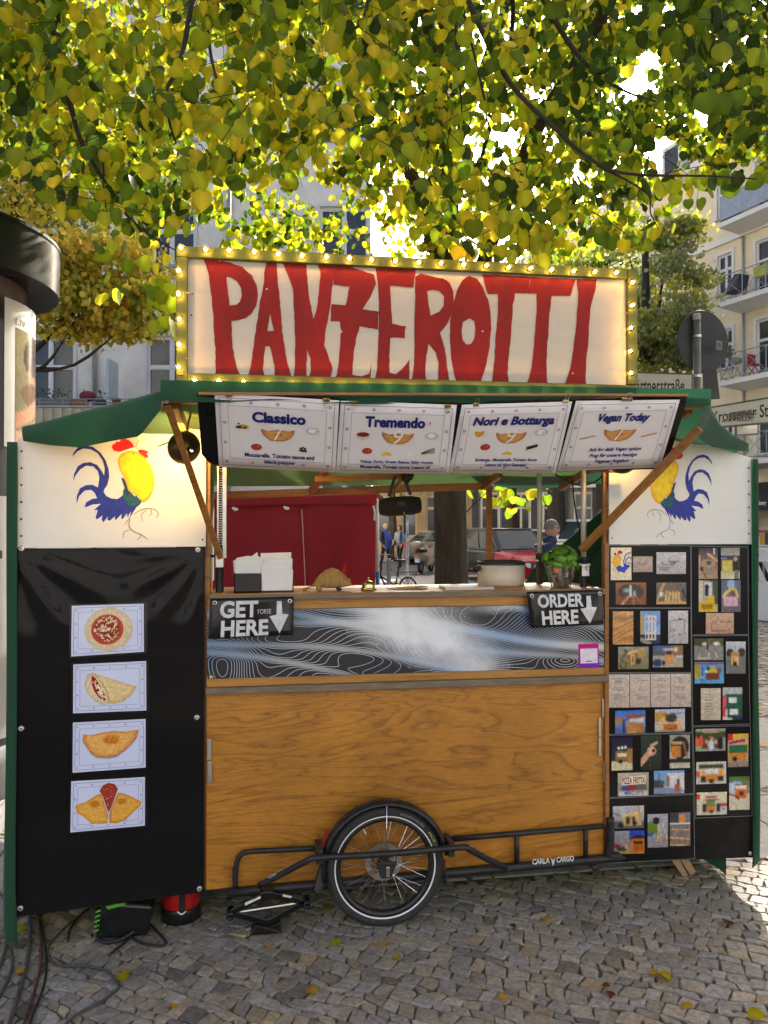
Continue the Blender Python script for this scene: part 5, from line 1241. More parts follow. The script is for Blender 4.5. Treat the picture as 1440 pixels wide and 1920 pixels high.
 (7, 1100, 298, 1274, 578, yb2, [('g', (222, 180, 50), (150, 140, 130)), ('r', 0, 0, .25, .3, (190, 50, 40)), ('l', .08, .28, .85, .2, .08, (190, 176, 176)), ('l', .1, .27, .82, .2, .045, (170, 40, 56)), ('r', .04, .34, .95, .58, (34, 104, 74)), ('r', .12, .58, .84, .8, (206, 124, 34)), ('e', .34, .76, .13, .07, (40, 32, 28)), ('r', 0, .85, 1, 1, (140, 126, 118)), N_]),
 (7, 834, 535, 1086, 722, yb2, [('g', (200, 196, 186), (196, 192, 180)), ('r', .1, .1, .9, .3, (52, 66, 36)), ('r', .24, .3, .74, .55, (220, 222, 220)), ('r', .14, .4, .27, .68, (226, 158, 34)), ('r', .76, .38, .9, .66, (228, 160, 36)), ('r', .16, .66, .34, .92, (30, 34, 54)), ('r', .72, .66, .9, .9, (30, 34, 54)), ('r', .32, .56, .72, .9, (204, 130, 42)), ('e', .5, .88, .1, .1, (40, 34, 30)), ('r', 0, .4, .12, .7, (190, 90, 80)), N_]),
 (7, 1112, 658, 1284, 940, yb2, [('g', (64, 104, 40), (190, 180, 160)), ('r', 0, .18, .6, .5, (176, 190, 210)), ('r', .2, .14, .5, .2, (130, 170, 214)), ('r', 0, .52, 1, 1, (200, 192, 172)), ('r', .3, .36, .86, .66, (206, 104, 36)), ('r', .36, .28, .86, .38, (220, 210, 200)), ('l', .28, .26, .86, .22, .02, (150, 60, 40)), ('r', .5, .44, .7, .58, (70, 36, 30)), ('l', 0, .52, .42, .6, .025, (150, 40, 46)), ('e', .44, .66, .06, .04, (50, 40, 40)), N_]),
 (7, 838, 792, 1092, 983, yb2, [('g', (216, 206, 170), (196, 190, 184)), ('r', 0, .05, .12, .3, (200, 40, 36)), ('r', .3, .12, .66, .28, (214, 200, 204)), ('l', .33, .2, .63, .2, .05, (170, 40, 70)), ('r', .22, .3, .74, .38, (34, 40, 34)), ('r', .33, .38, .62, .62, (120, 124, 70)), ('r', .17, .48, .3, .88, (26, 30, 54)), ('r', .64, .48, .78, .88, (26, 30, 54)), ('r', .31, .62, .63, .88, (208, 128, 38)), ('e', .48, .86, .08, .09, (40, 32, 28)), ('r', .78, .5, 1, .62, (170, 50, 46)), ('e', .88, .76, .07, .05, (50, 96, 190)), N_])]
SHEET = [([(97, 58, ya), (788, 60, ya), (790, 583, ya), (95, 583, ya)], 'top snapshot sheet nearest the counter, with the little rooster picture'),
 ([(95, 590, ya), (790, 588, ya), (793, 1128, ya), (93, 1130, ya)], 'snapshot sheet nearest the counter with wood grain photo and upright frame'),
 ([(93, 1137, ya), (793, 1134, ya), (800, 284, yb2), (91, 302, yb2)], 'snapshot sheet with a row of four notebook pages'),
 ([(91, 310, yb2), (800, 292, yb2), (812, 800, yb2), (90, 834, yb2)], 'snapshot sheet with a hand photo and a red lettered sign photo'),
 ([(90, 842, yb2), (812, 808, yb2), (822, 1350, yb2), (87, 1388, yb2)], 'bottom snapshot sheet nearest the counter with four workshop photos'),
 ([(792, 62, ya), (1272, 70, ya), (1274, 808, ya), (796, 812, ya)], 'top snapshot sheet on the outer side of the right door'),
 ([(797, 820, ya), (1274, 816, ya), (1290, 212, yb2), (806, 230, yb2)], 'middle snapshot sheet on the outer side of the right door'),
 ([(807, 238, yb2), (1291, 228, yb2), (1306, 988, yb2), (828, 1008, yb2)], 'lower snapshot sheet on the outer side with colourful cart photos')]
m_lam = mat('black_laminate_sheet', (.010, .010, .011), rough=.12, var=0, spec=.15)
m_lamedge = mat('laminate_edge', (.20, .21, .21), rough=.25, var=.1)
def zpx(X, Y, base): return (1120 + X / 4.5, base + Y / 4.5)
sheet_objs = []
for k, (q, lab) in enumerate(SHEET):
 off = .004 + (.002 if k < 5 else 0)
 c = Card(*[DR.px(*zpx(*p), off) for p in q])
 t = thing('photo_sheet', lab, 'photo sheet', c.pt(.5, 1), group='laminated snapshot sheets on the right door')
 b = MB(); c.slab(b, .0015, 0); b.build('laminate', m_lam, t)
 b = MB(); e = .004
 for pts in ([(0, 0), (1, 0)], [(1, 0), (1, 1)], [(1, 1), (0, 1)], [(0, 1), (0, 0)]): c.line(b, pts, .0022, .0002)
 b.build('sealed_edge', m_lamedge, t, normals=False)
 sheet_objs.append((t, off))
for k, (si, X0, Y0, X1, Y1, base, ops) in enumerate(PH):
 t, off = sheet_objs[si]; sk = (Y1 - Y0) * 0 - 4
 slope = -.03 if base == yb2 else -.004
 dyr = slope * (X1 - X0)
 c = Card(*[DR.px(*zpx(x, y, base), off + .0004) for x, y in ((X0, Y0), (X1, Y0 + dyr), (X1, Y1 + dyr), (X0, Y1))])
 b = MB()
 if ops == 'rooster':
  photo_mesh(b, c, [('g', (236, 226, 190), (226, 218, 190)), ('n', .03)], 8, k)
  c.blob(b, [(.1, .35), (.25, .2), (.42, .22), (.5, .36), (.42, .52), (.40, .62), (.3, .66), (.15, .55), (.06, .45)], .0014, 0, S(236, 186, 30), S(220, 140, 20))
  c.poly(b, [(.3, .2), (.36, .1), (.46, .08), (.58, .15), (.52, .2), (.42, .2)], .0016, 0, S(190, 24, 30)); c.oval(b, .2, .2, .07, .04, .0016, 0, S(190, 24, 30), 8)
  c.blob(b, [(.25, .62), (.42, .54), (.58, .60), (.76, .52), (.95, .56), (.86, .62), (.8, .66), (.7, .72), (.66, .78), (.5, .74), (.36, .74)], .0015, 0, S(34, 70, 190), S(26, 40, 150))
  c.line(b, [(.66, .58), (.62, .42), (.7, .24), (.84, .17), (.97, .16)], .005, .0016, 0, S(34, 46, 170)); c.line(b, [(.68, .56), (.74, .38), (.86, .3), (.99, .33)], .005, .0017, 0, S(34, 46, 170)); c.line(b, [(.74, .54), (.84, .46), (.98, .5)], .0045, .0018, 0, S(34, 46, 170))
  c.line(b, [(.32, .7), (.36, .82), (.28, .9), (.14, .92)], .0012, .0015, 0, S(60, 56, 50)); c.line(b, [(.28, .68), (.12, .66), (.06, .74)], .0012, .0015, 0, S(60, 56, 50))
 elif ops == 'pizzafritta':
  photo_mesh(b, c, [('g', (196, 186, 160), (120, 116, 108)), ('r', .3, .5, .6, .78, (150, 40, 46)), ('e', .24, .68, .14, .12, (50, 60, 130)), ('r', .62, .45, .95, .8, (96, 96, 92)), ('r', .04, .78, .98, 1, (206, 200, 206)), N_], 24, k)
  c.poly(b, [(.12, .18), (.9, .12), (.9, .5), (.12, .52)], .0012, 0, S(226, 218, 200)); c.text(b, 'PIZZA FRITTA', .14, .20, .88, .48, .0014, 0, S(140, 26, 34), bold=.02)
  c.text(b, 'MERCURTO', .22, .80, .84, .95, .0014, 0, S(60, 70, 130), bold=.02)
 else:
  photo_mesh(b, c, ops, 30, k)
 b.build('photo', m_photo, t, normals=False)
b = MB(); b.lathe([(.003, .006), (.0075, .006), (.0095, .003), (.0095, 0)], DR.px(1406, 1600, .002), DR.n, 14); b.build('screw_washer', m_screw, cart, smooth=True)
m_plaque = mat('black_gloss_plaque', (.010, .010, .012), rough=.08, var=0, scale=7, bump=.03, bscale=8)
def plaque(q, label, words):
 c = Card(*[onY(x, y, -.047) for x, y in q])
 t = thing('hanging_plaque', label, 'sign', c.pt(.5, 1), group='black plaques on the counter')
 b = MB(); b.grid(lambda u, v: c.pt(u, v, .003 * math.sin(u * 5 + v * 2)), 14, 8); b.build('plaque', m_plaque, t, smooth=True, solid=.0015)
 wh = (.62, .64, .66)
 for w in words:
  b = MB()
  if w[0] == 'arrow': c.poly(b, w[1], .0052, 0, wh)
  else: c.text(b, w[0], *w[1:5], .0052, 0, wh, bold=w[5])
  b.build('painted_word', m_ink, t, normals=False)
 for a in (.055, .955):
  b = MB(); b.lathe([(.0055, .004), (.0085, .005), (.0105, .001)], c.pt(a, .11, .003), c.n, 16); e_ = b.build('eyelet', m_clip, t, smooth=True)
  b = MB(); b.lathe([(0, .002), (.0056, .002)], c.pt(a, .11, .003), c.n, 12); b.build('eyelet_hole', m_dark, e_)
arrow = lambda x, t0, t1, w=1: [(x - .028 * w, t0), (x + .03 * w, t0), (x + .04 * w, t0 + (t1 - t0) * .40), (x + .115 * w, t0 + (t1 - t0) * .42), (x + .01 * w, t1), (x - .115 * w, t0 + (t1 - t0) * .46), (x - .03 * w, t0 + (t1 - t0) * .42)]
plaque([(394.5, 1122), (550.5, 1119), (550, 1190), (391, 1198)], 'black plaque reading GET HERE with a white arrow, left end of counter',
    [('GET', .12, .07, .575, .50, .035), ('HERE', .14, .56, .70, .97, .035), ('YORSE', .56, .30, .73, .42, .0), ('arrow', arrow(.825, .10, .94))])
plaque([(988, 1110), (1130, 1105.5), (1131, 1171), (995, 1177)], 'black plaque reading ORDER HERE with a white arrow, right end of counter',
    [('ORDER', .125, .08, .735, .46, .035), ('HERE', .16, .54, .655, .94, .035), ('arrow', arrow(.80, .16, .95))])
c = Card(*[onY(x, y, -.0145) for x, y in ((1084, 1207.5), (1122, 1206), (1123.5, 1252), (1085, 1253.5))])
t = thing('pink_sticker', 'small pink and violet sticker with a pale square on the wave print', 'sticker', c.pt(.5, 1))
b = MB(); b.grid(lambda u, v: c.pt(u, v), 2, 6, 0, lambda u, v: tuple(a * (1 - v) + b_ * v for a, b_ in zip(S(196, 20, 120), S(110, 40, 190)))); b.build('backing', m_photo, t, solid=.0006)
b = MB(); c.rect(b, .09, .20, .93, .80, .0012, 0, S(222, 214, 232)); c.rect(b, .35, .70, .67, .74, .0016, 0, S(120, 90, 150)); b.build('pale_square', m_ink, t, normals=False)
CZ = 1.4495
m_napkin = mat('white_napkin', (.72, .72, .72), rough=.8, var=.04, scale=10, bump=.1, bscale=50)
m_blackplastic = mat('black_plastic', (.014, .014, .015), rough=.4, var=.2, scale=20)
p0 = onY(494, 1117, .03); X = p0.x; k_ = 3.35 / 1440
nb = thing('napkin_box', 'black box stuffed with white paper napkins on the counter', 'napkin box', (X, .08, CZ))
b = MB(); b.box(X - .128, .02, CZ, X + .132, .13, CZ + .006); b.box(X - .128, .02, CZ, X - .012, .024, CZ + .085); b.box(X - .128, .126, CZ, X + .132, .13, CZ + .085)
b.box(X - .128, .02, CZ, X - .124, .13, CZ + .085); b.box(X + .128, .02, CZ, X + .132, .13, CZ + .095); b.box(X - .014, .02, CZ, X - .010, .13, CZ + .08)
b.build('box', m_blackplastic, nb)
rr = random.Random(11)
for i in range(9):
 y = .030 + i * .0105; b = MB(); h = .145 + rr.uniform(-.006, .010); xa = X - .122 + rr.uniform(-.014, .002); xb = X - .016 + rr.uniform(0, .012)
 b.slab([V((xa + .010, y, CZ + .007)), V((xb - .003, y, CZ + .007)), V((xb, y + .004, CZ + h)), V((xa + .05, y + .004, CZ + h + rr.uniform(.0, .008))), V((xa, y + .004, CZ + h - .004))], V((0, .006, 0))); b.build('napkin', m_napkin, nb, bevel=.001)
b = MB(); q = [V((X - .075, .045, CZ + .14)), V((X - .022, .045, CZ + .15)), V((X - .028, .045, CZ + .178)), V((X - .05, .046, CZ + .160))]; b.slab(q, V((0, .004, 0))); b.build('napkin', m_napkin, nb)
for i in range(9):
 y = .017 + i * .011; b = MB(); h = (.10 if i == 0 else .125 + rr.uniform(-.004, .006)) + (.045 if i > 6 else .022 if i > 2 else 0); xa = X - .010 + rr.uniform(-.002, .004); xb = X + .122 + rr.uniform(-.004, .004)
 b.slab([V((xa, y, CZ + .008)), V((xb, y, CZ + .008)), V((xb + .004, y, CZ + h)), V((xa - .002, y, CZ + h + rr.uniform(-.004, .004)))], V((0, .0075, 0))); b.build('napkin', m_napkin, nb, bevel=.001)
m_arma = mat('carved_ochre_wood', (.34, .20, .055), rough=.5, var=.3, scale=40, stretch=(3, 1, 1), bump=.5, bscale=120)
pa = onY(617, 1111, .06); ax = pa.x; ay = .06
ar = thing('armadillo_figure', 'ochre carved armadillo figure beside the napkins', 'figurine', (ax, ay, CZ))
b = MB(); rings = []
st = [(-.118, .004, .004, .004), (-.095, .010, .008, .010), (-.075, .022, .018, .016), (-.060, .038, .030, .024), (-.040, .056, .040, .030), (-.015, .070, .045, .034), (.012, .076, .046, .036), (.040, .070, .044, .034), (.064, .056, .038, .030), (.082, .042, .030, .024), (.096, .030, .022, .018), (.106, .020, .014, .012), (.112, .012, .006, .008)]
def st_at(x):
 for (a, b_) in zip(st, st[1:]):
  if a[0] <= x <= b_[0]:
   t = (x - a[0]) / (b_[0] - a[0]); return [a[i] * (1 - t) + b_[i] * t for i in range(4)]
N_st = 46
for i in range(N_st + 1):
 x = -.118 + .230 * i / N_st; _, zt_, w_, zc = st_at(min(x, .1119))
 band = .0022 if (-.03 < x < .05 and i % 3 == 0) else 0
 ring = []
 for j in range(16):
  a = 2 * math.pi * j / 16
  s, c_ = math.sin(a), math.cos(a)
  z = (zt_ * 1.38 - .026) * s if s > 0 else .012 * s * (zt_ / .07)
  ring.append((ax + x, ay + (w_ - band) * c_, CZ + .026 + z - band * (s > 0) + (.0 if x > -.06 else -.012 * ((-.06 - x) / .058))))
 rings.append(ring)
b.loft(rings); body = b.build('body', m_arma, ar, smooth=True)
for (dx, dy) in ((-.045, -.026), (.045, -.028), (-.045, .026), (.045, .028)):
 b = MB(); b.tube([(ax + dx, ay + dy, CZ + .032), (ax + dx - .004, ay + dy, CZ + .012), (ax + dx + .006, ay + dy - .002, CZ + .002)], [.013, .009, .010], 8); b.build('leg', m_arma if dx < 0 else mat('dark_paw', (.03, .025, .02), rough=.6), ar, smooth=True)
for dy in (-.016, .014):
 b = MB(); b.lathe([(.002, .020), (.008, .010), (.006, 0)], (ax + .088, ay + dy, CZ + .036), (.25, dy * 8, 1), 8); b.build('ear', m_arma, ar, smooth=True)
b = MB(); b.ball((ax + .098, ay - .0175, CZ + .030), .0022, 6, 4); b.build('eye', m_dark, ar)
pb = onY(691.5, 1112, .06); bx = pb.x
m_gold = mat('polished_brass', (.72, .55, .22), rough=.12, metal=1, var=.05)
be = thing('service_bell', 'small shiny brass service bell on the counter', 'bell', (bx, .07, CZ))
b = MB(); b.lathe([(.0, .003), (.036, .003), (.036, .009), (.030, .011)], (bx, .07, CZ), (0, 0, 1), 24); b.build('base', m_gold, be, smooth=True)
b = MB(); b.lathe([(.031, .012), (.031, .018), (.029, .028), (.022, .038), (.011, .043), (.004, .044)], (bx, .07, CZ), (0, 0, 1), 24); b.build('dome', m_gold, be, smooth=True)
b = MB(); b.lathe([(.003, .043), (.003, .052), (.005, .054), (.004, .059), (.0, .060)], (bx, .07, CZ), (0, 0, 1), 12); b.build('plunger', m_gold, be, smooth=True)
m_kraft = mat('kraft_paper', (.52, .40, .25), rough=.8, var=.12, scale=14)
q0 = onY(772, 1108, .08)
for i in range(5):
 x = q0.x - .06 + i * .024; a = rr.uniform(-.4, .4); y = .11 + rr.uniform(-.01, .02)
 b = MB(); ca, sa = math.cos(a), math.sin(a)
 b.slab([V((x + u * ca - v * sa, y + u * sa + v * ca, CZ + .0018 * i + .001 + .006 * (u > 0) * (i % 2))) for u, v in ((-.05, -.04), (.05, -.04), (.05, .04), (-.05, .04))], V((0, 0, .0012)))
 o = b.build('paper_bag', m_kraft, None); tag(o, ('leftmost', 'second from left', 'middle', 'second from right', 'rightmost')[i] + ' of the five flat brown paper bags fanned on the counter', 'paper bag', 'brown paper bags on the counter')
q0 = onY(876, 1108, .04)
bk = thing('booklet', 'thin pale grey booklet lying by the counter edge', 'booklet', (q0.x, .06, CZ))
b = MB(); b.box(q0.x - .110, .005, CZ + .0005, q0.x + .118, .15, CZ + .010); b.build('pages', mat('page_edges', (.62, .58, .50), rough=.8, var=.1, scale=60, stretch=(1, 1, 20)), bk)
b = MB(); b.box(q0.x - .112, .003, CZ + .0101, q0.x + .120, .152, CZ + .0125); b.build('cover', mat('grey_cover', (.36, .40, .44), rough=.35, var=.15, scale=9), bk)
m_cream = mat('cream_enamel', (.60, .53, .42), rough=.28, var=.05, scale=5)
pp = onY(943, 1106, .24); cx2, cy2 = pp.x, .27
pot = thing('enamel_pot', 'large cream enamel pot with a black rim and handle', 'pot', (cx2, cy2, CZ))
r_ = .117
b = MB(); b.lathe([(0, 0), (r_ * .97, 0), (r_, .006), (r_, .105), (r_ * .97, .105), (r_ * .97, .01), (0, .01)], (cx2, cy2, CZ), (0, 0, 1), 40); b.build('vessel', m_cream, pot, smooth=True)
b = MB(); b.lathe([(r_ * 1.035, .102), (r_ * 1.04, .114), (r_ * .99, .118), (r_ * .955, .112), (r_ * .955, .100)], (cx2, cy2, CZ), (0, 0, 1), 40); b.build('rim', m_blackplastic, pot, smooth=True)
b = MB(); b.lathe([(0, .095), (r_ * .95, .095)], (cx2, cy2, CZ), (0, 0, 1), 30); b.build('dark_filling', mat('dark_sauce', (.05, .02, .012), rough=.2), pot)
b = MB(); b.tube([(cx2 - r_ * .95, cy2 - .02, CZ + .085), (cx2 - r_ * 1.12, cy2 - .04, CZ + .082), (cx2 - r_ * 1.30, cy2 - .05, CZ + .080)], [.010, .014, .013], 10); b.build('handle', m_blackplastic, pot, smooth=True)
b = MB(); b.tube([(cx2 - r_ * 1.28, cy2 - .05, CZ + .080), (cx2 - r_ * 1.55, cy2 - .06, CZ + .082)], [.006, .006], 8); b.build('handle_rod', mat('dark_red_rod', (.12, .01, .012), rough=.4), pot, smooth=True)
pq = onY(1060, 1104, .03); qx, qy = pq.x - .004, .075
bas = thing('basil_plant', 'bushy green basil in a clear plastic sleeve on the counter', 'plant', (qx, qy, CZ))
m_basil = vmat('basil_leaf', rough=.35, transl=.35, spec=.5)
def basil_leaf(col):
 mb = MB(); vs = []; n = 5
 out = [(0, 0), (.010, .004), (.016, .014), (.016, .026), (.010, .038), (0, .046), (-.010, .038), (-.016, .026), (-.016, .014), (-.010, .004)]
 for x, y in out: vs.append((x, y, -.35 * abs(x) + -.10 * y * y / .046 * 4))
 mid = [(0, .010, .004), (0, .024, .004), (0, .036, .0)]
 vs += mid
 fs = [(0, 1, 10), (1, 2, 11, 10), (2, 3, 11), (3, 4, 12, 11), (4, 5, 12), (5, 6, 12), (6, 7, 11, 12), (7, 8, 11), (8, 9, 10, 11), (9, 0, 10)]
 mb.add(vs, fs, 0, [col] * 10 + [tuple(c * 1.25 for c in col)] * 3)
 return mb
bl_mesh = []
for col in ((.10, .28, .02), (.15, .36, .03), (.07, .20, .015)):
 o = basil_leaf(col).build('leaf', m_basil, bas, smooth=True, org=(0, 0, 0)); bl_mesh.append(o.data); COL.objects.unlink(o); bpy.data.objects.remove(o)
for v_ in bl_mesh:
 o0 = root_loc(bas)
 for w_ in v_.vertices: w_.co = w_.co + o0                       # mesh about its own stalk
for i in range(105):
 th = rr.uniform(0, 6.283); ph_ = math.acos(rr.uniform(-.25, 1)); R_ = (.092, .075, .082)
 n = V((math.sin(ph_) * math.cos(th), math.sin(ph_) * math.sin(th), math.cos(ph_)))
 rad = rr.uniform(.55, 1.0)
 p = V((n.x * R_[0] * rad, n.y * R_[1] * rad, .125 + n.z * R_[2] * rad))
 o = bpy.data.objects.new('leaf', rr.choice(bl_mesh)); COL.objects.link(o); o.parent = bas
 o.location = p
 nn = (n + V((rr.uniform(-.5, .5), rr.uniform(-.5, .5), rr.uniform(0, .6)))).normalized()
 o.rotation_euler = (nn.to_track_quat('Z', 'Y') @ V((0, 0, 1)).rotation_difference(V((0, 0, 1)))).to_euler()
 o.rotation_euler.rotate_axis('Z', rr.uniform(0, 6.28))
 s_ = rr.uniform(.75, 1.3); o.scale = (s_, s_, s_)
b = MB()
for i in range(9):
 t = rr.uniform(0, 6.28); b.tube([(qx + .01 * math.cos(t), qy + .01 * math.sin(t), CZ + .04), (qx + .045 * math.cos(t), qy + .04 * math.sin(t), CZ + .13)], .0025, 5)
b.build('stems', mat('basil_stem', (.09, .2, .03), rough=.5), bas)
b = MB(); b.lathe([(0, .002), (.036, .002), (.045, .05), (.042, .05), (0, .045)], (qx, qy, CZ), (0, 0, 1), 20); b.build('pot', mat('dark_nursery_pot', (.10, .085, .07), rough=.6), bas, smooth=True)
m_wrap = clear_mat('clear_plastic_wrap', (.97, .98, .98), .22, .66)
b = MB()
def wrapf(u, v):
 a = u * 2 * math.pi; r0 = .045 + .030 * v + .004 * math.sin(a * 9 + 3 * v) * (.5 + v) + .003 * math.sin(a * 4)
 return V((qx + r0 * math.cos(a) * 1.05, qy + r0 * .85 * math.sin(a), CZ + .002 + .108 * v + .005 * math.sin(a * 5) * v))
b.grid(wrapf, 72, 8); b.build('plastic_sleeve', m_wrap, bas)
c = Card(*[V((qx + dx, qy - .062 + .002 * k, CZ + z)) for k, (dx, z) in enumerate(((-.058, .098), (-.034, .094), (-.034, .072), (-.058, .076)))])
b = MB(); c.slab(b, .0006, 0, S(196, 104, 70)); c.rect(b, .1, .3, .9, .5, .001, 0, S(216, 150, 110)); b.build('sleeve_label', m_ink, bas, normals=False)
pS = onY(750, 949, .45); sx, sy, sz = pS.x, .45, pS.z
spk = thing('portable_speaker', 'black barrel shaped portable speaker hanging from the roof beam', 'speaker', (sx, sy, sz - .05))
m_mesh = mat('speaker_fabric', (.010, .010, .010), rough=.7, var=.3, scale=150, bump=.5, bscale=500)
b = MB(); L_ = .108
b.lathe([(0, -L_), (.030, -L_), (.040, -L_ + .006), (.048, -L_ * .6), (.050, 0), (.048, L_ * .6), (.040, L_ - .006), (.030, L_), (0, L_)], (sx, sy, sz), (1, -.05, .06), 24); b.build('barrel', m_mesh, spk, smooth=True)
c = Card(*[V((sx + dx, sy - .0515, sz + dz)) for dx, dz in ((-.024, .022), (.024, .022), (.024, -.004), (-.024, -.004))])
b = MB(); c.text(b, 'JBL', .0, 0, 1, 1, 0, 0, (.055, .05, .05), bold=.03); b.build('emblem_letters', m_ink, spk, normals=False)
b = MB(); b.bar((sx + .012, sy - .050, sz - .030), (sx + .016, sy - .047, sz - .044), .004, .004); b.build('badge', m_clip, spk)
for (x0, y0, x1, y1) in ((729, 931, 741, 893), (770, 928, 755, 890)):
 a_, c_ = onY(x0, y0, .45), onY(x1, y1, .45)
 b = MB(); b.bar(a_, c_, .016, .003, up=(0, 1, 0)); b.build('strap', m_blackplastic, spk)
 b = MB(); b.tube(smooth_path([a_ + V((0, 0, .004)), a_ + V((-.006, 0, -.006)), a_ + V((0, 0, -.016)), a_ + V((.006, 0, -.006)), a_ + V((0, 0, .004))], 3), .0018, 5); b.build('carabiner', m_steel, spk)
b = MB(); q = onY(765, 897, .45)
for i in range(5): b.tube(smooth_path([q + V((rr.uniform(-.03, .03), rr.uniform(-.01, .01), rr.uniform(-.03, .03))) for _ in range(4)], 4), .005, 6)
b.build('strap_knot', m_blackplastic, spk)
m_lampbulb = emit_mat('lamp_bulb_glow', (1.0, .55, .14), 420.0)
m_shade = mat('dark_bronze_shade', (.09, .055, .025), rough=.35, metal=.7, var=.2, scale=20)
m_shadein = mat('warm_enamel_inside', (.75, .55, .25), rough=.4, var=.05)
def bowl_lamp(p, ax, label, r=.070, bulb=.016):
 ax = V(ax).normalized(); t = thing('bowl_lamp', label, 'lamp', p)
 b = MB(); b.lathe([(.010, -.060), (.022, -.056), (r * .7, -.040), (r * .95, -.012), (r, 0), (r * .97, .0), (r * .92, -.012), (r * .66, -.036), (.012, -.050)], p, ax, 28); b.build('lamp_shade', m_shade, t, smooth=True)
 b = MB(); b.lathe([(.006, -.085), (.012, -.08), (.012, -.056)], p, ax, 12); b.build('lamp_holder', m_frame, t, smooth=True)
 b = MB(); b.ball(p + ax * -.012, bulb, 10, 8); b.build('light_bulb', m_lampbulb, t, smooth=True)
 return t
pl = onY(345, 839, -.20)
lamp1 = bowl_lamp(pl, (-.42, .86, .22), 'round bronze lamp behind the left strut, warming the rooster panel')
b = MB(); b.tube(smooth_path([pl + V((.02, -.03, .04)), onY(352, 800, -.2), onY(358, 770, -.22), onY(352, 752, -.3)], 5), .004, 6); b.build('lamp_cord', m_frame, lamp1)
b = MB(); b.tube([onY(296, 837, -.13), onY(318, 829, -.17)], .003, 6); b.build('lamp_pin', m_frame, lamp1)
b = MB(); b.tube([onY(352, 806, -.18), onY(372, 812, -.18)], .003, 6); b.build('lamp_pin', m_frame, lamp1)
pr_ = onY(1168, 862, -.07)
lamp2 = bowl_lamp(pr_, (.45, .62, -.25), 'lit lamp behind the rightmost menu sheet', bulb=.006)
b = MB(); b.tube([pr_ + V((0, -.04, .05)), onY(1160, 800, -.1), onY(1160, 770, .0)], .004, 6); b.build('lamp_cord', m_frame, lamp2)
b = MB(); b.bar(onY(1105, 882, -.05), onY(1166, 886, -.05), .012, .01); b.build('lamp_arm', m_beam, lamp2)
pi_ = onY(505, 850, .16)
lamp3 = bowl_lamp(pi_, (0, 0, -1), 'lit bowl lamp inside the cart over the napkins', bulb=.011)
b = MB(); b.tube([pi_ + V((0, 0, .06)), pi_ + V((0, 0, .14))], .004, 6); b.build('lamp_cord', m_frame, lamp3)
pc = onZ(336, 1734); can = thing('red_canister', 'red bucket vacuum with a black base half under the left door', 'canister', (pc.x, pc.y + .08, 0))
cc = V((pc.x, pc.y + .08, 0)); m_redcan = mat('red_plastic', (.42, .012, .012), rough=.35, var=.1, scale=9)
b = MB(); b.lathe([(0, .0), (.088, .0), (.090, .05), (.086, .062), (0, .062)], cc, (0, 0, 1), 28); b.build('base', m_blackplastic, can, smooth=True)
b = MB(); b.lathe([(.084, .062), (.083, .14), (.078, .20), (.06, .215), (0, .22)], cc, (0, 0, 1), 28); b.build('drum', m_redcan, can, smooth=True)
b = MB(); b.box(cc.x + .0, cc.y - .0905, .062, cc.x + .026, cc.y - .083, .17); b.build('latch', m_blackplastic, can, bevel=.002)
b = MB(); b.tube(smooth_path([(cc.x - .005, cc.y - .094, .065), (cc.x + .013, cc.y - .102, .055), (cc.x + .031, cc.y - .094, .065)], 4), .003, 6); b.build('latch_wire', m_steel, can)
tb = onZ(228, 1772); tx, ty = tb.x, -.045
tool = thing('power_tool_case', 'black and green tool case with a glossy side under the left door', 'tool case', (tx, ty, 0))
b = MB(); b.slab([V((tx - .115, ty, .015)), V((tx + .10, ty - .0, .012)), V((tx + .12, ty, .135)), V((tx - .10, ty, .165))], V((0, .14, 0))); b.build('case', mat('black_gloss_plastic', (.012, .013, .014), rough=.15, var=.2), tool, bevel=.012)
m_lime = mat('green_plastic', (.10, .42, .03), rough=.4)
b = MB(); b.slab([V((tx - .07, ty - .004, .150)), V((tx + .0, ty - .004, .160)), V((tx + .01, ty - .004, .152)), V((tx - .06, ty - .004, .138))], V((0, .03, 0))); b.build('green_trim', m_lime, tool)
for i in range(5):
 b = MB(); z = .05 + i * .020; b.bar((tx - .118 + .002 * i, ty - .003, z), (tx - .098 + .002 * i, ty - .003, z + .006), .005, .006); b.build('green_vent', m_lime, tool)
b = MB(); b.tube(smooth_path([(tx - .10, ty - .01, .02), (tx - .06, ty - .025, .012), (tx, ty - .02, .02), (tx + .05, ty - .015, .045)], 5), .008, 8); b.build('handle', m_blackplastic, tool, smooth=True)
def cable(pts, r, label, m, z=.006):
 q = smooth_path([onZ(x / 3.3675, 1350 + y / 3.3675, z) for x, y in pts], 6)
 b = MB(); b.tube(q, r, 7); o = b.build('power_cable', m, None, smooth=True); tag(o, label, 'cable', 'cables on the cobbles')
m_cab = mat('grey_rubber_cable', (.075, .07, .062), rough=.6, var=.2, scale=30)
m_cabk = mat('black_rubber_cable', (.02, .02, .02), rough=.55, var=.2, scale=30)
m_cabr = mat('red_brown_cable', (.10, .035, .025), rough=.6, var=.3, scale=20)
cable([(195, 1130), (185, 1240), (190, 1400), (165, 1560), (120, 1720), (60, 1920), (30, 2050)], .0085, 'thick grey cable running from under the left door to the foreground', m_cab)
cable([(225, 1120), (238, 1240), (262, 1420), (255, 1560), (215, 1720), (150, 1920), (120, 2040)], .0055, 'thin reddish cable running next to the thick grey cable', m_cabr)
cable([(250, 1130), (262, 1260), (290, 1440), (292, 1580), (270, 1700), (205, 1870), (170, 1980)], .005, 'thin black cable right of the reddish cable', m_cabk)
cable([(85, 1200), (65, 1385), (78, 1540), (45, 1650), (0, 1740), (-60, 1830)], .0065, 'grey cable bending left at the edge of the curtain', m_cab)
cable([(-40, 1060), (20, 1120), (46, 1220), (40, 1400), (5, 1540), (-40, 1640)], .0065, 'grey cable looping at the far left picture edge', m_cab)
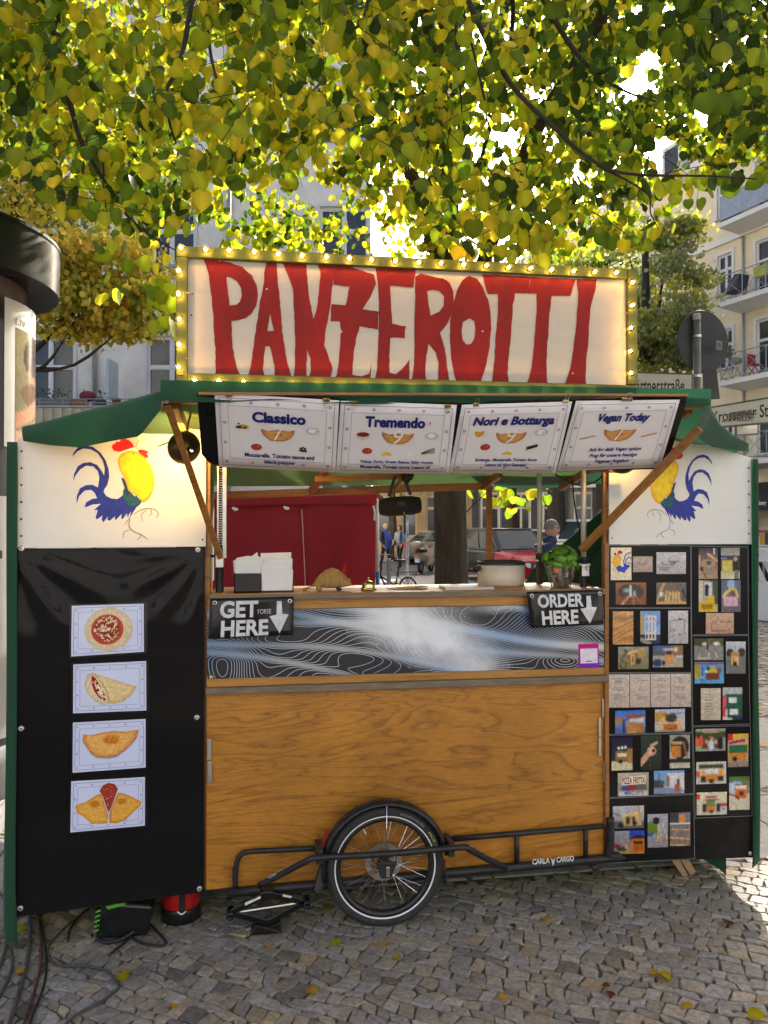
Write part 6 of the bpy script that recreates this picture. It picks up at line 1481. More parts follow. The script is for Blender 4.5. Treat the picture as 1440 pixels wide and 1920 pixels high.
cable([(540, 1200), (490, 1245), (400, 1320), (315, 1420), (310, 1500), (380, 1550), (540, 1552), (660, 1580), (740, 1650), (738, 1705), (620, 1790), (500, 1850), (410, 1925), (340, 2010)], .0050, 'long thin grey cable winding across the cobbles', m_cab)
cable([(900, 1140), (800, 1195), (780, 1280), (830, 1370), (930, 1415), (1050, 1412), (960, 1300), (885, 1225), (830, 1360), (705, 1470)], .0055, 'tangled black cable beside the tool case', m_cabk, .010)
cable([(430, 1400), (440, 1330), (490, 1250), (560, 1190)], .005, 'short black cable behind the tool case', m_cabk)
JY = -.055
def J(x, y, dy=0): return onY(x, y, JY + dy)
jack = thing('scissor_jack', 'black scissor jack standing under the front panel left of the wheel', 'jack', onZ(498, 1745))
m_jack = mat('black_gloss_enamel', (.010, .010, .011), rough=.16, var=.15, scale=12)
for (a_, b__) in (((500, 1676), (432, 1712)), ((500, 1676), (572, 1692)), ((432, 1712), (503, 1730)), ((572, 1692), (503, 1730))):
 for dy in (-.022, .022):
  b = MB(); b.bar(J(*a_, dy), J(*b__, dy), .006, .026, up=(0, 0, 1)); b.build('arm', m_jack, jack, bevel=.003)
b = MB(); p = J(500, 1676); b.box(p.x - .028, JY - .028, p.z - .010, p.x + .028, JY + .028, p.z + .022); b.build('saddle', m_jack, jack, bevel=.005)
b = MB(); p = J(502, 1730); b.slab([V((p.x - .075, JY - .035, .006)), V((p.x + .060, JY - .035, .006)), V((p.x + .052, JY - .03, p.z + .012)), V((p.x, JY - .03, p.z - .006)), V((p.x - .045, JY - .03, p.z + .008))], V((0, .07, 0))); b.build('foot', m_jack, jack, bevel=.004)
b = MB(); b.tube([J(428, 1713), J(578, 1690)], .006, 8); b.build('screw_rod', m_steel, jack)
for (x, y) in ((432, 1712), (575, 1691)):
 b = MB(); b.lathe([(.006, -.034), (.016, -.034), (.016, .034), (.006, .034)], J(x, y), (0, 1, 0), 14, closed=True); b.build('pivot', m_jack, jack, smooth=True)
for q in ([(459, 1693), (493, 1678), (494, 1682), (460, 1698)], [(530, 1677), (547, 1680), (546, 1684), (530, 1681)]):
 b = MB(); b.flat([[J(x, y, -.027) for x, y in q]], 0, (.75, .74, .73)); b.build('sticker', m_ink, jack, normals=False)
m_wedge = wood_mat('pale_wedge_wood', (.36, .22, .11), (.55, .38, .22), rough=.7, stretch=(2, 2, 10), bands=5, coat=0)
for (q, lab) in (([(1259, 1613), (1274, 1612), (1291, 1642), (1281, 1645)], 'pale wooden wedge under the right door, nearer the counter'), ([(1276, 1612), (1291, 1610), (1305, 1636), (1295, 1643)], 'pale wooden wedge under the right door, outer one')):
 pts = [onZ(x, y, .0) for x, y in q]
 zt = .115
 base = [onY(x, y, .10 if i < 2 else 0) for i, (x, y) in enumerate(q)]
 base = [onY(q[0][0], q[0][1], .06), onY(q[1][0], q[1][1], .06), onZ(q[2][0], q[2][1], .002), onZ(q[3][0], q[3][1], .002)]
 b = MB(); b.slab(base, V((.0, .045, .018))); o = b.build('wooden_wedge', m_wedge, None, bevel=.004); tag(o, lab, 'wedge', 'wooden wedges under the cart')
b = MB(); q = onZ(466, 1743, .006); b.bar(q + V((-.012, 0, 0)), q + V((.012, .004, .003)), .012, .004); tag(b.build('plastic_scrap', mat('pale_scrap', (.5, .52, .55), rough=.4)), 'tiny pale plastic scrap in front of the scissor jack', 'scrap')
m_stucco = mat('pale_roughcast', (.82, .79, .72), rough=.95, var=.10, scale=3, bump=.9, bscale=9, dirt=(.62, .59, .53), dirt_amt=.4)
m_yellow = mat('yellow_render', (.80, .71, .50), rough=.95, var=.10, scale=1.5, bump=.5, bscale=7, dirt=(.60, .55, .46), dirt_amt=.5)
m_trim = mat('white_trim', (.72, .72, .70), rough=.7, var=.05, scale=3)
m_pane = mat('window_pane', (.03, .035, .04), rough=.06, var=.3, scale=1.2, spec=.7)
m_winframe = mat('white_window_frame', (.74, .75, .76), rough=.45, var=.03)
m_zinc = mat('zinc_pipe', (.33, .35, .37), rough=.5, metal=.4, var=.15, scale=6)
m_rail = mat('grey_steel_rail', (.30, .32, .34), rough=.5, metal=.3, var=.1)
m_terra = mat('terracotta', (.40, .17, .09), rough=.8, var=.15, scale=12)
m_brownwall = mat('brown_storefront', (.27, .22, .16), rough=.85, var=.2, scale=1.5)
m_greywall = mat('grey_render', (.24, .225, .205), rough=.9, var=.15, scale=1.5)
m_awning = mat('dark_awning', (.030, .035, .045), rough=.7, var=.2, scale=3)
m_roof = mat('red_roof_tiles', (.30, .09, .06), rough=.85, var=.3, scale=8, stretch=(1, 1, 4))
class Facade:
 """a wall standing on the ground; s along it, z up, off out of it"""
 def __init__(s, a, b, flip=False):
  s.a = V((a.x, a.y, 0)); s.e = V((b.x - a.x, b.y - a.y, 0)).normalized()
  n = s.e.cross(V((0, 0, 1))); s.n = n if n.dot(CAM - s.a) > 0 else -n
 def p(s, u, z, off=0.0): return s.a + s.e * u + V((0, 0, z)) + s.n * off
 def px(s, x, y, off=0.0):
  q = onP(x, y, s.a + s.n * off, s.n); return ((q - s.a).dot(s.e), q.z)
 def wall(s, parent, name, m, u0, u1, z0, z1, holes, th=.35):
  us = sorted(set([u0, u1] + [h[0] for h in holes] + [h[2] for h in holes])); zs = sorted(set([z0, z1] + [h[1] for h in holes] + [h[3] for h in holes]))
  us = [u for u in us if u0 <= u <= u1]; zs = [z for z in zs if z0 <= z <= z1]
  b = MB()
  for i in range(len(us) - 1):
   for j in range(len(zs) - 1):
    cu, cz = (us[i] + us[i + 1]) / 2, (zs[j] + zs[j + 1]) / 2
    if any(h[0] < cu < h[2] and h[1] < cz < h[3] for h in holes): continue
    b.quad(s.p(us[i], zs[j]), s.p(us[i + 1], zs[j]), s.p(us[i + 1], zs[j + 1]), s.p(us[i], zs[j + 1]))
  for (a, c, d, e) in holes:                           # reveals
   for (p0, p1) in (((a, c), (d, c)), ((d, c), (d, e)), ((d, e), (a, e)), ((a, e), (a, c))):
    b.quad(s.p(*p0), s.p(*p1), s.p(*p1, -.16), s.p(*p0, -.16))
  b.quad(s.p(u0, z0), s.p(u0, z1), s.p(u0, z1, -8), s.p(u0, z0, -8)); b.quad(s.p(u1, z0), s.p(u1, z1), s.p(u1, z1, -8), s.p(u1, z0, -8)); b.quad(s.p(u0, z1), s.p(u1, z1), s.p(u1, z1, -8), s.p(u0, z1, -8))
  b.quad(s.p(u0, z0, -8), s.p(u1, z0, -8), s.p(u1, z1, -8), s.p(u0, z1, -8))
  return b.build(name, m, parent, normals=False)
 def bar(s, mb, u0, z0, u1, z1, o0, o1):
  vs = [s.p(u, z, o) for o in (o0, o1) for u, z in ((u0, z0), (u1, z0), (u1, z1), (u0, z1))]
  mb.add(vs, [(0, 3, 2, 1), (4, 5, 6, 7), (0, 1, 5, 4), (1, 2, 6, 5), (2, 3, 7, 6), (3, 0, 4, 7)])
 def window(s, parent, h, cols=2, tr=.42, fw=.07, surround=.0, sill=True, mframe=None, deep=-.13):
  u0, z0, u1, z1 = h; mf = mframe or m_winframe
  b = MB()
  s.bar(b, u0, z0, u0 + fw, z1, deep, deep + .07); s.bar(b, u1 - fw, z0, u1, z1, deep, deep + .07); s.bar(b, u0 + fw, z1 - fw, u1 - fw, z1, deep, deep + .07); s.bar(b, u0 + fw, z0, u1 - fw, z0 + fw, deep, deep + .07)
  zt = z1 - (z1 - z0) * tr if tr else None
  if zt: s.bar(b, u0 + fw, zt - fw * .6, u1 - fw, zt + fw * .6, deep, deep + .075)
  w = b.build('window', mf, parent)
  for k in range(1, cols):
   uu = u0 + (u1 - u0) * k / cols; b = MB(); s.bar(b, uu - fw * .6, z0 + fw, uu + fw * .6, z1 - fw, deep, deep + .065); b.build('mullion', mf, w)
  lev = [(z0 + fw, (zt or z1) - fw * .6), (zt + fw * .6, z1 - fw)] if zt else [(z0 + fw, z1 - fw)]
  for k in range(cols):
   ua, ub = u0 + (u1 - u0) * k / cols + fw * .6, u0 + (u1 - u0) * (k + 1) / cols - fw * .6
   for (za, zc) in lev:
    b = MB(); s.bar(b, ua, za, ub, zc, deep + .005, deep + .02); b.build('pane', m_pane, w)
    b = MB(); g = .025
    for (a, c, d, e) in ((ua, za, ua + g, zc), (ub - g, za, ub, zc), (ua + g, za, ub - g, za + g), (ua + g, zc - g, ub - g, zc)): s.bar(b, a, c, d, e, deep + .021, deep + .055)
    b.build('casement', mf, w)
  if surround:
   b = MB(); k = surround
   s.bar(b, u0 - k, z0, u0, z1 + k, 0.002, .05); s.bar(b, u1, z0, u1 + k, z1 + k, .002, .05); s.bar(b, u0, z1, u1, z1 + k, .002, .05); b.build('surround', m_trim, w)
  if sill:
   b = MB(); s.bar(b, u0 - .08, z0 - .07, u1 + .08, z0, -.12, .10); b.build('sill', m_zinc, w)
  return w
FLa = atD(-900, 975, 19.0); FLb = atD(720, 975, 19.0)
FL = Facade(FLa, FLb)
left_house = thing('apartment_house', 'pale roughcast apartment house behind the advertising column, with white windows', 'building', FL.p(9, 0))
holes = []
for (x0, x1) in ((-380, -288), (-160, -68), (47, 139), (276, 366), (600, 690)):
 for (yt, yb_) in ((630, 775), (388, 498), (150, 262), (-90, 20)):
  u0, z1 = FL.px(x0, yt); u1, z0 = FL.px(x1, yb_); holes.append((u0, z0, u1, z1))
 u0, z1 = FL.px(x0, 860); u1, z0 = FL.px(x1, 970); holes.append((u0, z0, u1, z1))
FL.wall(left_house, 'wall', m_stucco, -6, 21, -.3, 17.5, holes)
for h in holes: FL.window(left_house, h, 2, .40, .06, surround=.07, sill=True)
b = MB(); FL.bar(b, -6.2, 17.5, 21.2, 17.9, -.3, .5); b.build('eaves', m_trim, left_house)
for x in (180, 430):
 u, _ = FL.px(x, 700); b = MB(); b.tube([FL.p(u, .1, .10), FL.p(u, 17, .10)], .055, 10); b.build('downpipe', m_zinc, left_house, smooth=True)
b = MB(); u0, zt = FL.px(-40, 764, 1.2); u1, zb_ = FL.px(420, 845, 1.2)
FL.bar(b, u0, zb_, u1, zt, 1.12, 1.2); FL.bar(b, u0, zb_ - .15, u1, zb_, 0, 1.2); bal = b.build('balcony', mat('cream_concrete', (.55, .50, .38), rough=.9, var=.12, scale=4), left_house)
u = u0 + .1
while u < u1: b = MB(); FL.bar(b, u, zb_, u + .09, zt - .02, 1.201, 1.25); b.build('rib', MATS['cream_concrete'], bal); u += .22
b = MB(); FL.bar(b, u0, zt, u1, zt + .04, 1.08, 1.26); b.build('coping', m_zinc, bal)
for dz in (.11, .20): b = MB(); b.tube([FL.p(u0, zt + dz, 1.18), FL.p(u1, zt + dz, 1.18)], .014, 6); b.build('rail', m_rail, bal)
u = u0 + .3
while u < u1: b = MB(); b.tube([FL.p(u, zt + .03, 1.18), FL.p(u, zt + .2, 1.18)], .012, 6); b.build('rail_post', m_rail, bal); u += .55
u, z = FL.px(213, 700, .5); b = MB(); FL.bar(b, u, FL.px(213, 750, .5)[1], u + .06, FL.px(213, 680, .5)[1], .35, 1.0); b.build('balcony_screen', mat('pale_blue_glass', (.42, .52, .55), rough=.2), bal)
def planter(px_, w, m, label, plant=None, round_=False):
 u, z = FL.px(px_, 757, 1.0); z = zt + .042
 t = thing('flower_pot', label, 'flower pot', FL.p(u, z, 1.0))
 b = MB()
 if round_: b.lathe([(0, 0), (.075, 0), (.10, .16), (.11, .16), (.11, .20), (.09, .20), (.08, .17), (0, .17)], FL.p(u, z, 1.0), (0, 0, 1), 16); b.build('pot', m, t, smooth=True)
 else: FL.bar(b, u - w / 2, z, u + w / 2, z + .16, .92, 1.08); b.build('pot', m, t, bevel=.01)
 if plant:
  b = MB(); r = random.Random(px_)
  for i in range(plant):
   p = FL.p(u + r.uniform(-w / 2, w / 2), z + .16 + r.uniform(0, .22), 1.0 + r.uniform(-.08, .1)); d = V((r.uniform(-1, 1), r.uniform(-1, 1), r.uniform(-.3, 1))) * .07; x = V((r.uniform(-1, 1), r.uniform(-1, 1), r.uniform(-1, 1))) * .03
   b.add([p, p + d * .5 + x, p + d, p + d * .5 - x], [(0, 1, 2, 3)], 0, (.07, .12, .045))
  b.build('foliage', vmat('pot_plant_leaf', rough=.6, transl=.3), t, normals=False)
planter(83, .62, mat('grey_planter', (.25, .24, .22), rough=.8), 'long grey planter with herbs on the balcony, nearest the column', 60)
planter(112, .55, MATS['grey_planter'], 'second grey planter with small flowers on the balcony', 40)
planter(150, .34, m_terra, 'oblong terracotta box on the balcony', 6)
planter(190, .2, mat('dark_pot', (.06, .07, .06), rough=.6), 'small dark pot with a pale spiky plant', 20)
planter(218, .2, m_terra, 'round terracotta pot on the balcony, nearest the canvas roof', None, True)
u, z = FL.px(164, 741, .95); b = MB(); b.ball(FL.p(u, zt + .30, .95), (.19, .15, .13), 14, 8); b.tube([FL.p(u, zt + .05, .95), FL.p(u, zt + .3, .95)], .03, 8)
tag(b.build('folded_hood', mat('dark_pink_cloth', (.22, .03, .045), rough=.8, var=.3, scale=12), None, smooth=True), 'dark pink domed cover standing behind the balcony rail', 'cover')
FRa = atD(1290, 975, 33.0); FRb = atD(1440, 975, 29.3)
FR = Facade(FRa, FRb)
right_house = thing('apartment_house', 'pale yellow apartment house with stacked balconies on the right', 'building', FR.p(6, 0))
win = []
def wn_(x0, y0, x1, y1): a = FR.px(x0, y1); c = FR.px(x1, y0); return (a[0], a[1], c[0], c[1])
z_slab = [FR.px(1392, y)[1] for y in (868, 720, 575, 428)]
ua0, ua1 = FR.px(1346, 500)[0], FR.px(1373, 500)[0]; ub0 = FR.px(1418, 500)[0]; wB = 1.15
sto = z_slab[1] - z_slab[0]
for k, z in enumerate(z_slab):
 win.append((ua0, z + .75, ua1, z + 2.35)); win.append((ub0, z + .25, ub0 + wB, z + 2.35))
 for du in (-4.2, -8.0, 4.6, 7.8): win.append((ua0 + du, z + .75, ua1 + du, z + 2.35))
win.append((ua0 - .2, .6, ua1 + .2, 2.9));
ztop = z_slab[3] + 3.1
FR.wall(right_house, 'wall', m_yellow, -12, 18, -.3, ztop, win)
for i, h in enumerate(win[:-1]): FR.window(right_house, h, 2, .38, .055, surround=.12, sill=True)
FR.window(right_house, win[-1], 1, 0, .08, 0, False, mat('dark_shop_frame', (.04, .04, .045), rough=.5))
for z in (z_slab[3] - .35, z_slab[0] - .1): b = MB(); FR.bar(b, -12, z, 18, z + .22, 0.002, .14); b.build('cornice', m_trim, right_house)
b = MB(); FR.bar(b, -12.3, ztop, 18.3, ztop + .3, -.3, .5); b.build('eaves', m_trim, right_house)
b = MB(); b.add([FR.p(-12, ztop + .3, .4), FR.p(18, ztop + .3, .4), FR.p(18, ztop + 3.6, -4), FR.p(-12, ztop + 3.6, -4), FR.p(18, ztop + .3, -8), FR.p(-12, ztop + .3, -8)], [(0, 1, 2, 3), (3, 2, 4, 5), (0, 3, 5), (1, 4, 2)]); b.build('roof', m_roof, right_house)
for u in (-6, -2, 2.2, 6): b = MB(); FR.bar(b, u, ztop + .8, u + 1.2, ztop + 2.3, -2.6, -.5); d_ = b.build('dormer', m_trim, right_house); b = MB(); FR.bar(b, u + .2, ztop + 1.0, u + 1.0, ztop + 2.1, -.52, -.47); b.build('pane', m_pane, d_)
for k, z in enumerate(z_slab):
 u0, u1 = FR.px(1392, 500)[0], FR.px(1392, 500)[0] + 4.2; pr = 1.25
 b = MB(); b.add([FR.p(u0, z, 0), FR.p(u0, z, pr), FR.p(u1, z, pr), FR.p(u1, z, 0), FR.p(u0 + .0, z - .30, 0), FR.p(u0, z - .18, pr), FR.p(u1, z - .18, pr), FR.p(u1, z - .30, 0)], [(0, 1, 2, 3), (7, 6, 5, 4), (0, 4, 5, 1), (1, 5, 6, 2), (2, 6, 7, 3)]); bal = b.build('balcony', m_trim, right_house)
 corners = [FR.p(u0 + .04, z, 0.03), FR.p(u0 + .04, z, pr - .04), FR.p(u1 - .04, z, pr - .04), FR.p(u1 - .04, z, .03)]
 for zz in (.10, 1.0): b = MB(); b.tube([c_ + V((0, 0, zz)) for c_ in corners], .022, 6); b.build('rail', m_rail, bal)
 pts = [corners[0], corners[1]] + [corners[1] + (corners[2] - corners[1]) * (i / 4) for i in range(1, 5)] + [corners[3]]
 mid = [(corners[0] + corners[1]) / 2]
 for c_ in pts + mid: b = MB(); b.tube([c_, c_ + V((0, 0, 1.0))], .02, 6); b.build('rail_post', m_rail, bal)
 segs = [(corners[0], mid[0]), (mid[0], corners[1])] + [(corners[1] + (corners[2] - corners[1]) * (i / 4), corners[1] + (corners[2] - corners[1]) * ((i + 1) / 4)) for i in range(4)]
 for i, (p, q) in enumerate(segs):
  b = MB(); b.tube([p + V((0, 0, .1)), q + V((0, 0, 1.0))], .012, 5); b.tube([p + V((0, 0, 1.0)), q + V((0, 0, .1))], .012, 5); b.build('rail_cross', m_rail, bal)
  if k == 3: b = MB(); b.add([p + V((0, 0, .12)), q + V((0, 0, .12)), q + V((0, 0, .98)), p + V((0, 0, .98))], [(0, 1, 2, 3)]); b.build('rail_screen', mat('blue_grey_screen', (.30, .36, .46), rough=.6), bal, solid=.01)
 if k == 1:
  b = MB(); p = FR.p(u0 + .3, z + .78, pr * .6); b.ball(p, (.28, .28, .12), 10, 5); b.build('balcony_table', m_rail, bal, smooth=True)
 for dx in (.0,): b = MB(); b.tube([FR.p(u0 + .1, z - .3, .08), FR.p(u0 + .1, z - sto + .1, .08)], .05, 8); b.build('downpipe', m_zinc, right_house, smooth=True)
def balcony_thing(name, label, cat, k, du, off, fn):
 p = FR.p(FR.px(1392, 500)[0] + du, z_slab[k] + .01, off); t = thing(name, label, cat, p); fn(t, p); return t
def _chair(t, p):
 b = MB(); b.slab([p + FR.e * -.25 + V((0, 0, .35)), p + FR.e * .30 + V((0, 0, .42)), p + FR.e * .42 + V((0, 0, .95)), p + FR.e * .2 + V((0, 0, .98))], FR.n * .55); b.build('seat', mat('dark_grey_chair', (.06, .065, .075), rough=.7), t)
 for a in (-.2, .28): b = MB(); b.bar(p + FR.e * a, p + FR.e * a + V((0, 0, .4)) , .04, .04); b.build('leg', m_rail, t)
balcony_thing('balcony_chair', 'dark grey chair on the second balcony from the top', 'chair', 2, .35, .5, _chair)
def _box(t, p):
 b = MB(); b.slab([p + V((0, 0, .55)), p + FR.e * .9 + V((0, 0, .55)), p + FR.e * .95 + V((0, 0, .95)), p + FR.e * -.05 + V((0, 0, .95))], FR.n * .2); b.build('trough', mat('lime_box', (.40, .42, .08), rough=.6), t, bevel=.01)
 b = MB(); b.bar(p + FR.n * .1, p + FR.n * .1 + V((0, 0, .56)), .06, .06); b.bar(p + FR.e * .85 + FR.n * .1, p + FR.e * .85 + FR.n * .1 + V((0, 0, .56)), .06, .06); b.build('stand', m_rail, t)
balcony_thing('plant_trough', 'lime green trough on the second balcony from the top', 'plant trough', 2, 1.5, .9, _box)
def _fl(t, p):
 b = MB(); b.slab([p + V((0, 0, .85)), p + FR.e * .5 + V((0, 0, .85)), p + FR.e * .55 + V((0, 0, 1.02)), p + FR.e * -.05 + V((0, 0, 1.02))], FR.n * .2); b.build('box', m_terra, t)
 r = random.Random(5); b = MB()
 for i in range(160):
  q = p + FR.e * r.uniform(-.25, .75) + FR.n * r.uniform(-.15, .35) + V((0, 0, 1.0 + r.uniform(-.1, .3))); d = V((r.uniform(-1, 1), r.uniform(-1, 1), r.uniform(-1, 1))) * .10; x = V((r.uniform(-1, 1), r.uniform(-1, 1), r.uniform(-1, 1))) * .06
  b.add([q, q + d * .5 + x, q + d, q + d * .5 - x], [(0, 1, 2, 3)], 0, (.09, .17, .05) if r.random() > .1 else (.5, .12, .15))
 b.build('foliage', MATS['pot_plant_leaf'], t, normals=False)
balcony_thing('flower_box', 'leafy flower box on the balcony rail above the corner street sign', 'flower box', 1, -.1, 1.15, _fl)
def _rc(t, p):
 m = mat('red_folding_chair', (.35, .04, .05), rough=.5)
 b = MB(); b.slab([p + V((0, 0, .44)), p + FR.e * .4 + V((0, 0, .44)), p + FR.e * .4 + FR.n * .4 + V((0, 0, .44)), p + FR.n * .4 + V((0, 0, .44))], V((0, 0, .03))); b.build('seat', m, t)
 b = MB(); b.slab([p + V((0, 0, .5)), p + FR.n * .4 + V((0, 0, .5)), p + FR.n * .4 + V((0, 0, .9)), p + V((0, 0, .9))], FR.e * .03); b.build('backrest', m, t)
 for a, c_ in ((0, 0), (.38, 0), (0, .38), (.38, .38)): b = MB(); b.bar(p + FR.e * a + FR.n * c_, p + FR.e * (.38 - a) + FR.n * c_ + V((0, 0, .44)), .03, .03); b.build('leg', m, t)
balcony_thing('folding_chair', 'red folding chair on the balcony with the flower box', 'chair', 1, 1.0, .5, _rc)
u0 = FR.px(1402, 930)[0]; za, zc = FR.px(1425, 905)[1], FR.px(1425, 938)[1]; zd = FR.px(1425, 953)[1]
awn = thing('shop_awning', 'dark shop awning lettered Bakery under the yellow house', 'awning', FR.p(u0 + 2, zd, .8))
b = MB(); b.add([FR.p(u0 - 3, za, .05), FR.p(u0 + 6, za, .05), FR.p(u0 + 6, zc, 1.3), FR.p(u0 - 3, zc, 1.3)], [(0, 1, 2, 3)]); b.build('canopy', m_awning, awn, solid=.02)
b = MB(); b.add([FR.p(u0 - 3, zc - .005, 1.31), FR.p(u0 + 6, zc - .005, 1.31), FR.p(u0 + 6, zd - .1, 1.31), FR.p(u0 - 3, zd - .1, 1.31)], [(0, 1, 2, 3)]); b.build('valance', m_awning, awn, solid=.02)
ut, zt1 = FR.px(1417, 939, 1.33); ut2, zt2 = FR.px(1437, 949, 1.33)
c = Card(FR.p(ut, zt1, 1.335), FR.p(ut2, zt1, 1.335), FR.p(ut2, zt2, 1.335), FR.p(ut, zt2, 1.335)); b = MB(); c.text(b, 'Bakery', 0, 0, 1, 1, 0, 0, (.85, .85, .85), bold=.03); b.build('awning_letters', m_ink, awn, normals=False)
FBa = atD(560, 975, 40.0); FBb = atD(1330, 975, 38.0)
FB = Facade(FBa, FBb)
row = thing('storefront_row', 'brown and grey storefront row far behind the parked cars', 'building', FB.p(10, 0))
Lb = (FBb - FBa).length; hol1, hol2 = [], []
u = .4
mid = FB.px(885, 950)[0]
while u < mid - 1.2: hol1.append((u, .9, u + .75, 3.0)); hol1.append((u, 4.2, u + .75, 6.2)); u += 1.25
u = mid + .5
while u < Lb - 1: hol2.append((u, .7, u + .85, 3.1)); hol2.append((u, 4.3, u + .85, 6.2)); u += 1.55
FB.wall(row, 'brown_wall', mat('tan_storefront', (.40, .29, .16), rough=.85, var=.15, scale=1.5), -14, mid, -.3, 9, hol1)
FB.wall(row, 'grey_wall', m_greywall, mid + .004, Lb + 4, -.3, 9, hol2)
for h in hol1: FB.window(row, h, 1, .3, .07, 0, False, mat('tan_window_frame', (.55, .43, .26), rough=.6))
for h in hol2: FB.window(row, h, 2, .3, .05, .06, False, mat('beige_window_frame', (.58, .52, .42), rough=.6))
b = MB(); FB.bar(b, mid, 3.4, Lb + 4, 3.7, .002, .25); b.build('ledge', m_trim, row)
for u in [mid + 1.5 * i for i in range(7)]: b = MB(); FB.bar(b, u, 0, u + .28, 3.4, .002, .12); b.build('pilaster', mat('dark_pilaster', (.06, .06, .07), rough=.7), row)
ac = atD(-150, 975, 5.15); AX, AY = ac.x, ac.y
rc = .0
dv = ray(65, 800); dv = V((dv.x, dv.y, 0)).normalized(); rel = V((AX - CAM.x, AY - CAM.y, 0)); rc = abs(rel.x * dv.y - rel.y * dv.x)
colm = thing('advertising_column', 'dark grey advertising column with a wide domed cap and a film poster', 'advertising column', (AX, AY, 0))
m_colm = mat('dark_grey_column', (.075, .08, .088), rough=.45, var=.3, scale=5, bump=.15, bscale=12, dirt=(.14, .14, .14), dirt_amt=.5)
m_cap = mat('dark_green_cap', (.014, .017, .014), rough=.3, var=.2, scale=6, spec=.2)
dc = (V((AX, AY, 0)) - V((CAM.x, CAM.y, 0))).length
zcap0 = 1.77 + (975 - 470) / 1440 * (dc - rc) ; zcap0 = 3.36
b = MB(); b.lathe([(rc, .32), (rc, zcap0 - .30)], (AX, AY, 0), (0, 0, 1), 64); b.build('shaft', m_colm, colm, smooth=True)
b = MB(); b.lathe([(rc - .06, zcap0 - .30), (rc - .055, zcap0)], (AX, AY, 0), (0, 0, 1), 64); b.build('neck', mat('rusty_neck', (.17, .12, .10), rough=.8, var=.3, scale=9), colm, smooth=True)
b = MB(); b.lathe([(rc, zcap0 - .30), (rc - .06, zcap0 - .295)], (AX, AY, 0), (0, 0, 1), 64); b.build('shaft_lip', m_colm, colm)
rcap = rc + .155
b = MB(); b.lathe([(rcap, zcap0 - .02), (rcap + .008, zcap0 + .30)], (AX, AY, 0), (0, 0, 1), 96); b.build('cap_band', m_cap, colm, smooth=True)
b = MB(); b.lathe([(rc - .055, zcap0 + .0), (rcap + .001, zcap0 - .019)], (AX, AY, 0), (0, 0, 1), 96); b.build('cap_underside', m_cap, colm, smooth=True)
b = MB(); b.lathe([(rcap + .014, zcap0 + .29), (rcap + .014, zcap0 + .312), (rcap - .03, zcap0 + .33), (rcap * .6, zcap0 + .50), (.05, zcap0 + .60), (0, zcap0 + .60)], (AX, AY, 0), (0, 0, 1), 96); b.build('cap_dome', m_cap, colm)
b = MB(); b.lathe([(rc + .05, 0), (rc + .05, .22), (rc + .02, .32), (rc, .32)], (AX, AY, 0), (0, 0, 1), 56); b.build('plinth', mat('concrete_plinth', (.30, .29, .28), rough=.9, var=.2, scale=10), colm, smooth=True)
def colpt(px_, py_, off=.004):
 d = ray(px_, py_); a_ = d.x ** 2 + d.y ** 2; ox, oy = CAM.x - AX, CAM.y - AY; r_ = rc + off
 bq = 2 * (ox * d.x + oy * d.y); cq = ox * ox + oy * oy - r_ * r_; disc = max(0, bq * bq - 4 * a_ * cq)
 t = (-bq - math.sqrt(disc)) / (2 * a_); return CAM + d * t
pA = colpt(9, 560); angA = math.atan2(pA.y - AY, pA.x - AX); zA1, zA0 = colpt(9, 556).z, colpt(18, 838).z
Wp = .84; Hp = zA1 - zA0
def pos_pt(s, t, off): a = angA + s * Wp / rc; return V((AX + (rc + off) * math.cos(a), AY + (rc + off) * math.sin(a), zA1 - t * Hp))
poster = thing('film_poster', 'white bordered film poster with two people pasted on the column', 'poster', pos_pt(.5, 1, 0))
b = MB(); b.grid(lambda u, v: pos_pt(u, v, .003), 24, 8); b.build('paper', mat('poster_paper', (.70, .68, .64), rough=.5, var=.05, scale=4), poster, smooth=True)
class PosterCard(Card):
 def __init__(s): s.w, s.h = Wp, Hp
 def pt(s, a, b_, off=0.0): return pos_pt(a, b_, .003 + off)
pc_ = PosterCard(); b = MB()
nx, ny = 40, 44
def pcol(u, v):
 col = (150 - 30 * v, 140 - 20 * v, 104 - 10 * v)
 def E(a, b_, ra, rb): return ((u - a) / ra) ** 2 + ((v - b_) / rb) ** 2 < 1
 if E(.42, .22, .28, .20): col = (84, 70, 60)
 if E(.40, .34, .16, .14): col = (176, 132, 104)
 if E(.47, .26, .26, .12): col = (96, 84, 74)
 if E(.85, .42, .2, .2): col = (150, 104, 80)
 if E(.45, .56, .36, .12): col = (120, 96, 76)
 if abs(v - (.82 - .35 * u)) < .07: col = (190, 146, 118)
 if abs(v - (.95 - .25 * u)) < .05: col = (176, 130, 104)
 if E(.5, .66, .1, .08): col = (186, 146, 118)
 if v > .9: col = (196, 164, 140)
 k = .9 + .2 * rng.random(); return tuple(x * k for x in S(*col))
b.grid(lambda u, v: pc_.pt(.12 + .80 * u, .18 + .78 * v, .001), nx, ny, 0, pcol); b.build('picture', m_photo, poster, smooth=True)
b = MB(); pc_.text(b, 'LIV LISA FRIES', .12, .115, .78, .160, .0012, 0, (.15, .14, .14)); b.build('poster_lettering', m_ink, poster, normals=False)
angB = math.atan2(colpt(4, 1100).y - AY, colpt(4, 1100).x - AX)
zB1, zB0 = colpt(4, 930).z, colpt(4, 1385).z
pst2 = thing('faded_poster', 'pale poster low on the column beside the green curtain', 'poster', V((AX + rc * math.cos(angB), AY + rc * math.sin(angB), zB0)))
b = MB(); b.grid(lambda u, v: V((AX + (rc + .003) * math.cos(angB - .5 + .62 * u), AY + (rc + .003) * math.sin(angB - .5 + .62 * u), zB1 + (zB0 - zB1) * v)), 20, 6); b.build('paper', MATS['poster_paper'], pst2, smooth=True)
b = MB()
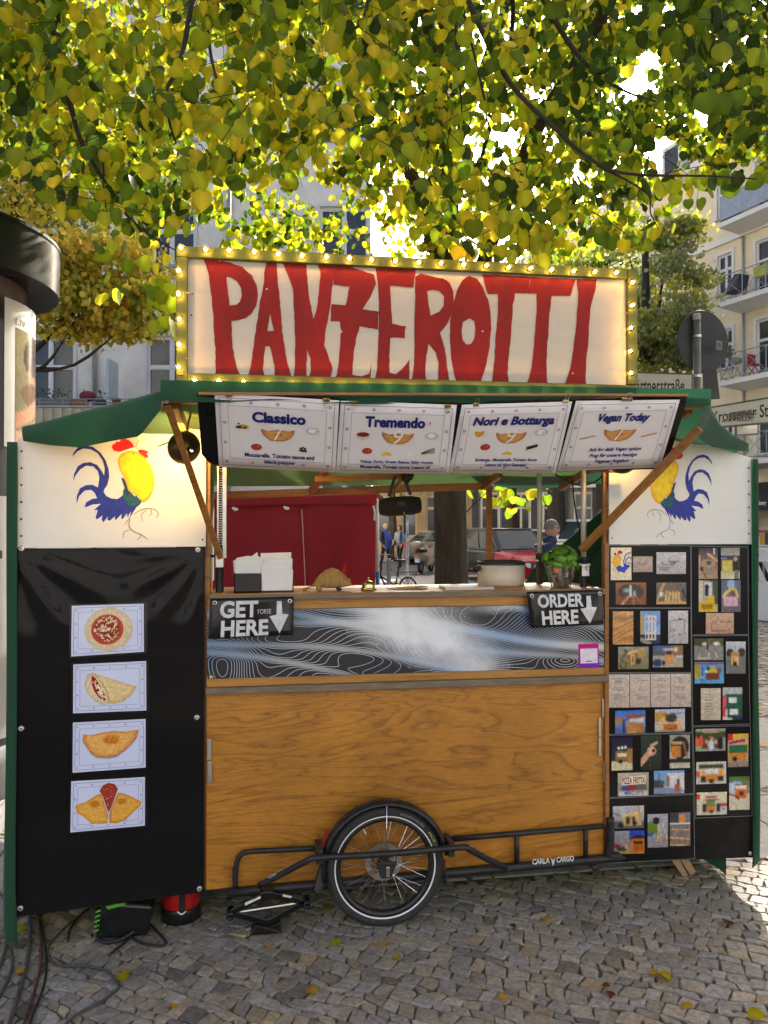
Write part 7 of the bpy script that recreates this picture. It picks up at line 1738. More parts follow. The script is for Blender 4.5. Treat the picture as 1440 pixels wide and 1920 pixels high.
for i in range(6):
 a = angB - .40 + .07 * i; b.grid(lambda u, v: V((AX + (rc + .0045) * math.cos(a + .05 * u), AY + (rc + .0045) * math.sin(a + .05 * u), zB1 - .35 - .05 * v)), 3, 1, 0, lambda u, v: (.08, .08, .08))
b.build('poster_print', m_ink, pst2)
SG = 7.6
m_signback = mat('sign_back', (.035, .036, .034), rough=.55, var=.25, scale=9)
m_pole = mat('galvanised_pole', (.20, .20, .19), rough=.5, metal=.5, var=.2, scale=9)
base = atD(1308, 975, SG); ssn = thing('street_sign_post', 'galvanised street sign post with two name plates and a round sign seen from behind', 'sign post', (base.x, base.y, 0))
ptop = atD(1306, 594, SG)
b = MB(); b.tube([(base.x, base.y, 0), (base.x, base.y, ptop.z)], .038, 16); b.build('pole', m_pole, ssn, smooth=True)
b = MB(); b.lathe([(.0, .04), (.030, .035), (.040, .02), (.040, -.03)], (base.x, base.y, ptop.z), (0, 0, 1), 16); b.build('pole_cap', mat('grey_cap', (.35, .34, .31), rough=.6), ssn, smooth=True)
cpt = atD(1318, 641, SG + .10); rdir = (FW * 1.0 + RT * -.35); rdir.z = 0; rdir.normalize()
b = MB(); b.lathe([(0, .004), (.315, .004), (.318, .0), (.315, -.006), (.30, -.008), (0, -.008)], cpt, rdir, 48); b.build('round_sign', m_signback, ssn, smooth=False)
b = MB(); q = atD(1346, 648, SG + .05); ex = V((rdir.y, -rdir.x, 0))
c = Card(q - ex * .035 + V((0, 0, .045)) - rdir * .02, q + ex * .035 + V((0, 0, .045)) - rdir * .02, q + ex * .035 - V((0, 0, .045)) - rdir * .02, q - ex * .035 - V((0, 0, .045)) - rdir * .02)
c.slab(b, .001, 0, (.22, .19, .16)); c.oval(b, .5, .5, .3, .3, .001, 0, (.10, .09, .08)); b.build('sticker', m_ink, ssn, normals=False)
q4 = [atD(x, y, SG + .08) for x, y in ((1318, 694), (1344, 694), (1350, 748), (1318, 750))]
b = MB(); b.slab(q4, FW * .006); b.build('small_sign', m_signback, ssn, bevel=.004)
for y in (630, 705, 738): b = MB(); z = atD(1306, y, SG).z; b.lathe([(.041, -.012), (.043, -.012), (.043, .012), (.041, .012)], (base.x, base.y, z), (0, 0, 1), 16, closed=True); b.build('band_clamp', m_steel, ssn)
m_plate = mat('street_name_plate', (.60, .60, .55), rough=.4, var=.06, scale=6, dirt=(.38, .37, .33), dirt_amt=.6)
def name_plate(q, txt, a0, a1, b0, b1, nm, edge=.02):
 c = Card(*q); b = MB(); c.slab(b, .02, 0); pl = b.build('name_plate', m_plate, ssn); pl['label'] = nm
 b = MB(); k = .012
 for (a, t, d, e) in ((-.01, -.08, 1.01, 0), (-.01, 1, 1.01, 1.08), (-.012, 0, 0, 1), (1, 0, 1.012, 1)): c.slab(b, .03, 0, None, a, t, d, e, .004)
 b.build('plate_frame', mat('dull_plate_frame', (.16, .14, .11), rough=.6, metal=.3), pl)
 b = MB(); c.text(b, txt, a0, b0, a1, b1, .001, 0, (.02, .02, .02), bold=.012); b.build('plate_lettering', m_ink, pl, normals=False)
 return c
name_plate([atD(x, y, d) for x, y, d in ((1168, 699, SG + .35), (1297, 703, SG), (1297, 738, SG), (1168, 742, SG + .35))], 'G\u00e4rtnerstra\u00dfe', .10, .90, .22, .90, 'street name plate reading G\u00e4rtnerstra\u00dfe')
c = name_plate([atD(x, y, d) for x, y, d in ((1330, 766, SG), (1475, 742, SG - .42), (1475, 788, SG - .42), (1330, 801, SG))], 'Krossener Stra\u00dfe', .04, 1.02, .20, .78, 'weathered street name plate reading Krossener Stra\u00dfe')
b = MB(); r = random.Random(3)
for i in range(14): c.line(b, [(.18 + r.uniform(-.02, .45), .35 + r.uniform(0, .5)) for _ in range(4)], .006, .0016, 0, (.16, .15, .13))
b.build('scribble', m_ink, ssn, normals=False)
q = [atD(x, y, SG - .15) for x, y in ((1382, 799), (1420, 796), (1420, 812), (1382, 815))]
c = Card(*q); b = MB(); c.slab(b, .02, 0); pl = b.build('house_number_plate', m_plate, ssn)
b = MB()
for (a, t, d, e) in ((-.06, -.18, 1.06, 0), (-.06, 1, 1.06, 1.18), (-.06, 0, 0, 1), (1, 0, 1.06, 1)): c.slab(b, .03, 0, None, a, t, d, e, .004)
b.build('plate_frame', MATS['dull_plate_frame'], pl)
m_redcloth = cloth_mat('red_canvas', (.26, .011, .022), transl=.2)
TD = 5.6
tent = thing('red_market_tent', 'dark red canvas market tent wall behind the counter', 'tent', atD(550, 1300, TD))
def tpt(x, y, off=0.0): return atD(x, y, TD - off)
def tw(u, v):
 x = 330 + u * (704 - 330); y = 932 + v * (1420 - 932)
 fold = .030 * math.sin(u * 11 + 2.5 * v + 1.2 * math.sin(v * 5)) + .016 * math.sin(u * 27 + v * 4) + .05 * math.sin((u - .75) * 14 - v * 9) * max(0, u - .55) * 2
 return tpt(x, y, fold)
b = MB(); b.grid(tw, 60, 24); b.build('side_wall', m_redcloth, tent, smooth=True)
b = MB(); b.grid(lambda u, v: tpt(330 + u * (706 - 330), 926 - 4 * u + v * 22, .05 + .006 * math.sin(u * 22)), 30, 3); b.build('valance', m_redcloth, tent, smooth=True)
b = MB(); q = [tpt(330, 925), tpt(706, 922), atD(740, 950, TD + 1.7), atD(330, 950, TD + 1.7)]; b.add(q, [(0, 1, 2, 3)]); b.build('tent_roof', m_redcloth, tent, solid=.003)
b = MB(); b.tube([tpt(566, 955, .03), tpt(573, 1108, .03), tpt(576, 1400, .03)], .004, 6); b.build('zip', mat('pale_zip', (.55, .30, .30), rough=.6), tent)
for (x, y) in ((442, 955), (538, 953)):
 b = MB(); b.ball(tpt(x, y, .06), (.02, .01, .012), 8, 5); b.ball(tpt(x - 4, y - 2, .06), (.012, .01, .010), 8, 5); b.build('tie_knot', m_napkin, tent, smooth=True)
m_wpole = mat('white_tent_pole', (.62, .62, .62), rough=.4, var=.05)
b = MB(); pt, pm, pb_ = tpt(706, 935, -.05), tpt(708, 1072, -.05), tpt(711, 1420, -.05); b.tube([pt, pm], .014, 10); b.build('tent_pole', m_wpole, tent, smooth=True)
b = MB(); b.tube([pm, pb_], .015, 10); b.build('pole_sleeve', mat('blue_sleeve', (.03, .22, .50), rough=.4), tent, smooth=True)
b = MB(); b.tube([tpt(700, 948, .03), tpt(703, 960, .03), tpt(702, 980, .0)], .008, 6); b.build('pole_joint', m_wpole, tent)
FO = Facade(V((-26, -17, 0)), V((30, -17, 0)))  # added out of view; its sunlit wall bounces light onto the cart front
opp = thing('apartment_house', 'pale apartment house across the street, facing the cart', 'building', FO.p(28, 0))
oh = [(u, z, u + 1.3, z + 2.1) for z in (.9, 4.4, 7.8, 11.2) for u in range(2, 54, 4)]
FO.wall(opp, 'wall', mat('grey_bounce_render', (.29, .31, .335), rough=.95, var=.1, scale=1), 0, 56, -.3, 14.5, oh)
for h in oh: FO.window(opp, h, 1, 0, .08, 0, False)
GZ = -.09
m_tyre = mat('car_tyre', (.022, .022, .022), rough=.8, var=.2, scale=20)
m_alloy = mat('alloy_rim', (.50, .50, .51), rough=.3, metal=.9, var=.1)
m_cglass = mat('car_window', (.03, .045, .05), rough=.03, var=0, spec=.3)
m_lampglass = mat('headlamp', (.62, .66, .70), rough=.1, var=.1, scale=30, spec=.8)
m_tail = mat('tail_lamp', (.40, .01, .012), rough=.15, var=.1)
m_trimblk = mat('black_trim', (.02, .02, .022), rough=.5, var=.1)
def paint(name, col): return mat(name, col, rough=.16, var=0, coat=.0, spec=.22)
CARS = {  # length, half width, [(x, top z)] lower body stations, cabin: belt z, roof z, x at base front/rear, x at roof front/rear
 'mpv': (4.4, .90, [(-2.2, .80), (-2.1, .96), (-1.0, 1.0), (.9, 1.0), (1.35, .96), (1.85, .86), (2.1, .72), (2.2, .55)], .98, 1.64, 1.25, -2.1, .45, -1.85),
 'sedan': (4.5, .88, [(-2.25, .70), (-2.1, .92), (-1.4, .96), (.8, .94), (1.4, .88), (1.95, .78), (2.2, .66), (2.25, .5)], .93, 1.43, 1.05, -1.6, .25, -1.05),
 'van': (5.2, .97, [(-2.6, 1.0), (-2.5, 1.15), (-1.0, 1.18), (1.2, 1.18), (1.75, 1.12), (2.3, .95), (2.55, .75), (2.6, .55)], 1.15, 1.98, 1.75, -2.55, .85, -2.45),
 'bus': (4.6, .92, [(-2.3, 1.0), (-2.2, 1.10), (-1.0, 1.12), (1.3, 1.12), (1.75, 1.10), (2.1, 1.0), (2.25, .85), (2.3, .55)], 1.10, 1.92, 2.0, -2.25, 1.25, -2.15),
}
def car(px, py, fwd, kind, label, body, front=None, d=None):
 """fwd: (right, away) heading as the picture shows it"""
 L, w, stn, zbelt, zroof, xbf, xbr, xtf, xtr = CARS[kind]
 pos = onZ(px, py, GZ) if d is None else atD(px, 975, d)
 pos = V((pos.x, pos.y, GZ))
 h = RT * fwd[0] + V((FW.x, FW.y, 0)) * fwd[1]; h.z = 0; h.normalize(); sd = V((h.y, -h.x, 0))
 t = thing('parked_car', label, 'car' if kind in ('mpv', 'sedan') else 'van', pos, group='vehicles parked across the street')
 T = lambda x, y, z: pos + h * x + sd * y + V((0, 0, z))
 def ring(x, zt, nar=0.0):
  ww = w * (1 - nar); zb_ = .24
  return [T(x, s * k * ww, z) for s, k, z in ((-1, .86, zb_), (-1, .98, zb_ + .12), (-1, 1.0, (zb_ + zt) / 2), (-1, .97, zt - .08), (-1, .84, zt), (1, .84, zt), (1, .97, zt - .08), (1, 1.0, (zb_ + zt) / 2), (1, .98, zb_ + .12), (1, .86, zb_))]
 def nar(x): return .16 * max(0, (abs(x) - L / 2 + .55) / .55) ** 2
 split = 1.0 if front is not None else 99
 back = [(x, z) for x, z in stn if x <= split]; fr = [(x, z) for x, z in stn if x > split]
 if fr:
  za = back[-1][1]; back = back + [(split, za)]; fr = [(split + .002, za)] + fr
 b = MB(); b.loft([ring(x, z, nar(x)) for x, z in back]); bd = b.build('body', body, t, smooth=False, bevel=.03)
 if fr: b = MB(); b.loft([ring(x, z, nar(x)) for x, z in fr]); b.build('front_body', front, t, bevel=.03)
 wb, wt = w * .92, w * .72
 base = [(xbf, 1), (xbr, 1), (xbr, -1), (xbf, -1)]; top = [(xtf, 1), (xtr, 1), (xtr, -1), (xtf, -1)]
 rg = lambda k: [T(b_[0] + (t_[0] - b_[0]) * k, b_[1] * (wb + (wt - wb) * k ** 1.3), zbelt - .03 + (zroof - zbelt) * k) for b_, t_ in zip(base, top)]
 b = MB(); b.loft([rg(0), rg(.5), rg(.9), [p + V((0, 0, .03)) for p in rg(.96)]]); b.build('cabin', body, t, bevel=.03)
 def quad_on(i, j, s0, s1, k0, k1, nm, m=m_cglass):
  def P(s, k): r_ = rg(k); return r_[i] * (1 - s) + r_[j] * s
  q = [P(s0, k0), P(s1, k0), P(s1, k1), P(s0, k1)]
  n = (q[1] - q[0]).cross(q[3] - q[0]).normalized(); cen = T((xbf + xbr) / 2, 0, zbelt)
  if n.dot(q[0] - cen) < 0: n = -n
  qm = [P(s0, (k0 + k1) / 2), P(s1, (k0 + k1) / 2)]
  b = MB(); b.add([q[0] + n * .012, q[1] + n * .012, qm[1] + n * .012, qm[0] + n * .012, q[2] + n * .012, q[3] + n * .012], [(0, 1, 2, 3), (3, 2, 4, 5)]); return b.build(nm, m, t, solid=.008)
 ws = quad_on(3, 0, .07, .93, .10, .88, 'windscreen'); quad_on(1, 2, .08, .92, .14, .84, 'rear_window')
 solidvan = kind == 'van'
 for (i, j) in ((0, 1), (3, 2)):
  for (s0, s1) in (((.10, .34),) if solidvan else ((.08, .34), (.37, .64), (.67, .93))): quad_on(i, j, s0, s1, .12, .84, 'side_window')
 for x in (L * .31, -L * .30):
  for s in (-1, 1):
   c_ = T(x, s * w * .90, .32); ax_ = sd * s
   b = MB(); b.lathe([(.20, -.09), (.30, -.10), (.32, -.06), (.32, .07), (.30, .10), (.20, .09)], c_, ax_, 22, closed=True); wl = b.build('wheel', m_tyre, t, smooth=True)
   b = MB(); b.lathe([(0, .08), (.05, .085), (.06, .06), (.19, .05), (.215, .09)], c_, ax_, 20); b.build('rim', m_trimblk, wl)
   for k in range(7):
    a = 2 * math.pi * k / 7; rv = h * math.cos(a) + V((0, 0, 1)) * math.sin(a)
    b = MB(); b.bar(c_ + ax_ * .075 + rv * .04, c_ + ax_ * .085 + rv * .21, .03, .02, up=ax_); b.build('rim_spoke', m_alloy, wl)
 xf = L / 2; zt = stn[-2][1]
 for s in (-1, 1):
  b = MB(); b.slab([T(xf - .02, s * w * .42, zt - .06), T(xf - .22, s * w * .84, zt + .02), T(xf - .24, s * w * .86, zt - .14), T(xf - .0, s * w * .44, zt - .18)], h * .05); b.build('headlight', m_lampglass, t, bevel=.01)
  b = MB(); b.slab([T(-xf - .01, s * w * .60, .72), T(-xf + .06, s * w * .86, .72), T(-xf + .06, s * w * .86, .95), T(-xf - .01, s * w * .62, .95)], h * -.03); b.build('tail_light', m_tail, t)
  b = MB(); p = T(xbf - .35, s * (w + .10), zbelt + .06); b.ball(p, (.10, .10, .07), 8, 6); b.build('mirror', body if front is None else m_trimblk, t, smooth=True)
 b = MB(); b.slab([T(xf - .015, -w * .40, zt - .07), T(xf - .015, w * .40, zt - .07), T(xf + .015, w * .34, zt - .20), T(xf + .015, -w * .34, zt - .20)], h * .03); g = b.build('grille', m_trimblk, t)
 for k in range(3): b = MB(); z = zt - .10 - .035 * k; b.bar(T(xf + .035, -w * .36, z), T(xf + .035, w * .36, z), .012, .012); b.build('grille_bar', m_alloy, g)
 b = MB(); b.lathe([(.070, 0), (.080, .006), (.088, 0)], T(xf + .05, 0, zt - .13), h, 20)
 for (a0, a1) in (((-.045, .055), (0, -.005)), ((.045, .055), (0, -.005)), ((-.05, .01), (-.03, -.065)), ((.05, .01), (.03, -.065)), ((-.03, -.065), (0, .0)), ((.03, -.065), (0, .0))):
  b.bar(T(xf + .055, a0[0], zt - .13 + a0[1]), T(xf + .055, a1[0], zt - .13 + a1[1]), .012, .006)
 b.build('emblem', m_alloy, t)
 b = MB(); b.loft([[T(x_, y_, z_) for y_, z_ in ((-w * .95 * k, .28), (w * .95 * k, .28), (w * .97 * k, .46), (-w * .97 * k, .46))] for x_, k in ((xf - .35, 1), (xf + .0, .92), (xf + .04, .8))]); b.build('bumper', front or body, t, bevel=.02)
 b = MB(); b.slab([T(xf + .045, -.26, .36), T(xf + .045, .26, .36), T(xf + .045, .26, .47), T(xf + .045, -.26, .47)], h * .01); b.build('number_plate', m_trim, t)
 for s in (-1, 1):
  b = MB(); b.bar(T(xbf + .02, s * .35, zbelt + .03), T(xbf - .10, s * .02, zbelt + .12), .015, .015); b.build('wiper', m_trimblk, t)
  for x in (-.1, -1.0): b = MB(); b.bar(T(x, s * (w + .005), .86), T(x - .16, s * (w + .005), .86), .03, .03); b.build('door_handle', body, t)
 return t
blk, wred = paint('shade_black_body', (.02, .021, .022)), paint('wine_red_paint', (.36, .012, .025))  # shade on the red car's flank is put in as black body colour
car(945, 1090, (.34, -.94), 'mpv', 'people carrier with a wine red bonnet and black sides behind the rear post', blk, wred)
car(842, 1056, (.95, .30), 'sedan', 'taupe saloon car beyond the grey scooter', paint('taupe_paint', (.17, .145, .115)))
car(828, 1030, (.9, .4), 'sedan', 'silver car beyond the taupe saloon, next to the lime flag', paint('silver_paint', (.42, .43, .44)))
car(780, 1022, (.98, .2), 'van', 'grey panel van behind the two walking women', paint('grey_van_paint', (.30, .30, .32)))
car(730, 1030, (.6, .8), 'sedan', 'pale car far behind the woman with the blue scarf', paint('pale_paint', (.55, .54, .50)))
car(938, 1040, (-.85, -.5), 'van', 'dark blue van behind the people carrier', paint('navy_paint', (.028, .032, .11)))
car(985, 1046, (-.75, -.65), 'sedan', 'white saloon parked to the right of the dark blue van', paint('white_paint', (.70, .70, .70)))
car(1048, 1056, (-.72, -.7), 'sedan', 'white car behind the man in the quilted jacket', paint('white_paint2', (.72, .71, .68)))
car(1090, 1064, (-.30, -.95), 'bus', 'old white camper bus with a flat front by the steel post', paint('bus_white', (.70, .69, .64)))
car(1040, 1034, (-.9, -.3), 'van', 'white delivery van beyond the camper bus', paint('van_white', (.70, .70, .69)))
sp_ = onZ(796, 1074, GZ); hs = (RT * .35 + V((FW.x, FW.y, 0)) * .93).normalized(); ss_ = V((hs.y, -hs.x, 0))
sc = thing('scooter', 'champagne grey motor scooter with a top case parked on the far pavement', 'scooter', sp_)
Q = lambda x, y, z: V((sp_.x, sp_.y, GZ)) + hs * x + ss_ * y + V((0, 0, z))
m_scoot = paint('champagne_paint', (.30, .255, .20))
for x in (-.45, .75):
 b = MB(); b.lathe([(.14, -.04), (.21, -.05), (.23, 0), (.21, .05), (.14, .04)], Q(x, 0, .23), ss_, 20, closed=True); wl = b.build('wheel', m_tyre, sc, smooth=True)
 b = MB(); b.lathe([(0, .03), (.05, .04), (.14, .03)], Q(x, 0, .23), ss_, 16); b.lathe([(0, -.03), (.05, -.04), (.14, -.03)], Q(x, 0, .23), ss_, 16); b.build('rim', m_alloy, wl)
rings = []
for (x, zc, rw, rh) in ((-.78, .62, .06, .08), (-.70, .58, .15, .17), (-.45, .55, .24, .22), (-.15, .52, .22, .20), (.05, .45, .13, .15)):
 rings.append([Q(x, rw * math.cos(a), zc + rh * math.sin(a)) for a in [2 * math.pi * i / 14 for i in range(14)]])
b = MB(); b.loft(rings); b.build('rear_body', m_scoot, sc, smooth=True)
b = MB(); b.loft([[Q(x, y, z) for y, z in ((-.17, .25), (.17, .25), (.17, .30), (-.17, .30))] for x in (-.1, .45)]); b.build('floorboard', m_scoot, sc)
b = MB(); b.slab([Q(.42, -.2, .28), Q(.42, .2, .28), Q(.60, .18, .95), Q(.60, -.18, .95)], hs * .05); b.build('leg_shield', m_scoot, sc, bevel=.02)
b = MB(); b.loft([[Q(x, rw * math.cos(a), zc + .07 * math.sin(a)) for a in [2 * math.pi * i / 10 for i in range(10)]] for x, zc, rw in ((-.72, .79, .10), (-.4, .82, .15), (0, .78, .12))]); b.build('seat', m_trimblk, sc, smooth=True)
b = MB(); b.tube([Q(.58, 0, .9), Q(.56, 0, 1.02)], .05, 10); b.tube(smooth_path([Q(.45, -.34, 1.02), Q(.56, -.12, 1.05), Q(.56, .12, 1.05), Q(.45, .34, 1.02)], 4), .02, 8); b.build('handlebar', m_scoot, sc, smooth=True)
b = MB(); b.ball(Q(-.86, 0, 1.00), (.20, .20, .14), 14, 8); b.build('top_case', m_scoot, sc, smooth=True)
b = MB(); b.slab([Q(-.80, -.09, .66), Q(-.80, .09, .66), Q(-.80, .07, .74), Q(-.80, -.07, .74)], hs * -.02); b.build('tail_light', m_tail, sc, bevel=.008)
b = MB(); b.slab([Q(-.82, -.09, .40), Q(-.82, .09, .40), Q(-.80, .09, .54), Q(-.80, -.09, .54)], hs * -.01); b.build('number_plate', mat('pale_blue_plate', (.35, .48, .62), rough=.4), sc)
for s in (-1, 1):
 b = MB(); b.tube([Q(.5, s * .25, 1.03), Q(.5, s * .36, 1.24)], .008, 6); b.ball(Q(.48, s * .38, 1.27), (.06, .03, .05), 8, 6); b.build('mirror', m_trimblk, sc, smooth=True)
b = MB(); b.slab([Q(.62, -.17, 1.05), Q(.62, .17, 1.05), Q(.55, .12, 1.38), Q(.55, -.12, 1.38)], hs * .01); b.build('windscreen', clear_mat('scooter_screen', (.9, .95, .95), .05, .8), sc)
for s in (-1, 1): b = MB(); b.tube([Q(-.1, s * .1, .25), Q(-.18, s * .18, .02)], .012, 6); b.build('stand_leg', m_trimblk, sc)
bp_ = onZ(738, 1122, GZ); hb = (RT * -.80 + V((FW.x, FW.y, 0)) * .6).normalized(); sb_ = V((hb.y, -hb.x, 0))
bike = thing('folding_bicycle', 'black folding bicycle with a rear rack by the white tent pole', 'bicycle', bp_)
B = lambda x, y, z: V((bp_.x, bp_.y, GZ)) + hb * x + sb_ * y + V((0, 0, z))
for x in (-.42, .52):
 b = MB(); b.lathe([(.245 + .022 * math.cos(a), .02 * math.sin(a)) for a in [2 * math.pi * i / 8 for i in range(8)]], B(x, 0, .27), sb_, 30, closed=True); wl = b.build('wheel', m_tyre, bike, smooth=True)
 for k in range(12): a = 2 * math.pi * k / 12; rv = hb * math.cos(a) + V((0, 0, 1)) * math.sin(a); b = MB(); b.tube([B(x, 0, .27) + rv * .02, B(x, 0, .27) + rv * .24], .0025, 4); b.build('spoke', m_steel, wl)
 b = MB(); b.lathe([(.25, -.03), (.285, -.028), (.292, 0), (.285, .028), (.25, .03)], B(x, 0, .27), sb_, 20, a0=R(-20), a1=R(160)); b.build('mudguard', m_trimblk, bike, smooth=True)
for pts, r_ in (([(-.42, 0, .27), (-.05, 0, .30)], .014), ([(-.05, 0, .30), (.40, 0, .52)], .025), ([(-.05, 0, .28), (-.18, 0, .86)], .018), ([(.40, 0, .45), (.34, 0, 1.0)], .02), ([(.52, 0, .27), (.41, 0, .5)], .014), ([(-.42, 0, .27), (-.12, 0, .55)], .010)):
 b = MB(); b.tube([B(*p) for p in pts], r_, 8); b.build('frame_tube', m_trimblk, bike, smooth=True)
b = MB(); b.tube(smooth_path([B(.22, -.28, 1.0), B(.34, -.1, 1.02), B(.34, .1, 1.02), B(.22, .28, 1.0)], 4), .014, 8); b.build('handlebar', m_trimblk, bike, smooth=True)
b = MB(); b.loft([[B(x, y * k, z) for y, z in ((-.08, .88), (.08, .88), (.06, .93), (-.06, .93))] for x, k in ((-.32, 1), (-.18, .9), (.0, .3))]); b.build('saddle', m_trimblk, bike, bevel=.02)
for s in (-.06, .06): b = MB(); b.tube([B(-.12, s, .62), B(-.68, s, .66), B(-.72, s, .58)], .007, 6); b.tube([B(-.62, s, .65), B(-.42, s, .27)], .006, 6); b.build('rack', m_trimblk, bike)
b = MB(); b.ball(B(-.72, 0, .60), (.03, .03, .02), 8, 5); b.build('rear_light', m_tail, bike)
b = MB(); b.lathe([(.05, -.01), (.09, -.008), (.09, .008), (.05, .01)], B(-.05, .05, .30), sb_, 18, closed=True); b.build('chainring', mat('yellow_chainring', (.45, .40, .05), rough=.4, metal=.5), bike)
def post(px_, py_, z, r_, m, label, name='steel_post_outdoor'):
 p = onZ(px_, py_, GZ); b = MB(); b.lathe([(r_, 0), (r_, z), (r_ * .6, z + .02), (0, z + .02)], V((p.x, p.y, GZ)), (0, 0, 1), 12)
 o = b.build('bollard_post', m, None, smooth=True); return tag(o, label, 'post')
mg = vmat('stickered_post', rough=.6, var=.6, vscale=9)
p = onZ(764, 1108, GZ); b = MB(); prof = [(.045, 3.2 * i / 60) for i in range(61)]; n0 = len(b.v); b.lathe(prof, V((p.x, p.y, GZ)), (0, 0, 1), 12)
r = random.Random(2); cols = []
for i in range(61):
 for j in range(12):
  cols.append(r.choice(((.42, .46, .5), (.5, .52, .55), (.36, .42, .52), (.55, .50, .46), (.3, .36, .46))) if i % 1 == 0 else (.4, .4, .4))
b.c = cols; tag(b.build('graffiti_post', mg, None, smooth=True), 'pale street post covered in sticker scraps beside the red haired woman', 'post')
post(729, 1126, .95, .05, m_pole, 'grey bollard beside the folding bicycle')
b = MB(); q = onZ(782, 1034, GZ); q = V((q.x, q.y, 0)); ex = RT
fl = thing('lime_beach_flag', 'lime green triangular advertising flag among the parked cars', 'flag', q)
zz = lambda y: atD(0, y, (q - CAM).dot(FW)).z; dd = (q - CAM).dot(FW)
pts = [atD(x, y, dd) for x, y in ((773, 1001), (786, 1000), (796, 963), (793, 966))]
b = MB(); b.slab(pts, FW * .02); b.build('cloth', mat('lime_cloth', (.42, .55, .03), rough=.7), fl)
for i in range(4): b = MB(); x0, y0 = 779 + 2.3 * i, 993 - 5.5 * i; b.slab([atD(x, y, dd - .03) for x, y in ((x0, y0), (x0 + 7 - i, y0 - .6), (x0 + 7.5 - i, y0 - 2.6), (x0 + 1, y0 - 2))], FW * .01); b.build('print_bar', mat('dark_green_print', (.05, .16, .03), rough=.7), fl)
b = MB(); b.tube([q, atD(797, 962, dd)], .02, 6); b.build('flag_pole', m_pole, fl)
m_skin = mat('skin', (.50, .29, .21), rough=.55, var=.06, scale=12)
def cm(name, col, rough=.85, bump=.3, bs=25): return mat(name, col, rough=rough, var=.18, scale=9, bump=bump, bscale=bs)
def person(loc, heading, height, label, jacket, trousers, shoes, hair, hair_style='short', stride=0.0, arms=((.05, .10), (.05, .10)), bulk=1.0, extras=()):
 """heading: (right, away) direction the person faces"""
 h = RT * heading[0] + V((FW.x, FW.y, 0)) * heading[1]; h.z = 0; h.normalize(); s = V((h.y, -h.x, 0)); k = height / 1.72
 base = V(loc); t = thing('person', label, 'person', base)
 T = lambda x, y, z: base + h * (x * k) + s * (y * k) + V((0, 0, z * k))
 J = dict(pel=(0, 0, .95), spi=(0, 0, 1.13), che=(0, 0, 1.32), nec=(0, 0, 1.46), nk2=(.012, 0, 1.54))
 for sd, sg, fwd in (('L', -1, stride), ('R', 1, -stride)):
  J['hip' + sd] = (0, .085 * sg, .90); J['kne' + sd] = (.04 + fwd * .5, .09 * sg, .50); J['ank' + sd] = (fwd - .02, .09 * sg, .085); J['toe' + sd] = (fwd + .13, .10 * sg, .035)
  a = arms[0 if sg < 0 else 1]
  J['sho' + sd] = (0, .165 * sg, 1.41); J['elb' + sd] = (a[0] - .02, .215 * sg, 1.14); J['wri' + sd] = (a[0] + a[1] + .03, (.20 - a[1] * .5) * sg, .92 + a[1] * .9); J['han' + sd] = (a[0] + a[1] + .07, (.19 - a[1] * .5) * sg, .85 + a[1] * .95)
 rad = dict(pel=.145, spi=.135, che=.15, nec=.065, nk2=.055)
 for sd in 'LR': rad.update({'hip' + sd: .095, 'kne' + sd: .062, 'ank' + sd: .042, 'toe' + sd: .035, 'sho' + sd: .078, 'elb' + sd: .052, 'wri' + sd: .034, 'han' + sd: .036})
 for n_ in ('pel', 'spi', 'che', 'shoL', 'shoR', 'elbL', 'elbR'): rad[n_] *= bulk
 E = [('pel', 'spi'), ('spi', 'che'), ('che', 'nec'), ('nec', 'nk2')]
 for sd in 'LR': E += [('pel', 'hip' + sd), ('hip' + sd, 'kne' + sd), ('kne' + sd, 'ank' + sd), ('ank' + sd, 'toe' + sd), ('che', 'sho' + sd), ('sho' + sd, 'elb' + sd), ('elb' + sd, 'wri' + sd), ('wri' + sd, 'han' + sd)]
 names = list(J); idx = {n_: i for i, n_ in enumerate(names)}
 me = bpy.data.meshes.new('skeleton'); me.from_pydata([T(*J[n_]) - base for n_ in names], [(idx[a], idx[b_]) for a, b_ in E], [])
 ob = bpy.data.objects.new('skeleton', me); COL.objects.link(ob)
 sk = ob.modifiers.new('skin', 'SKIN'); sk.branch_smoothing = .6
 for i, n_ in enumerate(names):
  r_ = rad[n_] * k; me.skin_vertices[0].data[i].radius = (r_, r_ * (.78 if n_ in ('pel', 'spi', 'che') else 1)); me.skin_vertices[0].data[i].use_root = n_ == 'pel'
 sb2 = ob.modifiers.new('sub', 'SUBSURF'); sb2.levels = 2; sb2.render_levels = 2
 dg = bpy.context.evaluated_depsgraph_get(); ev = ob.evaluated_get(dg); m2 = bpy.data.meshes.new_from_object(ev)
 vs = [v.co.copy() + base for v in m2.vertices]; fs = [tuple(p.vertices) for p in m2.polygons]
 bpy.data.objects.remove(ob); bpy.data.meshes.remove(m2)
 segm = {}
 for a, b_ in E:
  if a[:3] in ('ank',): mi = 3
  elif a[:3] in ('hip', 'kne') or b_[:3] == 'hip': mi = 2
  elif a in ('nec',) or a[:3] == 'wri': mi = 0
  else: mi = 1
  segm[(a, b_)] = mi
 P = {n_: T(*J[n_]) for n_ in names}
 def near(c_):
  best, bm_ = 1e9, 1
  for (a, b_), mi in segm.items():
   p, q = P[a], P[b_]; d_ = q - p; u = max(0, min(1, (c_ - p).dot(d_) / d_.length_squared)); e = (c_ - p - d_ * u).length - .5 * (rad[a] + rad[b_]) * k
   if e < best: best, bm_ = e, mi
  if bm_ == 1 and c_.z < base.z + .86 * k and abs((c_ - base).dot(s)) < .16 * k: bm_ = 2
  return bm_
 b = MB()
 b.v = [tuple(v) for v in vs]; b.c = [(.5, .5, .5)] * len(vs); b.f = fs
 b.m = [near(sum((vs[i] for i in f), V((0, 0, 0))) / len(f)) for f in fs]
 hc = T(.025, 0, 1.625)
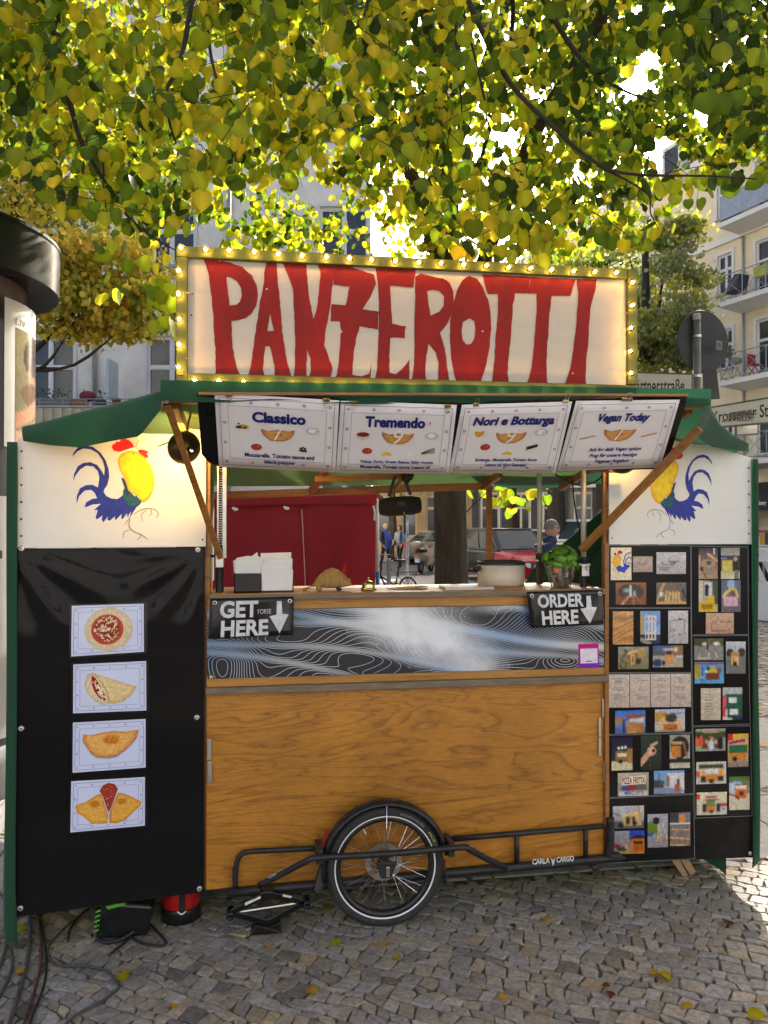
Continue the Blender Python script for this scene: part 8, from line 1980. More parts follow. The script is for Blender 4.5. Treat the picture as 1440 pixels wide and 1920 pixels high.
 def hw(p):
  x, y, z = p.x, p.y, p.z                        # x forward, y side
  w = 1 - .16 * max(0, -z) - .05 * max(0, z); f = 1.0
  if x > 0 and z < -.2: f += .10 * x
  if x > .75 and abs(y) < .25: f += .16 * math.exp(-((z + .08) / .16) ** 2) * (1 - abs(y) / .25)
  if x > .6 and abs(abs(y) - .36) < .16 and abs(z - .05) < .13: f -= .07
  return (x * f, y * w, z)
 n, kk = 20, 14; hv, hf, hm = [], [], []
 for i in range(kk + 1):
  a = math.pi * i / kk
  for j in range(n):
   c2 = 2 * math.pi * j / n; p = hw(V((math.sin(a) * math.cos(c2), math.sin(a) * math.sin(c2), math.cos(a))))
   hv.append(hc + h * (p[0] * .098 * k) + s * (p[1] * .076 * k) + V((0, 0, p[2] * .120 * k)))
 for i in range(kk):
  for j in range(n): hf.append((i * n + j, (i + 1) * n + j, (i + 1) * n + (j + 1) % n, i * n + (j + 1) % n))
 b.add(hv, hf, 0)
 for sg in (-1, 1):                                   # ears, fingers
  b.ball(hc + s * (.077 * sg * k) + h * (-.01 * k), (.012 * k, .018 * k, .03 * k), 8, 6)
  sd = 'L' if sg < 0 else 'R'; hp = P['han' + sd]; dr = (P['han' + sd] - P['wri' + sd]).normalized(); sw = dr.cross(h);
  if sw.length < .1: sw = s.copy()
  sw.normalize()
  for q_, (o_, l_) in enumerate(((-.024, .062), (-.008, .072), (.008, .068), (.022, .054))):
   st_ = hp + sw * (o_ * k) + dr * (.02 * k); b.tube([st_, st_ + dr * (l_ * .5 * k), st_ + dr * (l_ * .9 * k) + h * (.012 * k)], [.009 * k, .008 * k, .006 * k], 6, mi=0)
  st_ = hp + sw * (-.03 * k); b.tube([st_, st_ + (dr * .6 - sw * .6) * (.04 * k), st_ + (dr - sw * .4) * (.055 * k)], [.010 * k, .009 * k, .007 * k], 6, mi=0)
 b.build('body', [m_skin, jacket, trousers, shoes], t, smooth=True)
 b = MB()
 for sg in (-1, 1): b.ball(hc + h * (.090 * k) + s * (.030 * sg * k) + V((0, 0, .008 * k)), (.008 * k, .011 * k, .007 * k), 8, 5)
 b.build('eyes', m_dark, t)
 b = MB(); b.bar(hc + h * (.094 * k) + s * (-.022 * k) + V((0, 0, -.062 * k)), hc + h * (.094 * k) + s * (.022 * k) + V((0, 0, -.062 * k)), .006 * k, .008 * k); b.build('mouth', mat('lips', (.35, .12, .10), rough=.5), t)
 b = MB(); rr2 = random.Random(int(height * 100)); hv, hf = [], []
 drop = {'short': -.10, 'long': -.9, 'bob': -.5, 'cap': .05}[hair_style]
 for i in range(12):
  zc = 1 - i / 11 * (1 - drop)
  for j in range(20):
   c2 = 2 * math.pi * j / 20; zz_ = max(-.97, zc); rr_ = math.sqrt(max(0, 1 - min(1, abs(zz_)) ** 2)) if zc > -.2 else .98
   fx = math.cos(c2)
   lim = .35 if hair_style != 'cap' else .30
   z2 = zc if fx < .45 else max(zc, lim - .0)
   if fx >= .45: rr_ = math.sqrt(max(0, 1 - z2 * z2))
   g_ = 1.10 + .03 * math.sin(c2 * 7 + i) + (.06 if hair_style in ('long', 'bob') else 0)
   hv.append(hc + h * (fx * rr_ * .098 * g_ * k - .004 * k) + s * (math.sin(c2) * rr_ * .078 * (g_ + .05) * k) + V((0, 0, z2 * .120 * 1.09 * k * (1.0 if zc > -.2 else 1.6))))
 for i in range(11):
  for j in range(20): hf.append((i * 20 + j, (i + 1) * 20 + j, (i + 1) * 20 + (j + 1) % 20, i * 20 + (j + 1) % 20))
 b.add(hv, hf); b.build('cap' if hair_style == 'cap' else 'hair', hair, t, smooth=True)
 for ex in extras: ex(t, T, P, k, h, s, hc)
 return t
def scarf(m, len_=.75, w_=.10):
 def f(t, T, P, k, h, s, hc):
  b = MB(); c_ = P['nec']; b.lathe([(.075 * k + .04 * k * math.cos(a), .035 * k * math.sin(a)) for a in [2 * math.pi * i / 8 for i in range(8)]], c_ + V((0, 0, .02 * k)), (0, 0, 1), 16, closed=True); b.build('scarf', m, t, smooth=True)
  for sg in (-1, 1):
   b = MB(); b.grid(lambda u, v: T(.13 + .05 * math.sin(v * 3) + .012 * math.sin(u * 9), (.06 * sg + (u - .5) * w_ * 1.6), 1.44 - v * len_ * (1 if sg > 0 else .85)), 5, 10); b.build('scarf_end', m, t, smooth=True, solid=.012)
 return f
def bag(m):
 def f(t, T, P, k, h, s, hc):
  b = MB(); c_ = T(.16, .14, 1.02); b.slab([c_ + s * -.09 + V((0, 0, -.08)), c_ + s * .09 + V((0, 0, -.08)), c_ + s * .09 + V((0, 0, .08)), c_ + s * -.09 + V((0, 0, .08))], h * .06); b.build('shoulder_bag', m, t, bevel=.02)
  b = MB(); b.tube(smooth_path([T(.15, .12, 1.08), T(.16, 0, 1.3), T(0, -.16, 1.46)], 5), .010, 6); b.build('bag_strap', m, t)
 return f
def glasses(t, T, P, k, h, s, hc):
 b = MB()
 for sg in (-1, 1):
  b.lathe([(.020 * k, 0), (.023 * k, .002), (.023 * k, -.002)], hc + h * (.104 * k) + s * (.030 * sg * k) + V((0, 0, .008 * k)), h, 12, closed=True); b.bar(hc + h * (.100 * k) + s * (.052 * sg * k) + V((0, 0, .012 * k)), hc + h * (-.01 * k) + s * (.080 * sg * k) + V((0, 0, .010 * k)), .003, .005)
 b.bar(hc + h * (.106 * k) + s * (-.008 * k) + V((0, 0, .010 * k)), hc + h * (.106 * k) + s * (.008 * k) + V((0, 0, .010 * k)), .003, .004); b.build('glasses', m_trimblk, t)
def quilt(m):
 def f(t, T, P, k, h, s, hc):
  for i in range(8):
   z = .98 + i * .058; r_ = .185 + .012 * math.sin(i) ; b = MB()
   b.lathe([((r_ + .018 * math.cos(a)) * k, .030 * k * math.sin(a)) for a in [2 * math.pi * j / 8 for j in range(8)]], T(0, 0, z), (0, 0, 1), 20, closed=True); b.build('quilted_ring', m, t, smooth=True)
  b = MB(); b.lathe([(.085 * k, -.04 * k), (.10 * k, 0), (.085 * k, .05 * k), (.075 * k, .05 * k), (.07 * k, -.03 * k)], P['nec'], (0, 0, 1), 16); b.build('collar', m, t, smooth=True)
 return f
def emblem_patch(t, T, P, k, h, s, hc):
 b = MB(); b.ball(hc + h * (.105 * k) + V((0, 0, .075 * k)), (.012, .018, .012), 8, 5); b.build('cap_patch', m_napkin, t)
m_den, m_blk, m_navy = cm('denim', (.10, .17, .30)), cm('black_cloth', (.015, .015, .017)), cm('navy_quilt', (.022, .035, .10), rough=.5)
m_blond, m_redhair, m_greyhair, m_brown = [cm(n_, c_, .6, .5, 60) for n_, c_ in (('blond_hair', (.40, .26, .12)), ('red_brown_hair', (.14, .04, .02)), ('grey_hair', (.16, .14, .13)), ('dark_hair', (.03, .022, .018)))]
m_bluescarf, m_greyscarf = cm('blue_scarf', (.05, .11, .42)), cm('grey_scarf', (.25, .26, .28))
pz = lambda x, y: (lambda q: V((q.x, q.y, GZ)))(onZ(x, y, GZ))
person(pz(722, 1069), (.5, -.6), 1.70, 'blond person in dark clothes wearing a long blue scarf, walking', cm('dark_grey_coat', (.03, .03, .035)), m_blk, cm('tan_shoes', (.30, .11, .04)), m_blond, 'short', .16, ((.06, .25), (.02, .05)), extras=(scarf(m_bluescarf, .72),))
person(pz(750, 1066), (-.55, -.6), 1.66, 'red haired person in a denim jacket with a grey scarf and shoulder bag', m_den, m_blk, m_blk, m_redhair, 'long', .14, ((.02, .05), (.06, .18)), extras=(scarf(m_greyscarf, .62), bag(m_blk)))
pm = atD(1031, 975, 10.6)
person(V((pm.x, pm.y, -.0)), (.92, -.38), 1.75, 'person in a navy quilted jacket and glasses passing behind the counter', m_navy, m_blk, m_blk, m_greyhair, 'short', .05, bulk=1.12, extras=(glasses, quilt(m_navy)))
pm = atD(1085, 975, 15); person(V((pm.x, pm.y, GZ)), (-.3, -.95), 1.66, 'dark haired person whose face shows between the steel post and the strut', cm('plum_coat', (.06, .02, .04)), m_blk, m_blk, m_brown, 'bob')
pm = atD(1131, 975, 11.5); person(V((pm.x, pm.y, .0)), (-.55, -.8), 1.90, 'tall person in a black knit cap partly hidden by the right door', cm('green_parka', (.05, .06, .04)), m_blk, m_blk, m_blk, 'cap', extras=(glasses, emblem_patch))
pm = atD(1433, 975, 22.0); person(V((pm.x, pm.y, -.32)), (-.8, -.5), 1.70, 'person in a dark flat cap by the bakery terrace', cm('pale_coat', (.45, .42, .38)), m_blk, m_blk, m_blk, 'cap')
def gat(x, d, z=-.12): p = atD(x, 975, d); return V((p.x, p.y, z))
q0, q1 = gat(1398, 20.5), gat(1470, 19.5)
rb = thing('red_fence_banner', 'red banner on a low fence before the bakery', 'banner', q0)
z0, z1 = atD(1420, 1010, 20).z, atD(1420, 994, 20).z
b = MB(); b.slab([V((q0.x, q0.y, z0)), V((q1.x, q1.y, z0)), V((q1.x, q1.y, z1)), V((q0.x, q0.y, z1))], V((.0, .03, 0))); b.build('cloth', mat('red_banner_cloth', (.38, .03, .035), rough=.6, var=.3, scale=3), rb)
for f_ in (.0, .5, 1.0): p = q0 * (1 - f_) + q1 * f_; b = MB(); b.tube([V((p.x, p.y + .04, -.12)), V((p.x, p.y + .04, z1))], .025, 8); b.build('post', m_rail, rb)
c = Card(V((q0.x, q0.y - .005, z1)), V((q1.x, q1.y - .005, z1)), V((q1.x, q1.y - .005, z0)), V((q0.x, q0.y - .005, z0))); b = MB(); c.oval(b, .16, .45, .05, .22, .002, 0, (.75, .7, .68)); c.oval(b, .16, .45, .025, .11, .003, 0, (.38, .03, .035)); b.build('banner_print', m_ink, rb, normals=False)
tb_ = thing('terrace_table', 'terrace table with yellow and white boxes in front of the red banner', 'table', gat(1422, 18.5))
z = atD(1420, 1024, 18.5).z; a_, b_ = gat(1396, 18.5), gat(1462, 18.3)
b = MB(); b.slab([V((a_.x, a_.y, z)), V((b_.x, b_.y, z)), V((b_.x, b_.y + .5, z)), V((a_.x, a_.y + .5, z))], V((0, 0, .03))); b.build('table_top', m_trim, tb_)
for p in (a_, b_): b = MB(); b.bar(V((p.x, p.y + .2, -.12)), V((p.x, p.y + .2, z)), .05, .05); b.build('leg', m_rail, tb_)
for i, (x, w_, h_, col, lab) in enumerate(((1411, .30, .10, (.55, .35, .04), 'low yellow box on the terrace table'), (1421, .12, .22, (.6, .6, .6), 'white box on the terrace table'), (1428, .22, .28, (.55, .32, .04), 'tall orange box on the terrace table'), (1437, .2, .3, (.06, .07, .10), 'dark bag on the terrace table'))):
 p = gat(x, 18.6, z + .031); b = MB(); b.box(p.x - w_ / 2, p.y - .1, z + .031, p.x + w_ / 2, p.y + .1, z + .031 + h_); o = b.build('terrace_box' if i < 3 else 'dark_bag', mat('box_paint_%s' % 'abcd'[i], col, rough=.6), None, bevel=.015); tag(o, lab, 'box' if i < 3 else 'bag')
bar_ = thing('white_road_barrier', 'white plastic road barrier with slanted openings at the street edge', 'barrier', gat(1430, 14.2))
m_barr = mat('white_barrier_plastic', (.72, .73, .75), rough=.5, var=.06, scale=3)
a_, b_ = gat(1398, 14.4, -.1), gat(1500, 13.9, -.1); e_ = (b_ - a_).normalized(); L_ = (b_ - a_).length
zt = atD(1420, 1028, 14.2).z; zm = atD(1420, 1054, 14.2).z; zn = atD(1420, 1092, 14.2).z; zl = -.1
P_ = lambda u, z: a_ + e_ * u + V((0, 0, z + .1))
def slabz(u0, z0, u1, z1, nm, th=.18): b = MB(); b.slab([V((*P_(u0, 0)[:2], z0)), V((*P_(u1, 0)[:2], z0)), V((*P_(u1, 0)[:2], z1)), V((*P_(u0, 0)[:2], z1))], V((0, th, 0))); return b.build(nm, m_barr, bar_, bevel=.02)
slabz(0, zm, L_, zt, 'upper_rail'); slabz(0, zl, L_, zn, 'lower_rail', .24)
u = 0
while u < L_: b = MB(); b.slab([V((*P_(u, 0)[:2], zn)), V((*P_(u + .10, 0)[:2], zn)), V((*P_(u - .06, 0)[:2], zm)), V((*P_(u - .16, 0)[:2], zm))], V((0, .14, 0))); b.build('slanted_rib', m_barr, bar_, bevel=.01); u += .26
for u in (.22, .75): b = MB(); b.lathe([(0, .004), (.02, .004), (.022, 0)], V((*P_(u, 0)[:2], (zm + zt) / 2)), (0, -1, 0), 10); b.build('bolt', m_dark, bar_)
m_leaf = vmat('linden_leaf', rough=.4, transl=.66, spec=.3)
m_bark = mat('linden_bark', (.045, .036, .026), rough=.95, var=.45, scale=9, stretch=(3, 3, .6), bump=1.0, bscale=22, dirt=(.10, .085, .055), dirt_amt=.5)
m_twig = mat('dark_twig', (.035, .026, .018), rough=.9, var=.3, scale=20)
LT = np.array([(0, 0, 0), (0, -.42, .02), (0, -1.0, -.10), (.20, .09, -.03), (.43, -.02, -.10), (.52, -.28, -.12), (.44, -.60, -.10), (.21, -.85, -.08),
      (-.20, .09, -.03), (-.43, -.02, -.10), (-.52, -.28, -.12), (-.44, -.60, -.10), (-.21, -.85, -.08), (0, -.72, -.02)], float)
LF = [(0, 3, 4, 1), (1, 4, 5), (1, 5, 6), (1, 6, 13), (13, 6, 7), (13, 7, 2), (0, 1, 9, 8), (1, 10, 9), (1, 11, 10), (1, 13, 11), (13, 12, 11), (13, 2, 12)]
LFA = [f for f in LF]
rnp = np.random.RandomState(5)
def leaf_frames(n, hang=.55, face=None):
 """random orientations: tip mostly down"""
 tip = rnp.normal(0, hang, (n, 3)); tip[:, 2] -= 1.0
 tip /= np.linalg.norm(tip, axis=1)[:, None]
 nr = rnp.normal(0, 1, (n, 3))
 if face is not None: nr = nr * .75 + np.array(face)
 nr -= (nr * tip).sum(1)[:, None] * tip
 nr /= np.linalg.norm(nr, axis=1)[:, None]
 return tip, nr
def leaf_verts(pos, size, tip, nr, tmpl=LT):
 y = -tip; z = nr; x = np.cross(y, z)
 w = .85 + .3 * rnp.rand(len(pos)); cur = rnp.uniform(-1.2, 1.8, len(pos))
 t = tmpl
 out = (pos[:, None, :] + (t[None, :, 0] * (size * w)[:, None])[..., None] * x[:, None, :] + (t[None, :, 1] * size[:, None])[..., None] * y[:, None, :]
     + ((t[None, :, 2] * (.5 + cur[:, None])) * size[:, None])[..., None] * z[:, None, :])
 return out
def leaf_mesh(name, pos, size, tip, nr, col, parent, m=None, kind='stuff'):
 V_ = leaf_verts(pos, size, tip, nr); n = len(pos); k = len(LT)
 vs = V_.reshape(-1, 3) - np.array(root_loc(parent))
 loops, starts, tot = [], [], 0
 lf = [list(f) for f in LFA]; per = sum(len(f) for f in lf)
 one = np.concatenate([np.array(f) for f in lf]); st = np.cumsum([0] + [len(f) for f in lf[:-1]])
 loops = (np.arange(n)[:, None] * k + one[None, :]).reshape(-1); starts = (np.arange(n)[:, None] * per + st[None, :]).reshape(-1)
 me = bpy.data.meshes.new(name)
 me.vertices.add(len(vs)); me.vertices.foreach_set('co', vs.reshape(-1).astype(np.float32))
 me.loops.add(len(loops)); me.loops.foreach_set('vertex_index', loops.astype(np.int32))
 me.polygons.add(len(starts)); me.polygons.foreach_set('loop_start', starts.astype(np.int32))
 me.update(calc_edges=True); me.validate()
 me.materials.append(m or m_leaf)
 ca = me.color_attributes.new('Col', 'FLOAT_COLOR', 'POINT')
 c4 = np.ones((n, k, 4)); c4[:, :, :3] = col[:, None, :]
 rim = np.array([1, 1.0, .9, .95, .9, .85, .85, .88, .95, .9, .85, .85, .88, 1.0]); c4[:, :, :3] *= rim[None, :, None]
 c4[:, 0, :3] *= 1.25; c4[:, 1, :3] *= 1.2; c4[:, 13, :3] *= 1.15
 ca.data.foreach_set('color', c4.reshape(-1).astype(np.float32))
 o = bpy.data.objects.new(name, me); COL.objects.link(o); o.parent = parent
 if kind: o['kind'] = kind
 return o
PAL = {'yellow': np.array((.66, .58, .024)), 'lime': np.array((.40, .47, .015)), 'green': np.array((.15, .235, .012)), 'dark': np.array((.045, .085, .008)), 'orange': np.array((.78, .50, .07)), 'olive': np.array((.27, .29, .04)), 'greygreen': np.array((.26, .30, .16)), 'lit_orange': np.array((.95, .66, .10)), 'sun': np.array((.80, .70, .10)), 'lit_olive': np.array((.40, .42, .08))}  # last three are orange, yellow and olive brightened for a front-lit crown
def pick_cols(n, names, probs):
 i = rnp.choice(len(names), n, p=np.array(probs) / sum(probs)); c = np.array([PAL[k] for k in names])[i]
 return c * rnp.uniform(.75, 1.25, (n, 1)) * rnp.uniform(.92, 1.08, (n, 3))
td = 7.6; tb0 = atD(851, 1250, td); tbase = V((tb0.x, tb0.y, -.05))
linden = thing('linden_tree', 'big linden tree with dark trunk and yellow green leaves hanging over the cart', 'tree', tbase)
b = MB(); tr_ = .165
def trunk_ring(z):
 f = 1 + .55 * math.exp(-z / .18); lean = V((-.02 * z, .0, 0)); out = []
 for j in range(28):
  a = 2 * math.pi * j / 28; rr_ = tr_ * f * (1 + .05 * math.sin(a * 5 + z * 1.3) + .035 * math.sin(a * 11 - z * 3) + .03 * math.sin(a * 3 + z * 6)) * (1 - .02 * z)
  out.append(tbase + lean + V((rr_ * math.cos(a), rr_ * math.sin(a), z)))
 return out
b.loft([trunk_ring(z) for z in [0, .06, .14, .25, .4] + [.6 + .2 * i for i in range(24)]]); b.build('trunk', m_bark, linden, smooth=True)
top = tbase + V((-.1, 0, 5.2))
def limb(pts, r0, r1, nm='branch', m=None):
 q = smooth_path(pts, 7); n = len(q); b = MB(); b.tube(q, [r0 + (r1 - r0) * (i / (n - 1)) ** .8 for i in range(n)], 8); return b.build(nm, m or m_bark, linden, smooth=True)
forks = [tbase + V((-.06, 0, 3.4)), tbase + V((-.08, 0, 4.2)), top]
L3 = lambda l: [atD(x, y, d) for x, y, d in l]
limbs = [
 ([forks[0]] + L3([(845, 330, 6.6), (830, 190, 5.6), (806, 60, 4.6), (780, -90, 3.9)]), .09, .03),
 ([forks[0]] + L3([(980, 300, 6.5), (1080, 120, 5.6), (1180, -60, 4.8), (1300, -200, 4.2)]), .08, .025),
 ([forks[1]] + L3([(700, 150, 6.8), (500, -40, 5.8), (260, -160, 5.0), (0, -250, 4.5)]), .08, .025),
 ([forks[1]] + L3([(960, 60, 6.0), (880, -120, 4.6), (860, -60, 3.6), (905, 60, 3.3), (960, 160, 3.15), (1040, 240, 3.0), (1110, 300, 2.9), (1180, 326, 2.85), (1330, 330, 2.8), (1420, 336, 2.75)]), .022, .002),
 (L3([(940, -180, 4.2), (1000, -40, 3.6), (1060, 70, 3.4), (1110, 130, 3.3), (1170, 170, 3.2), (1230, 190, 3.2)]), .02, .003),
 (L3([(830, -200, 4.2), (850, -30, 3.6), (856, 70, 3.4), (862, 150, 3.3), (866, 210, 3.3)]), .014, .003),
 (L3([(60, -200, 4.6), (80, -40, 3.8), (120, 140, 3.5), (150, 260, 3.4), (190, 330, 3.4), (235, 400, 3.4), (280, 440, 3.4), (330, 470, 3.45)]), .02, .0025),
 (L3([(150, 260, 3.4), (190, 300, 3.3), (195, 360, 3.3), (205, 430, 3.3)]), .008, .002),
 (L3([(420, -200, 4.8), (370, -40, 3.8), (340, 110, 3.3), (312, 170, 3.2), (318, 230, 3.2), (330, 270, 3.2)]), .018, .0025),
 (L3([(700, -180, 4.4), (690, 0, 3.7), (660, 60, 3.5), (610, 95, 3.4)]), .014, .003),
 (L3([(385, -100, 4.0), (390, 60, 3.4), (410, 160, 3.3), (440, 200, 3.3), (450, 250, 3.3)]), .010, .0025),
 (L3([(1120, 310, 2.9), (1210, 360, 2.85), (1220, 400, 2.85), (1235, 430, 2.85)]), .005, .0015),
 (L3([(850, -60, 4.0), (905, 170, 3.5), (915, 230, 3.4), (945, 290, 3.4)]), .008, .002),
 ([forks[2]] + L3([(600, -200, 8.5), (300, -500, 8.0)]), .07, .02), ([forks[2]] + L3([(1100, -300, 8.5), (1500, -500, 8.0)]), .07, .02), ([forks[2], top + V((.2, .4, 2.0)), top + V((-.2, .8, 3.4))], .10, .03)]
for pts, r0, r1 in limbs: limb(pts, r0, r1, 'branch', m_bark if r0 > .03 else m_twig)
nearb = [(-900, 150), (-300, 230), (0, 300), (60, 350), (130, 400), (230, 445), (300, 440), (360, 420), (420, 395), (470, 345), (560, 335), (650, 365), (740, 420), (850, 465), (960, 480), (1060, 472), (1150, 468), (1230, 450), (1290, 400), (1340, 340), (1440, 340), (1800, 250), (2400, 150)]
deepb = [(-900, 150), (-200, 240), (0, 290), (200, 350), (400, 440), (460, 468), (560, 472), (700, 480), (900, 490), (1100, 480), (1180, 440), (1240, 350), (1300, 300), (1440, 290), (1900, 150), (2400, 100)]
def interp(tb, x): return float(np.interp(x, [a for a, _ in tb], [c for _, c in tb]))
sprays = []
rs = random.Random(17)
def add_sprays(n, dlo, dhi, bound, pxr=(-520, 1960), top_=-450, power=1.0, big=1.0):
 k = 0
 while k < n:
  d = dlo + (dhi - dlo) * rs.random() ** power; px_ = rs.uniform(*pxr); yb_ = interp(bound, px_)
  py_ = yb_ - 36 * 3.3 / d - (yb_ - top_) * rs.random()
  p = atD(px_, py_, d)
  if p.z > 9.0: k += .3; continue
  sprays.append((p, d, px_, py_)); k += 1
add_sprays(480, 2.75, 4.2, nearb); add_sprays(1350, 4.2, 6.5, nearb, top_=-380); add_sprays(1750, 6.0, 9.5, deepb, top_=-330); add_sprays(260, 5.0, 8.5, deepb, (1020, 1480), -60)
add_sprays(70, 2.75, 3.9, nearb, (0, 1440), -40)            # along the hanging twigs
gaps = [(1245, 285, 34), (1190, 150, 30), (1215, 110, 18), (1325, 215, 22), (1395, 65, 12), (1365, 110, 14), (1205, 10, 9), (395, 95, 22), (470, 40, 14), (365, 175, 16), (240, 30, 10), (1045, 255, 12)]
P_, S_, T_, N_l, C_, Dd = [], [], [], [], [], []
tw = MB()
for (p, d, px_, py_) in sprays:
 hid = any((px_ - gx) ** 2 + (py_ - gy) ** 2 < (gr * 1.15) ** 2 for gx, gy, gr in gaps)
 if hid: continue
 dirv = V((rs.uniform(-1, 1), rs.uniform(-1, .5), rs.uniform(-.75, .15))).normalized(); ln_ = rs.uniform(.24, .46)
 pts = [p - dirv * (ln_ * .5) + V((0, 0, .05)), p, p + dirv * (ln_ * .5) + V((0, 0, -.07))]
 sp2 = smooth_path(pts, 4)
 if d < 7: tw.tube(sp2, [.0022 * (1 - .6 * i / len(sp2)) for i in range(len(sp2))], 4)
 n = rs.randint(9, 15)
 dk = 1 / (1 + math.exp(-(px_ - 1120) / 60)) * (1 / (1 + math.exp((py_ - 230) / 50)))     # greener leaves at upper right, the crown's shade put into their colour
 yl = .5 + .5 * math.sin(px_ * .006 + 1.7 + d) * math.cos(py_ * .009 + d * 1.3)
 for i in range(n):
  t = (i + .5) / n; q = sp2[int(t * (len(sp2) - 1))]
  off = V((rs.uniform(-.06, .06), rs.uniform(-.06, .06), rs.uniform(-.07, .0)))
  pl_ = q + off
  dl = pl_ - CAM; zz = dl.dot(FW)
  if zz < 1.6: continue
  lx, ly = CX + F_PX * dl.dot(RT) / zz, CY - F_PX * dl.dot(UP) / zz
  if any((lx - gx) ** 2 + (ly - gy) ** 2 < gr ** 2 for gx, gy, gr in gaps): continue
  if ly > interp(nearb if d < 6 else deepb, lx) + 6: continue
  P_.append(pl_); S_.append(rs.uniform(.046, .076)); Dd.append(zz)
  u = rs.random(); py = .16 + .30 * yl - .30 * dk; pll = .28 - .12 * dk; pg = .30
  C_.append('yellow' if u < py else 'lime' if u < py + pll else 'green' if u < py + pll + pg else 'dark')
for (cx_, cy_, w_, h_, d_, n_) in ((235, 520, 85, 75, 3.7, 26), (300, 560, 30, 60, 3.6, 16), (470, 440, 60, 30, 6.5, 30), (890, 905, 22, 20, 7.0, 9), (940, 915, 22, 20, 7.0, 9), (960, 935, 30, 26, 7.0, 10), (1020, 915, 24, 18, 7.0, 8), (1190, 655, 4, 4, 3.6, 1)):
 for i in range(n_):
  x, y = cx_ + rs.uniform(-w_, w_), cy_ + rs.uniform(-h_, h_)
  if cy_ in (520,) and y > 470 + .45 * x: continue
  P_.append(atD(x, y, d_ + rs.uniform(-.3, .3))); S_.append(rs.uniform(.06, .085) if d_ < 6 else rs.uniform(.075, .105)); Dd.append(d_); C_.append(rs.choice(('lime', 'lime', 'yellow', 'green')))
q = smooth_path(L3([(875, 960, 7.3), (905, 930, 7.1), (940, 905, 7.0), (1000, 900, 7.0), (1035, 925, 7.0)]), 5); tw.tube(q, .006, 5)
o = tw.build('twigs', m_twig, linden, normals=False); o['kind'] = 'stuff'
pos = np.array([tuple(p) for p in P_]); siz = np.array(S_); dep = np.array(Dd)
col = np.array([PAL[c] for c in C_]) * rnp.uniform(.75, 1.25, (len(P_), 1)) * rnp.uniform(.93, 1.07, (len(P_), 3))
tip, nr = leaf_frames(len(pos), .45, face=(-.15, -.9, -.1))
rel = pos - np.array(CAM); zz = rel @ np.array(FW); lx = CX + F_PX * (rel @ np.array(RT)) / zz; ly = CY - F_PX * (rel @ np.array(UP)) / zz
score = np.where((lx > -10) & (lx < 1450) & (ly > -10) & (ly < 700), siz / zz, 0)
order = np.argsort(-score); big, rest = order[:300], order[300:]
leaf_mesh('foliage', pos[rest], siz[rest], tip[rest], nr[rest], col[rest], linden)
solo = {}
for cn in ('yellow', 'lime', 'green', 'dark'):
 for v_ in range(2):
  mb = MB(); c0 = PAL[cn] * (1.0, .8)[v_]
  bend = (.4, 1.6)[v_]
  mb.add([(x, y, z * bend) for x, y, z in LT], LFA, 0, [tuple(c0 * k) for k in (1.25, 1.2, .9, .95, .9, .85, .85, .88, .95, .9, .85, .85, .88, 1.1)])
  mb.tube([(0, 0, 0), (.02, .25, .03), (.0, .55, .05)], .012, 4, col=tuple(PAL['lime'] * .8))
  me_o = mb.build('leaf', m_leaf, org=(0, 0, 0), normals=False, smooth=True); solo[(cn, v_)] = me_o.data; COL.objects.unlink(me_o); bpy.data.objects.remove(me_o)
rl = V(root_loc(linden))
for i in big:
 o = bpy.data.objects.new('leaf', solo[(C_[i], rs.randint(0, 1))]); COL.objects.link(o); o.parent = linden
 y = -V(tip[i]); z = V(nr[i]); x = y.cross(z)
 M_ = Matrix((x, y, z)).transposed().to_4x4(); s_ = float(siz[i]); w_ = rs.uniform(.85, 1.1)
 o.matrix_local = Matrix.Translation(V(pos[i]) - rl) @ M_ @ Matrix.Diagonal((s_ * w_, s_, s_, 1))
def far_tree(name, label, px_, d, trunk_r, crown, names, probs, n, lsize, lean=0.0, gz=GZ):
 base = atD(px_, 975, d); base = V((base.x, base.y, gz)); t = thing(name, label, 'tree', base, group='street trees')
 zc = max(c[0].z for c in crown)
 b = MB(); b.tube([base, base + V((.03, 0, 1.5)), base + V((lean, .1, zc))], [trunk_r * 1.2, trunk_r, trunk_r * .4], 12); b.build('trunk', m_bark, t, smooth=True)
 ps, cs = [], []
 for (c, rad, w) in crown:
  k = int(n * w)
  b = MB(); b.tube(smooth_path([base + V((lean * .5, .05, zc * .55)), (base + c) / 2 + V((0, 0, c.z * .35)), c], 5), [trunk_r * .3] * 4 + [trunk_r * .16] * 3 + [trunk_r * .08] * 4, 6); b.build('branch', m_bark, t, smooth=True)
  nc = max(6, k // 60); cc_ = rnp.normal(0, 1, (nc, 3)); cc_ /= np.linalg.norm(cc_, axis=1)[:, None]; cc_ *= rnp.uniform(.35, 1.0, (nc, 1)) ** .6
  cc_ = cc_ * np.array(rad) + np.array(c)
  i = rnp.randint(0, nc, k); q = cc_[i] + rnp.normal(0, 1, (k, 3)) * np.array((.30, .30, .16)) * (rad[0] / 2.0) ** .5
  ps.append(q)
  cn = pick_cols(nc, names, probs)
  cs.append(cn[i] * .6 + .4 * pick_cols(k, names, probs))
 ps = np.concatenate(ps); cs = np.concatenate(cs)
 tp, nn = leaf_frames(len(ps), .7)
 leaf_mesh('crown', ps, rnp.uniform(.7, 1.2, len(ps)) * lsize, tp, nn, cs, t)
 return t
A = lambda x, y, d: atD(x, y, d)
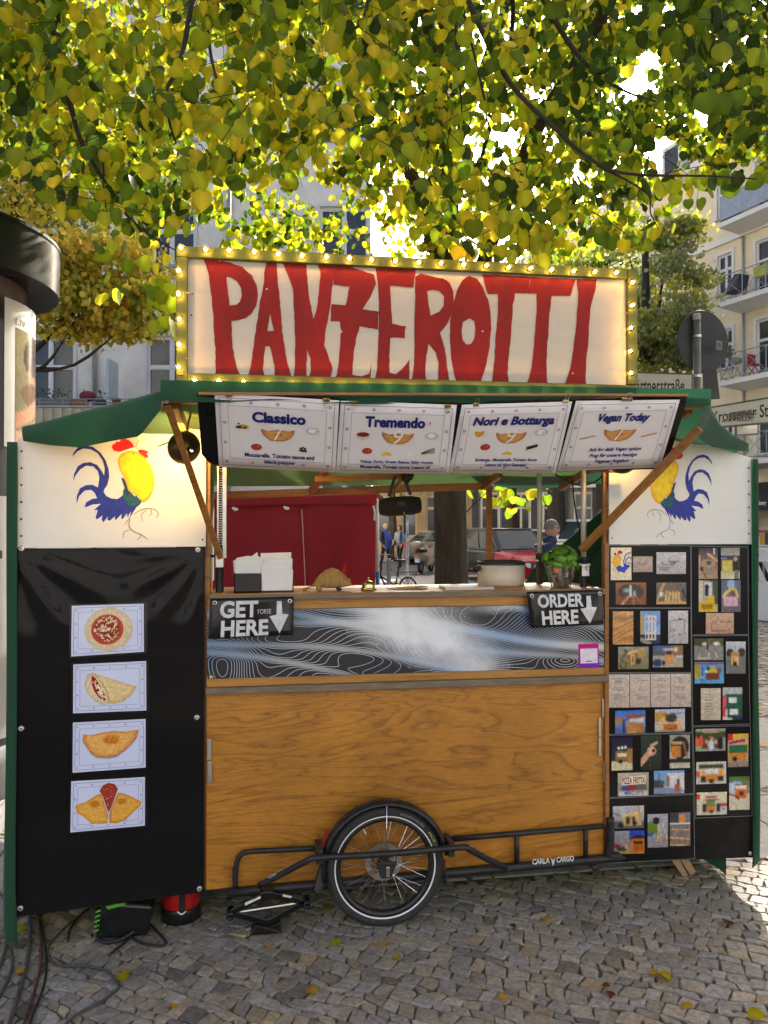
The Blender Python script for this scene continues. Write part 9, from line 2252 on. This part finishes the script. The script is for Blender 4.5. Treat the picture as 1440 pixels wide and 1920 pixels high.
far_tree('street_tree', 'orange and green autumn tree before the pale house, left of the sign', 20, 13.0, .16,
   [(A(150, 585, 12.5), (.95, .9, .42), .22), (A(60, 420, 13), (1.1, 1, .8), .16), (A(265, 580, 12.3), (.5, .7, .42), .15), (A(210, 500, 12.6), (.9, .8, .6), .20), (A(100, 505, 12.8), (.7, .8, .5), .12), (A(120, 300, 13.5), (1.6, 1.2, 1.0), .15)], ('lit_orange', 'sun', 'lit_olive', 'green'), (.32, .22, .32, .14), 12000, .085)
far_tree('street_tree', 'grey green tree between the lit sign and the yellow house', 1215, 19.0, .2,
   [(A(1240, 560, 19), (1.0, 1.2, 1.3), .34), (A(1200, 650, 18.6), (.9, 1, .8), .24), (A(1270, 640, 19), (.55, 1, .8), .16), (A(1260, 460, 19.5), (.7, 1, .8), .16), (A(1180, 480, 20), (.9, 1, 1.0), .10)], ('greygreen', 'olive', 'green', 'yellow'), (.6, .22, .10, .08), 9000, .10)
for (x, d, r_, lab) in ((958, 31, .24, 'dark tree trunk in front of the grey storefront, left one'), (1042, 29, .36, 'thick dark tree trunk in front of the grey storefront'), (1128, 30, .26, 'dark tree trunk beside the right door edge')):
 far_tree('street_tree', lab, x, d, r_, [(A(x, 650, d), (3.0, 3, 1.8), .5), (A(x + 40, 540, d), (2.6, 2.5, 1.6), .5)], ('green', 'olive', 'dark', 'yellow'), (.4, .3, .2, .1), 2600, .14)
far_tree('street_tree', 'green tree far down the street behind the speaker', 735, 36, .2, [(A(740, 900, 36), (2.2, 1.5, .9), .5), (A(770, 850, 36), (2.2, 1.5, 1.2), .5)], ('green', 'olive', 'greygreen'), (.4, .3, .3), 2200, .15)
fl_ = [(230, 1834, .05, 'yellow', 'beside the long winding cable'), (617, 1702, .05, 'olive', 'just left of the wheel'), (632, 1769, .04, 'yellow', 'below the left side of the wheel'), (708, 1772, .03, 'orange', 'left one of a close pair below the wheel'), (724, 1771, .03, 'orange', 'right one of a close pair below the wheel'), (745, 1797, .03, 'yellow', 'alone below the hub of the wheel'), (585, 1861, .05, 'orange', 'near the bottom edge, left of the wheel'), (1247, 1832, .05, 'yellow', 'touching an orange leaf at lower right'), (1228, 1827, .04, 'orange', 'touching a yellow leaf at lower right'), (1290, 1888, .04, 'orange', 'at lower right near the bottom edge'), (1419, 1907, .06, 'yellow', 'in the bottom right corner'), (1364, 1731, .05, 'rust', 'below the outer edge of the right door'), (1023, 1725, .04, 'orange', 'below the lettered frame tube'), (962, 1738, .03, 'rust', 'right of the wheel, two stones from it'), (1195, 1656, .04, 'lime', 'just below the snapshot sheets'), (328, 1888, .03, 'orange', 'near the bottom edge, right of the cables'), (1000, 1652, .03, 'rust', 'in the shade under the lettered tube'), (943, 1871, .03, 'orange', 'near the bottom edge, right of the wheel'), (38, 1823, .04, 'orange', 'between the cables at lower left'), (60, 1718, .05, 'yellow', 'under the left door corner, middle one'), (84, 1722, .05, 'yellow', 'under the left door corner, nearest the tool case'), (38, 1744, .05, 'yellow', 'under the left door corner, nearest the curtain'), (12, 1560, .05, 'yellow', 'left of the green curtain, nearer one'), (10, 1475, .05, 'orange', 'left of the green curtain, farther one'), (1425, 1330, .06, 'orange', 'on the sunlit path, farthest of three'), (1430, 1398, .06, 'orange', 'on the sunlit path, middle of three'), (1434, 1480, .05, 'rust', 'on the sunlit path, nearest of three'), (1136, 1850, .03, 'rust', 'lower right, left one of a rust pair'), (505, 1778, .03, 'orange', 'in front of the scissor jack'), (1143, 1865, .035, 'rust', 'lower right, right one of a rust pair')]
PAL['rust'] = np.array((.26, .08, .03))
fm = {}
for i, (x, y, s_, cn, where) in enumerate(fl_):
 if cn not in fm:
  mb = MB(); mb.add([(a, c + .45, abs(a) * .35 + .10 * (c + .45) ** 2) for a, c, z in LT], LFA, 0, [tuple(PAL[cn] * k) for k in (1.1, 1.1, .8, .9, .8, .7, .8, .85, .9, .8, .75, .8, .9, 1.0)])
  mb.tube([(0, .45, 0), (.05, .8, .04)], .015, 4, col=tuple(PAL[cn] * .6))
  o = mb.build('fallen_leaf', m_leaf, org=(0, 0, 0), normals=False, smooth=True); fm[cn] = o.data
 else:
  o = bpy.data.objects.new('fallen_leaf', fm[cn]); COL.objects.link(o)
 p = onZ(x, y, .004); o.location = p + V((0, 0, .003)); s_ *= 1.0; o.scale = (s_, s_, s_); o.rotation_euler = (rs.uniform(-.25, .25), rs.uniform(-.25, .25), rs.uniform(0, 6.28))
 word = {'yellow': 'yellow', 'olive': 'olive', 'orange': 'orange brown', 'rust': 'rust brown', 'lime': 'yellow green'}[cn]
 tag(o, 'fallen %s leaf %s' % (word, where), 'leaf', 'fallen %s leaves' % word)
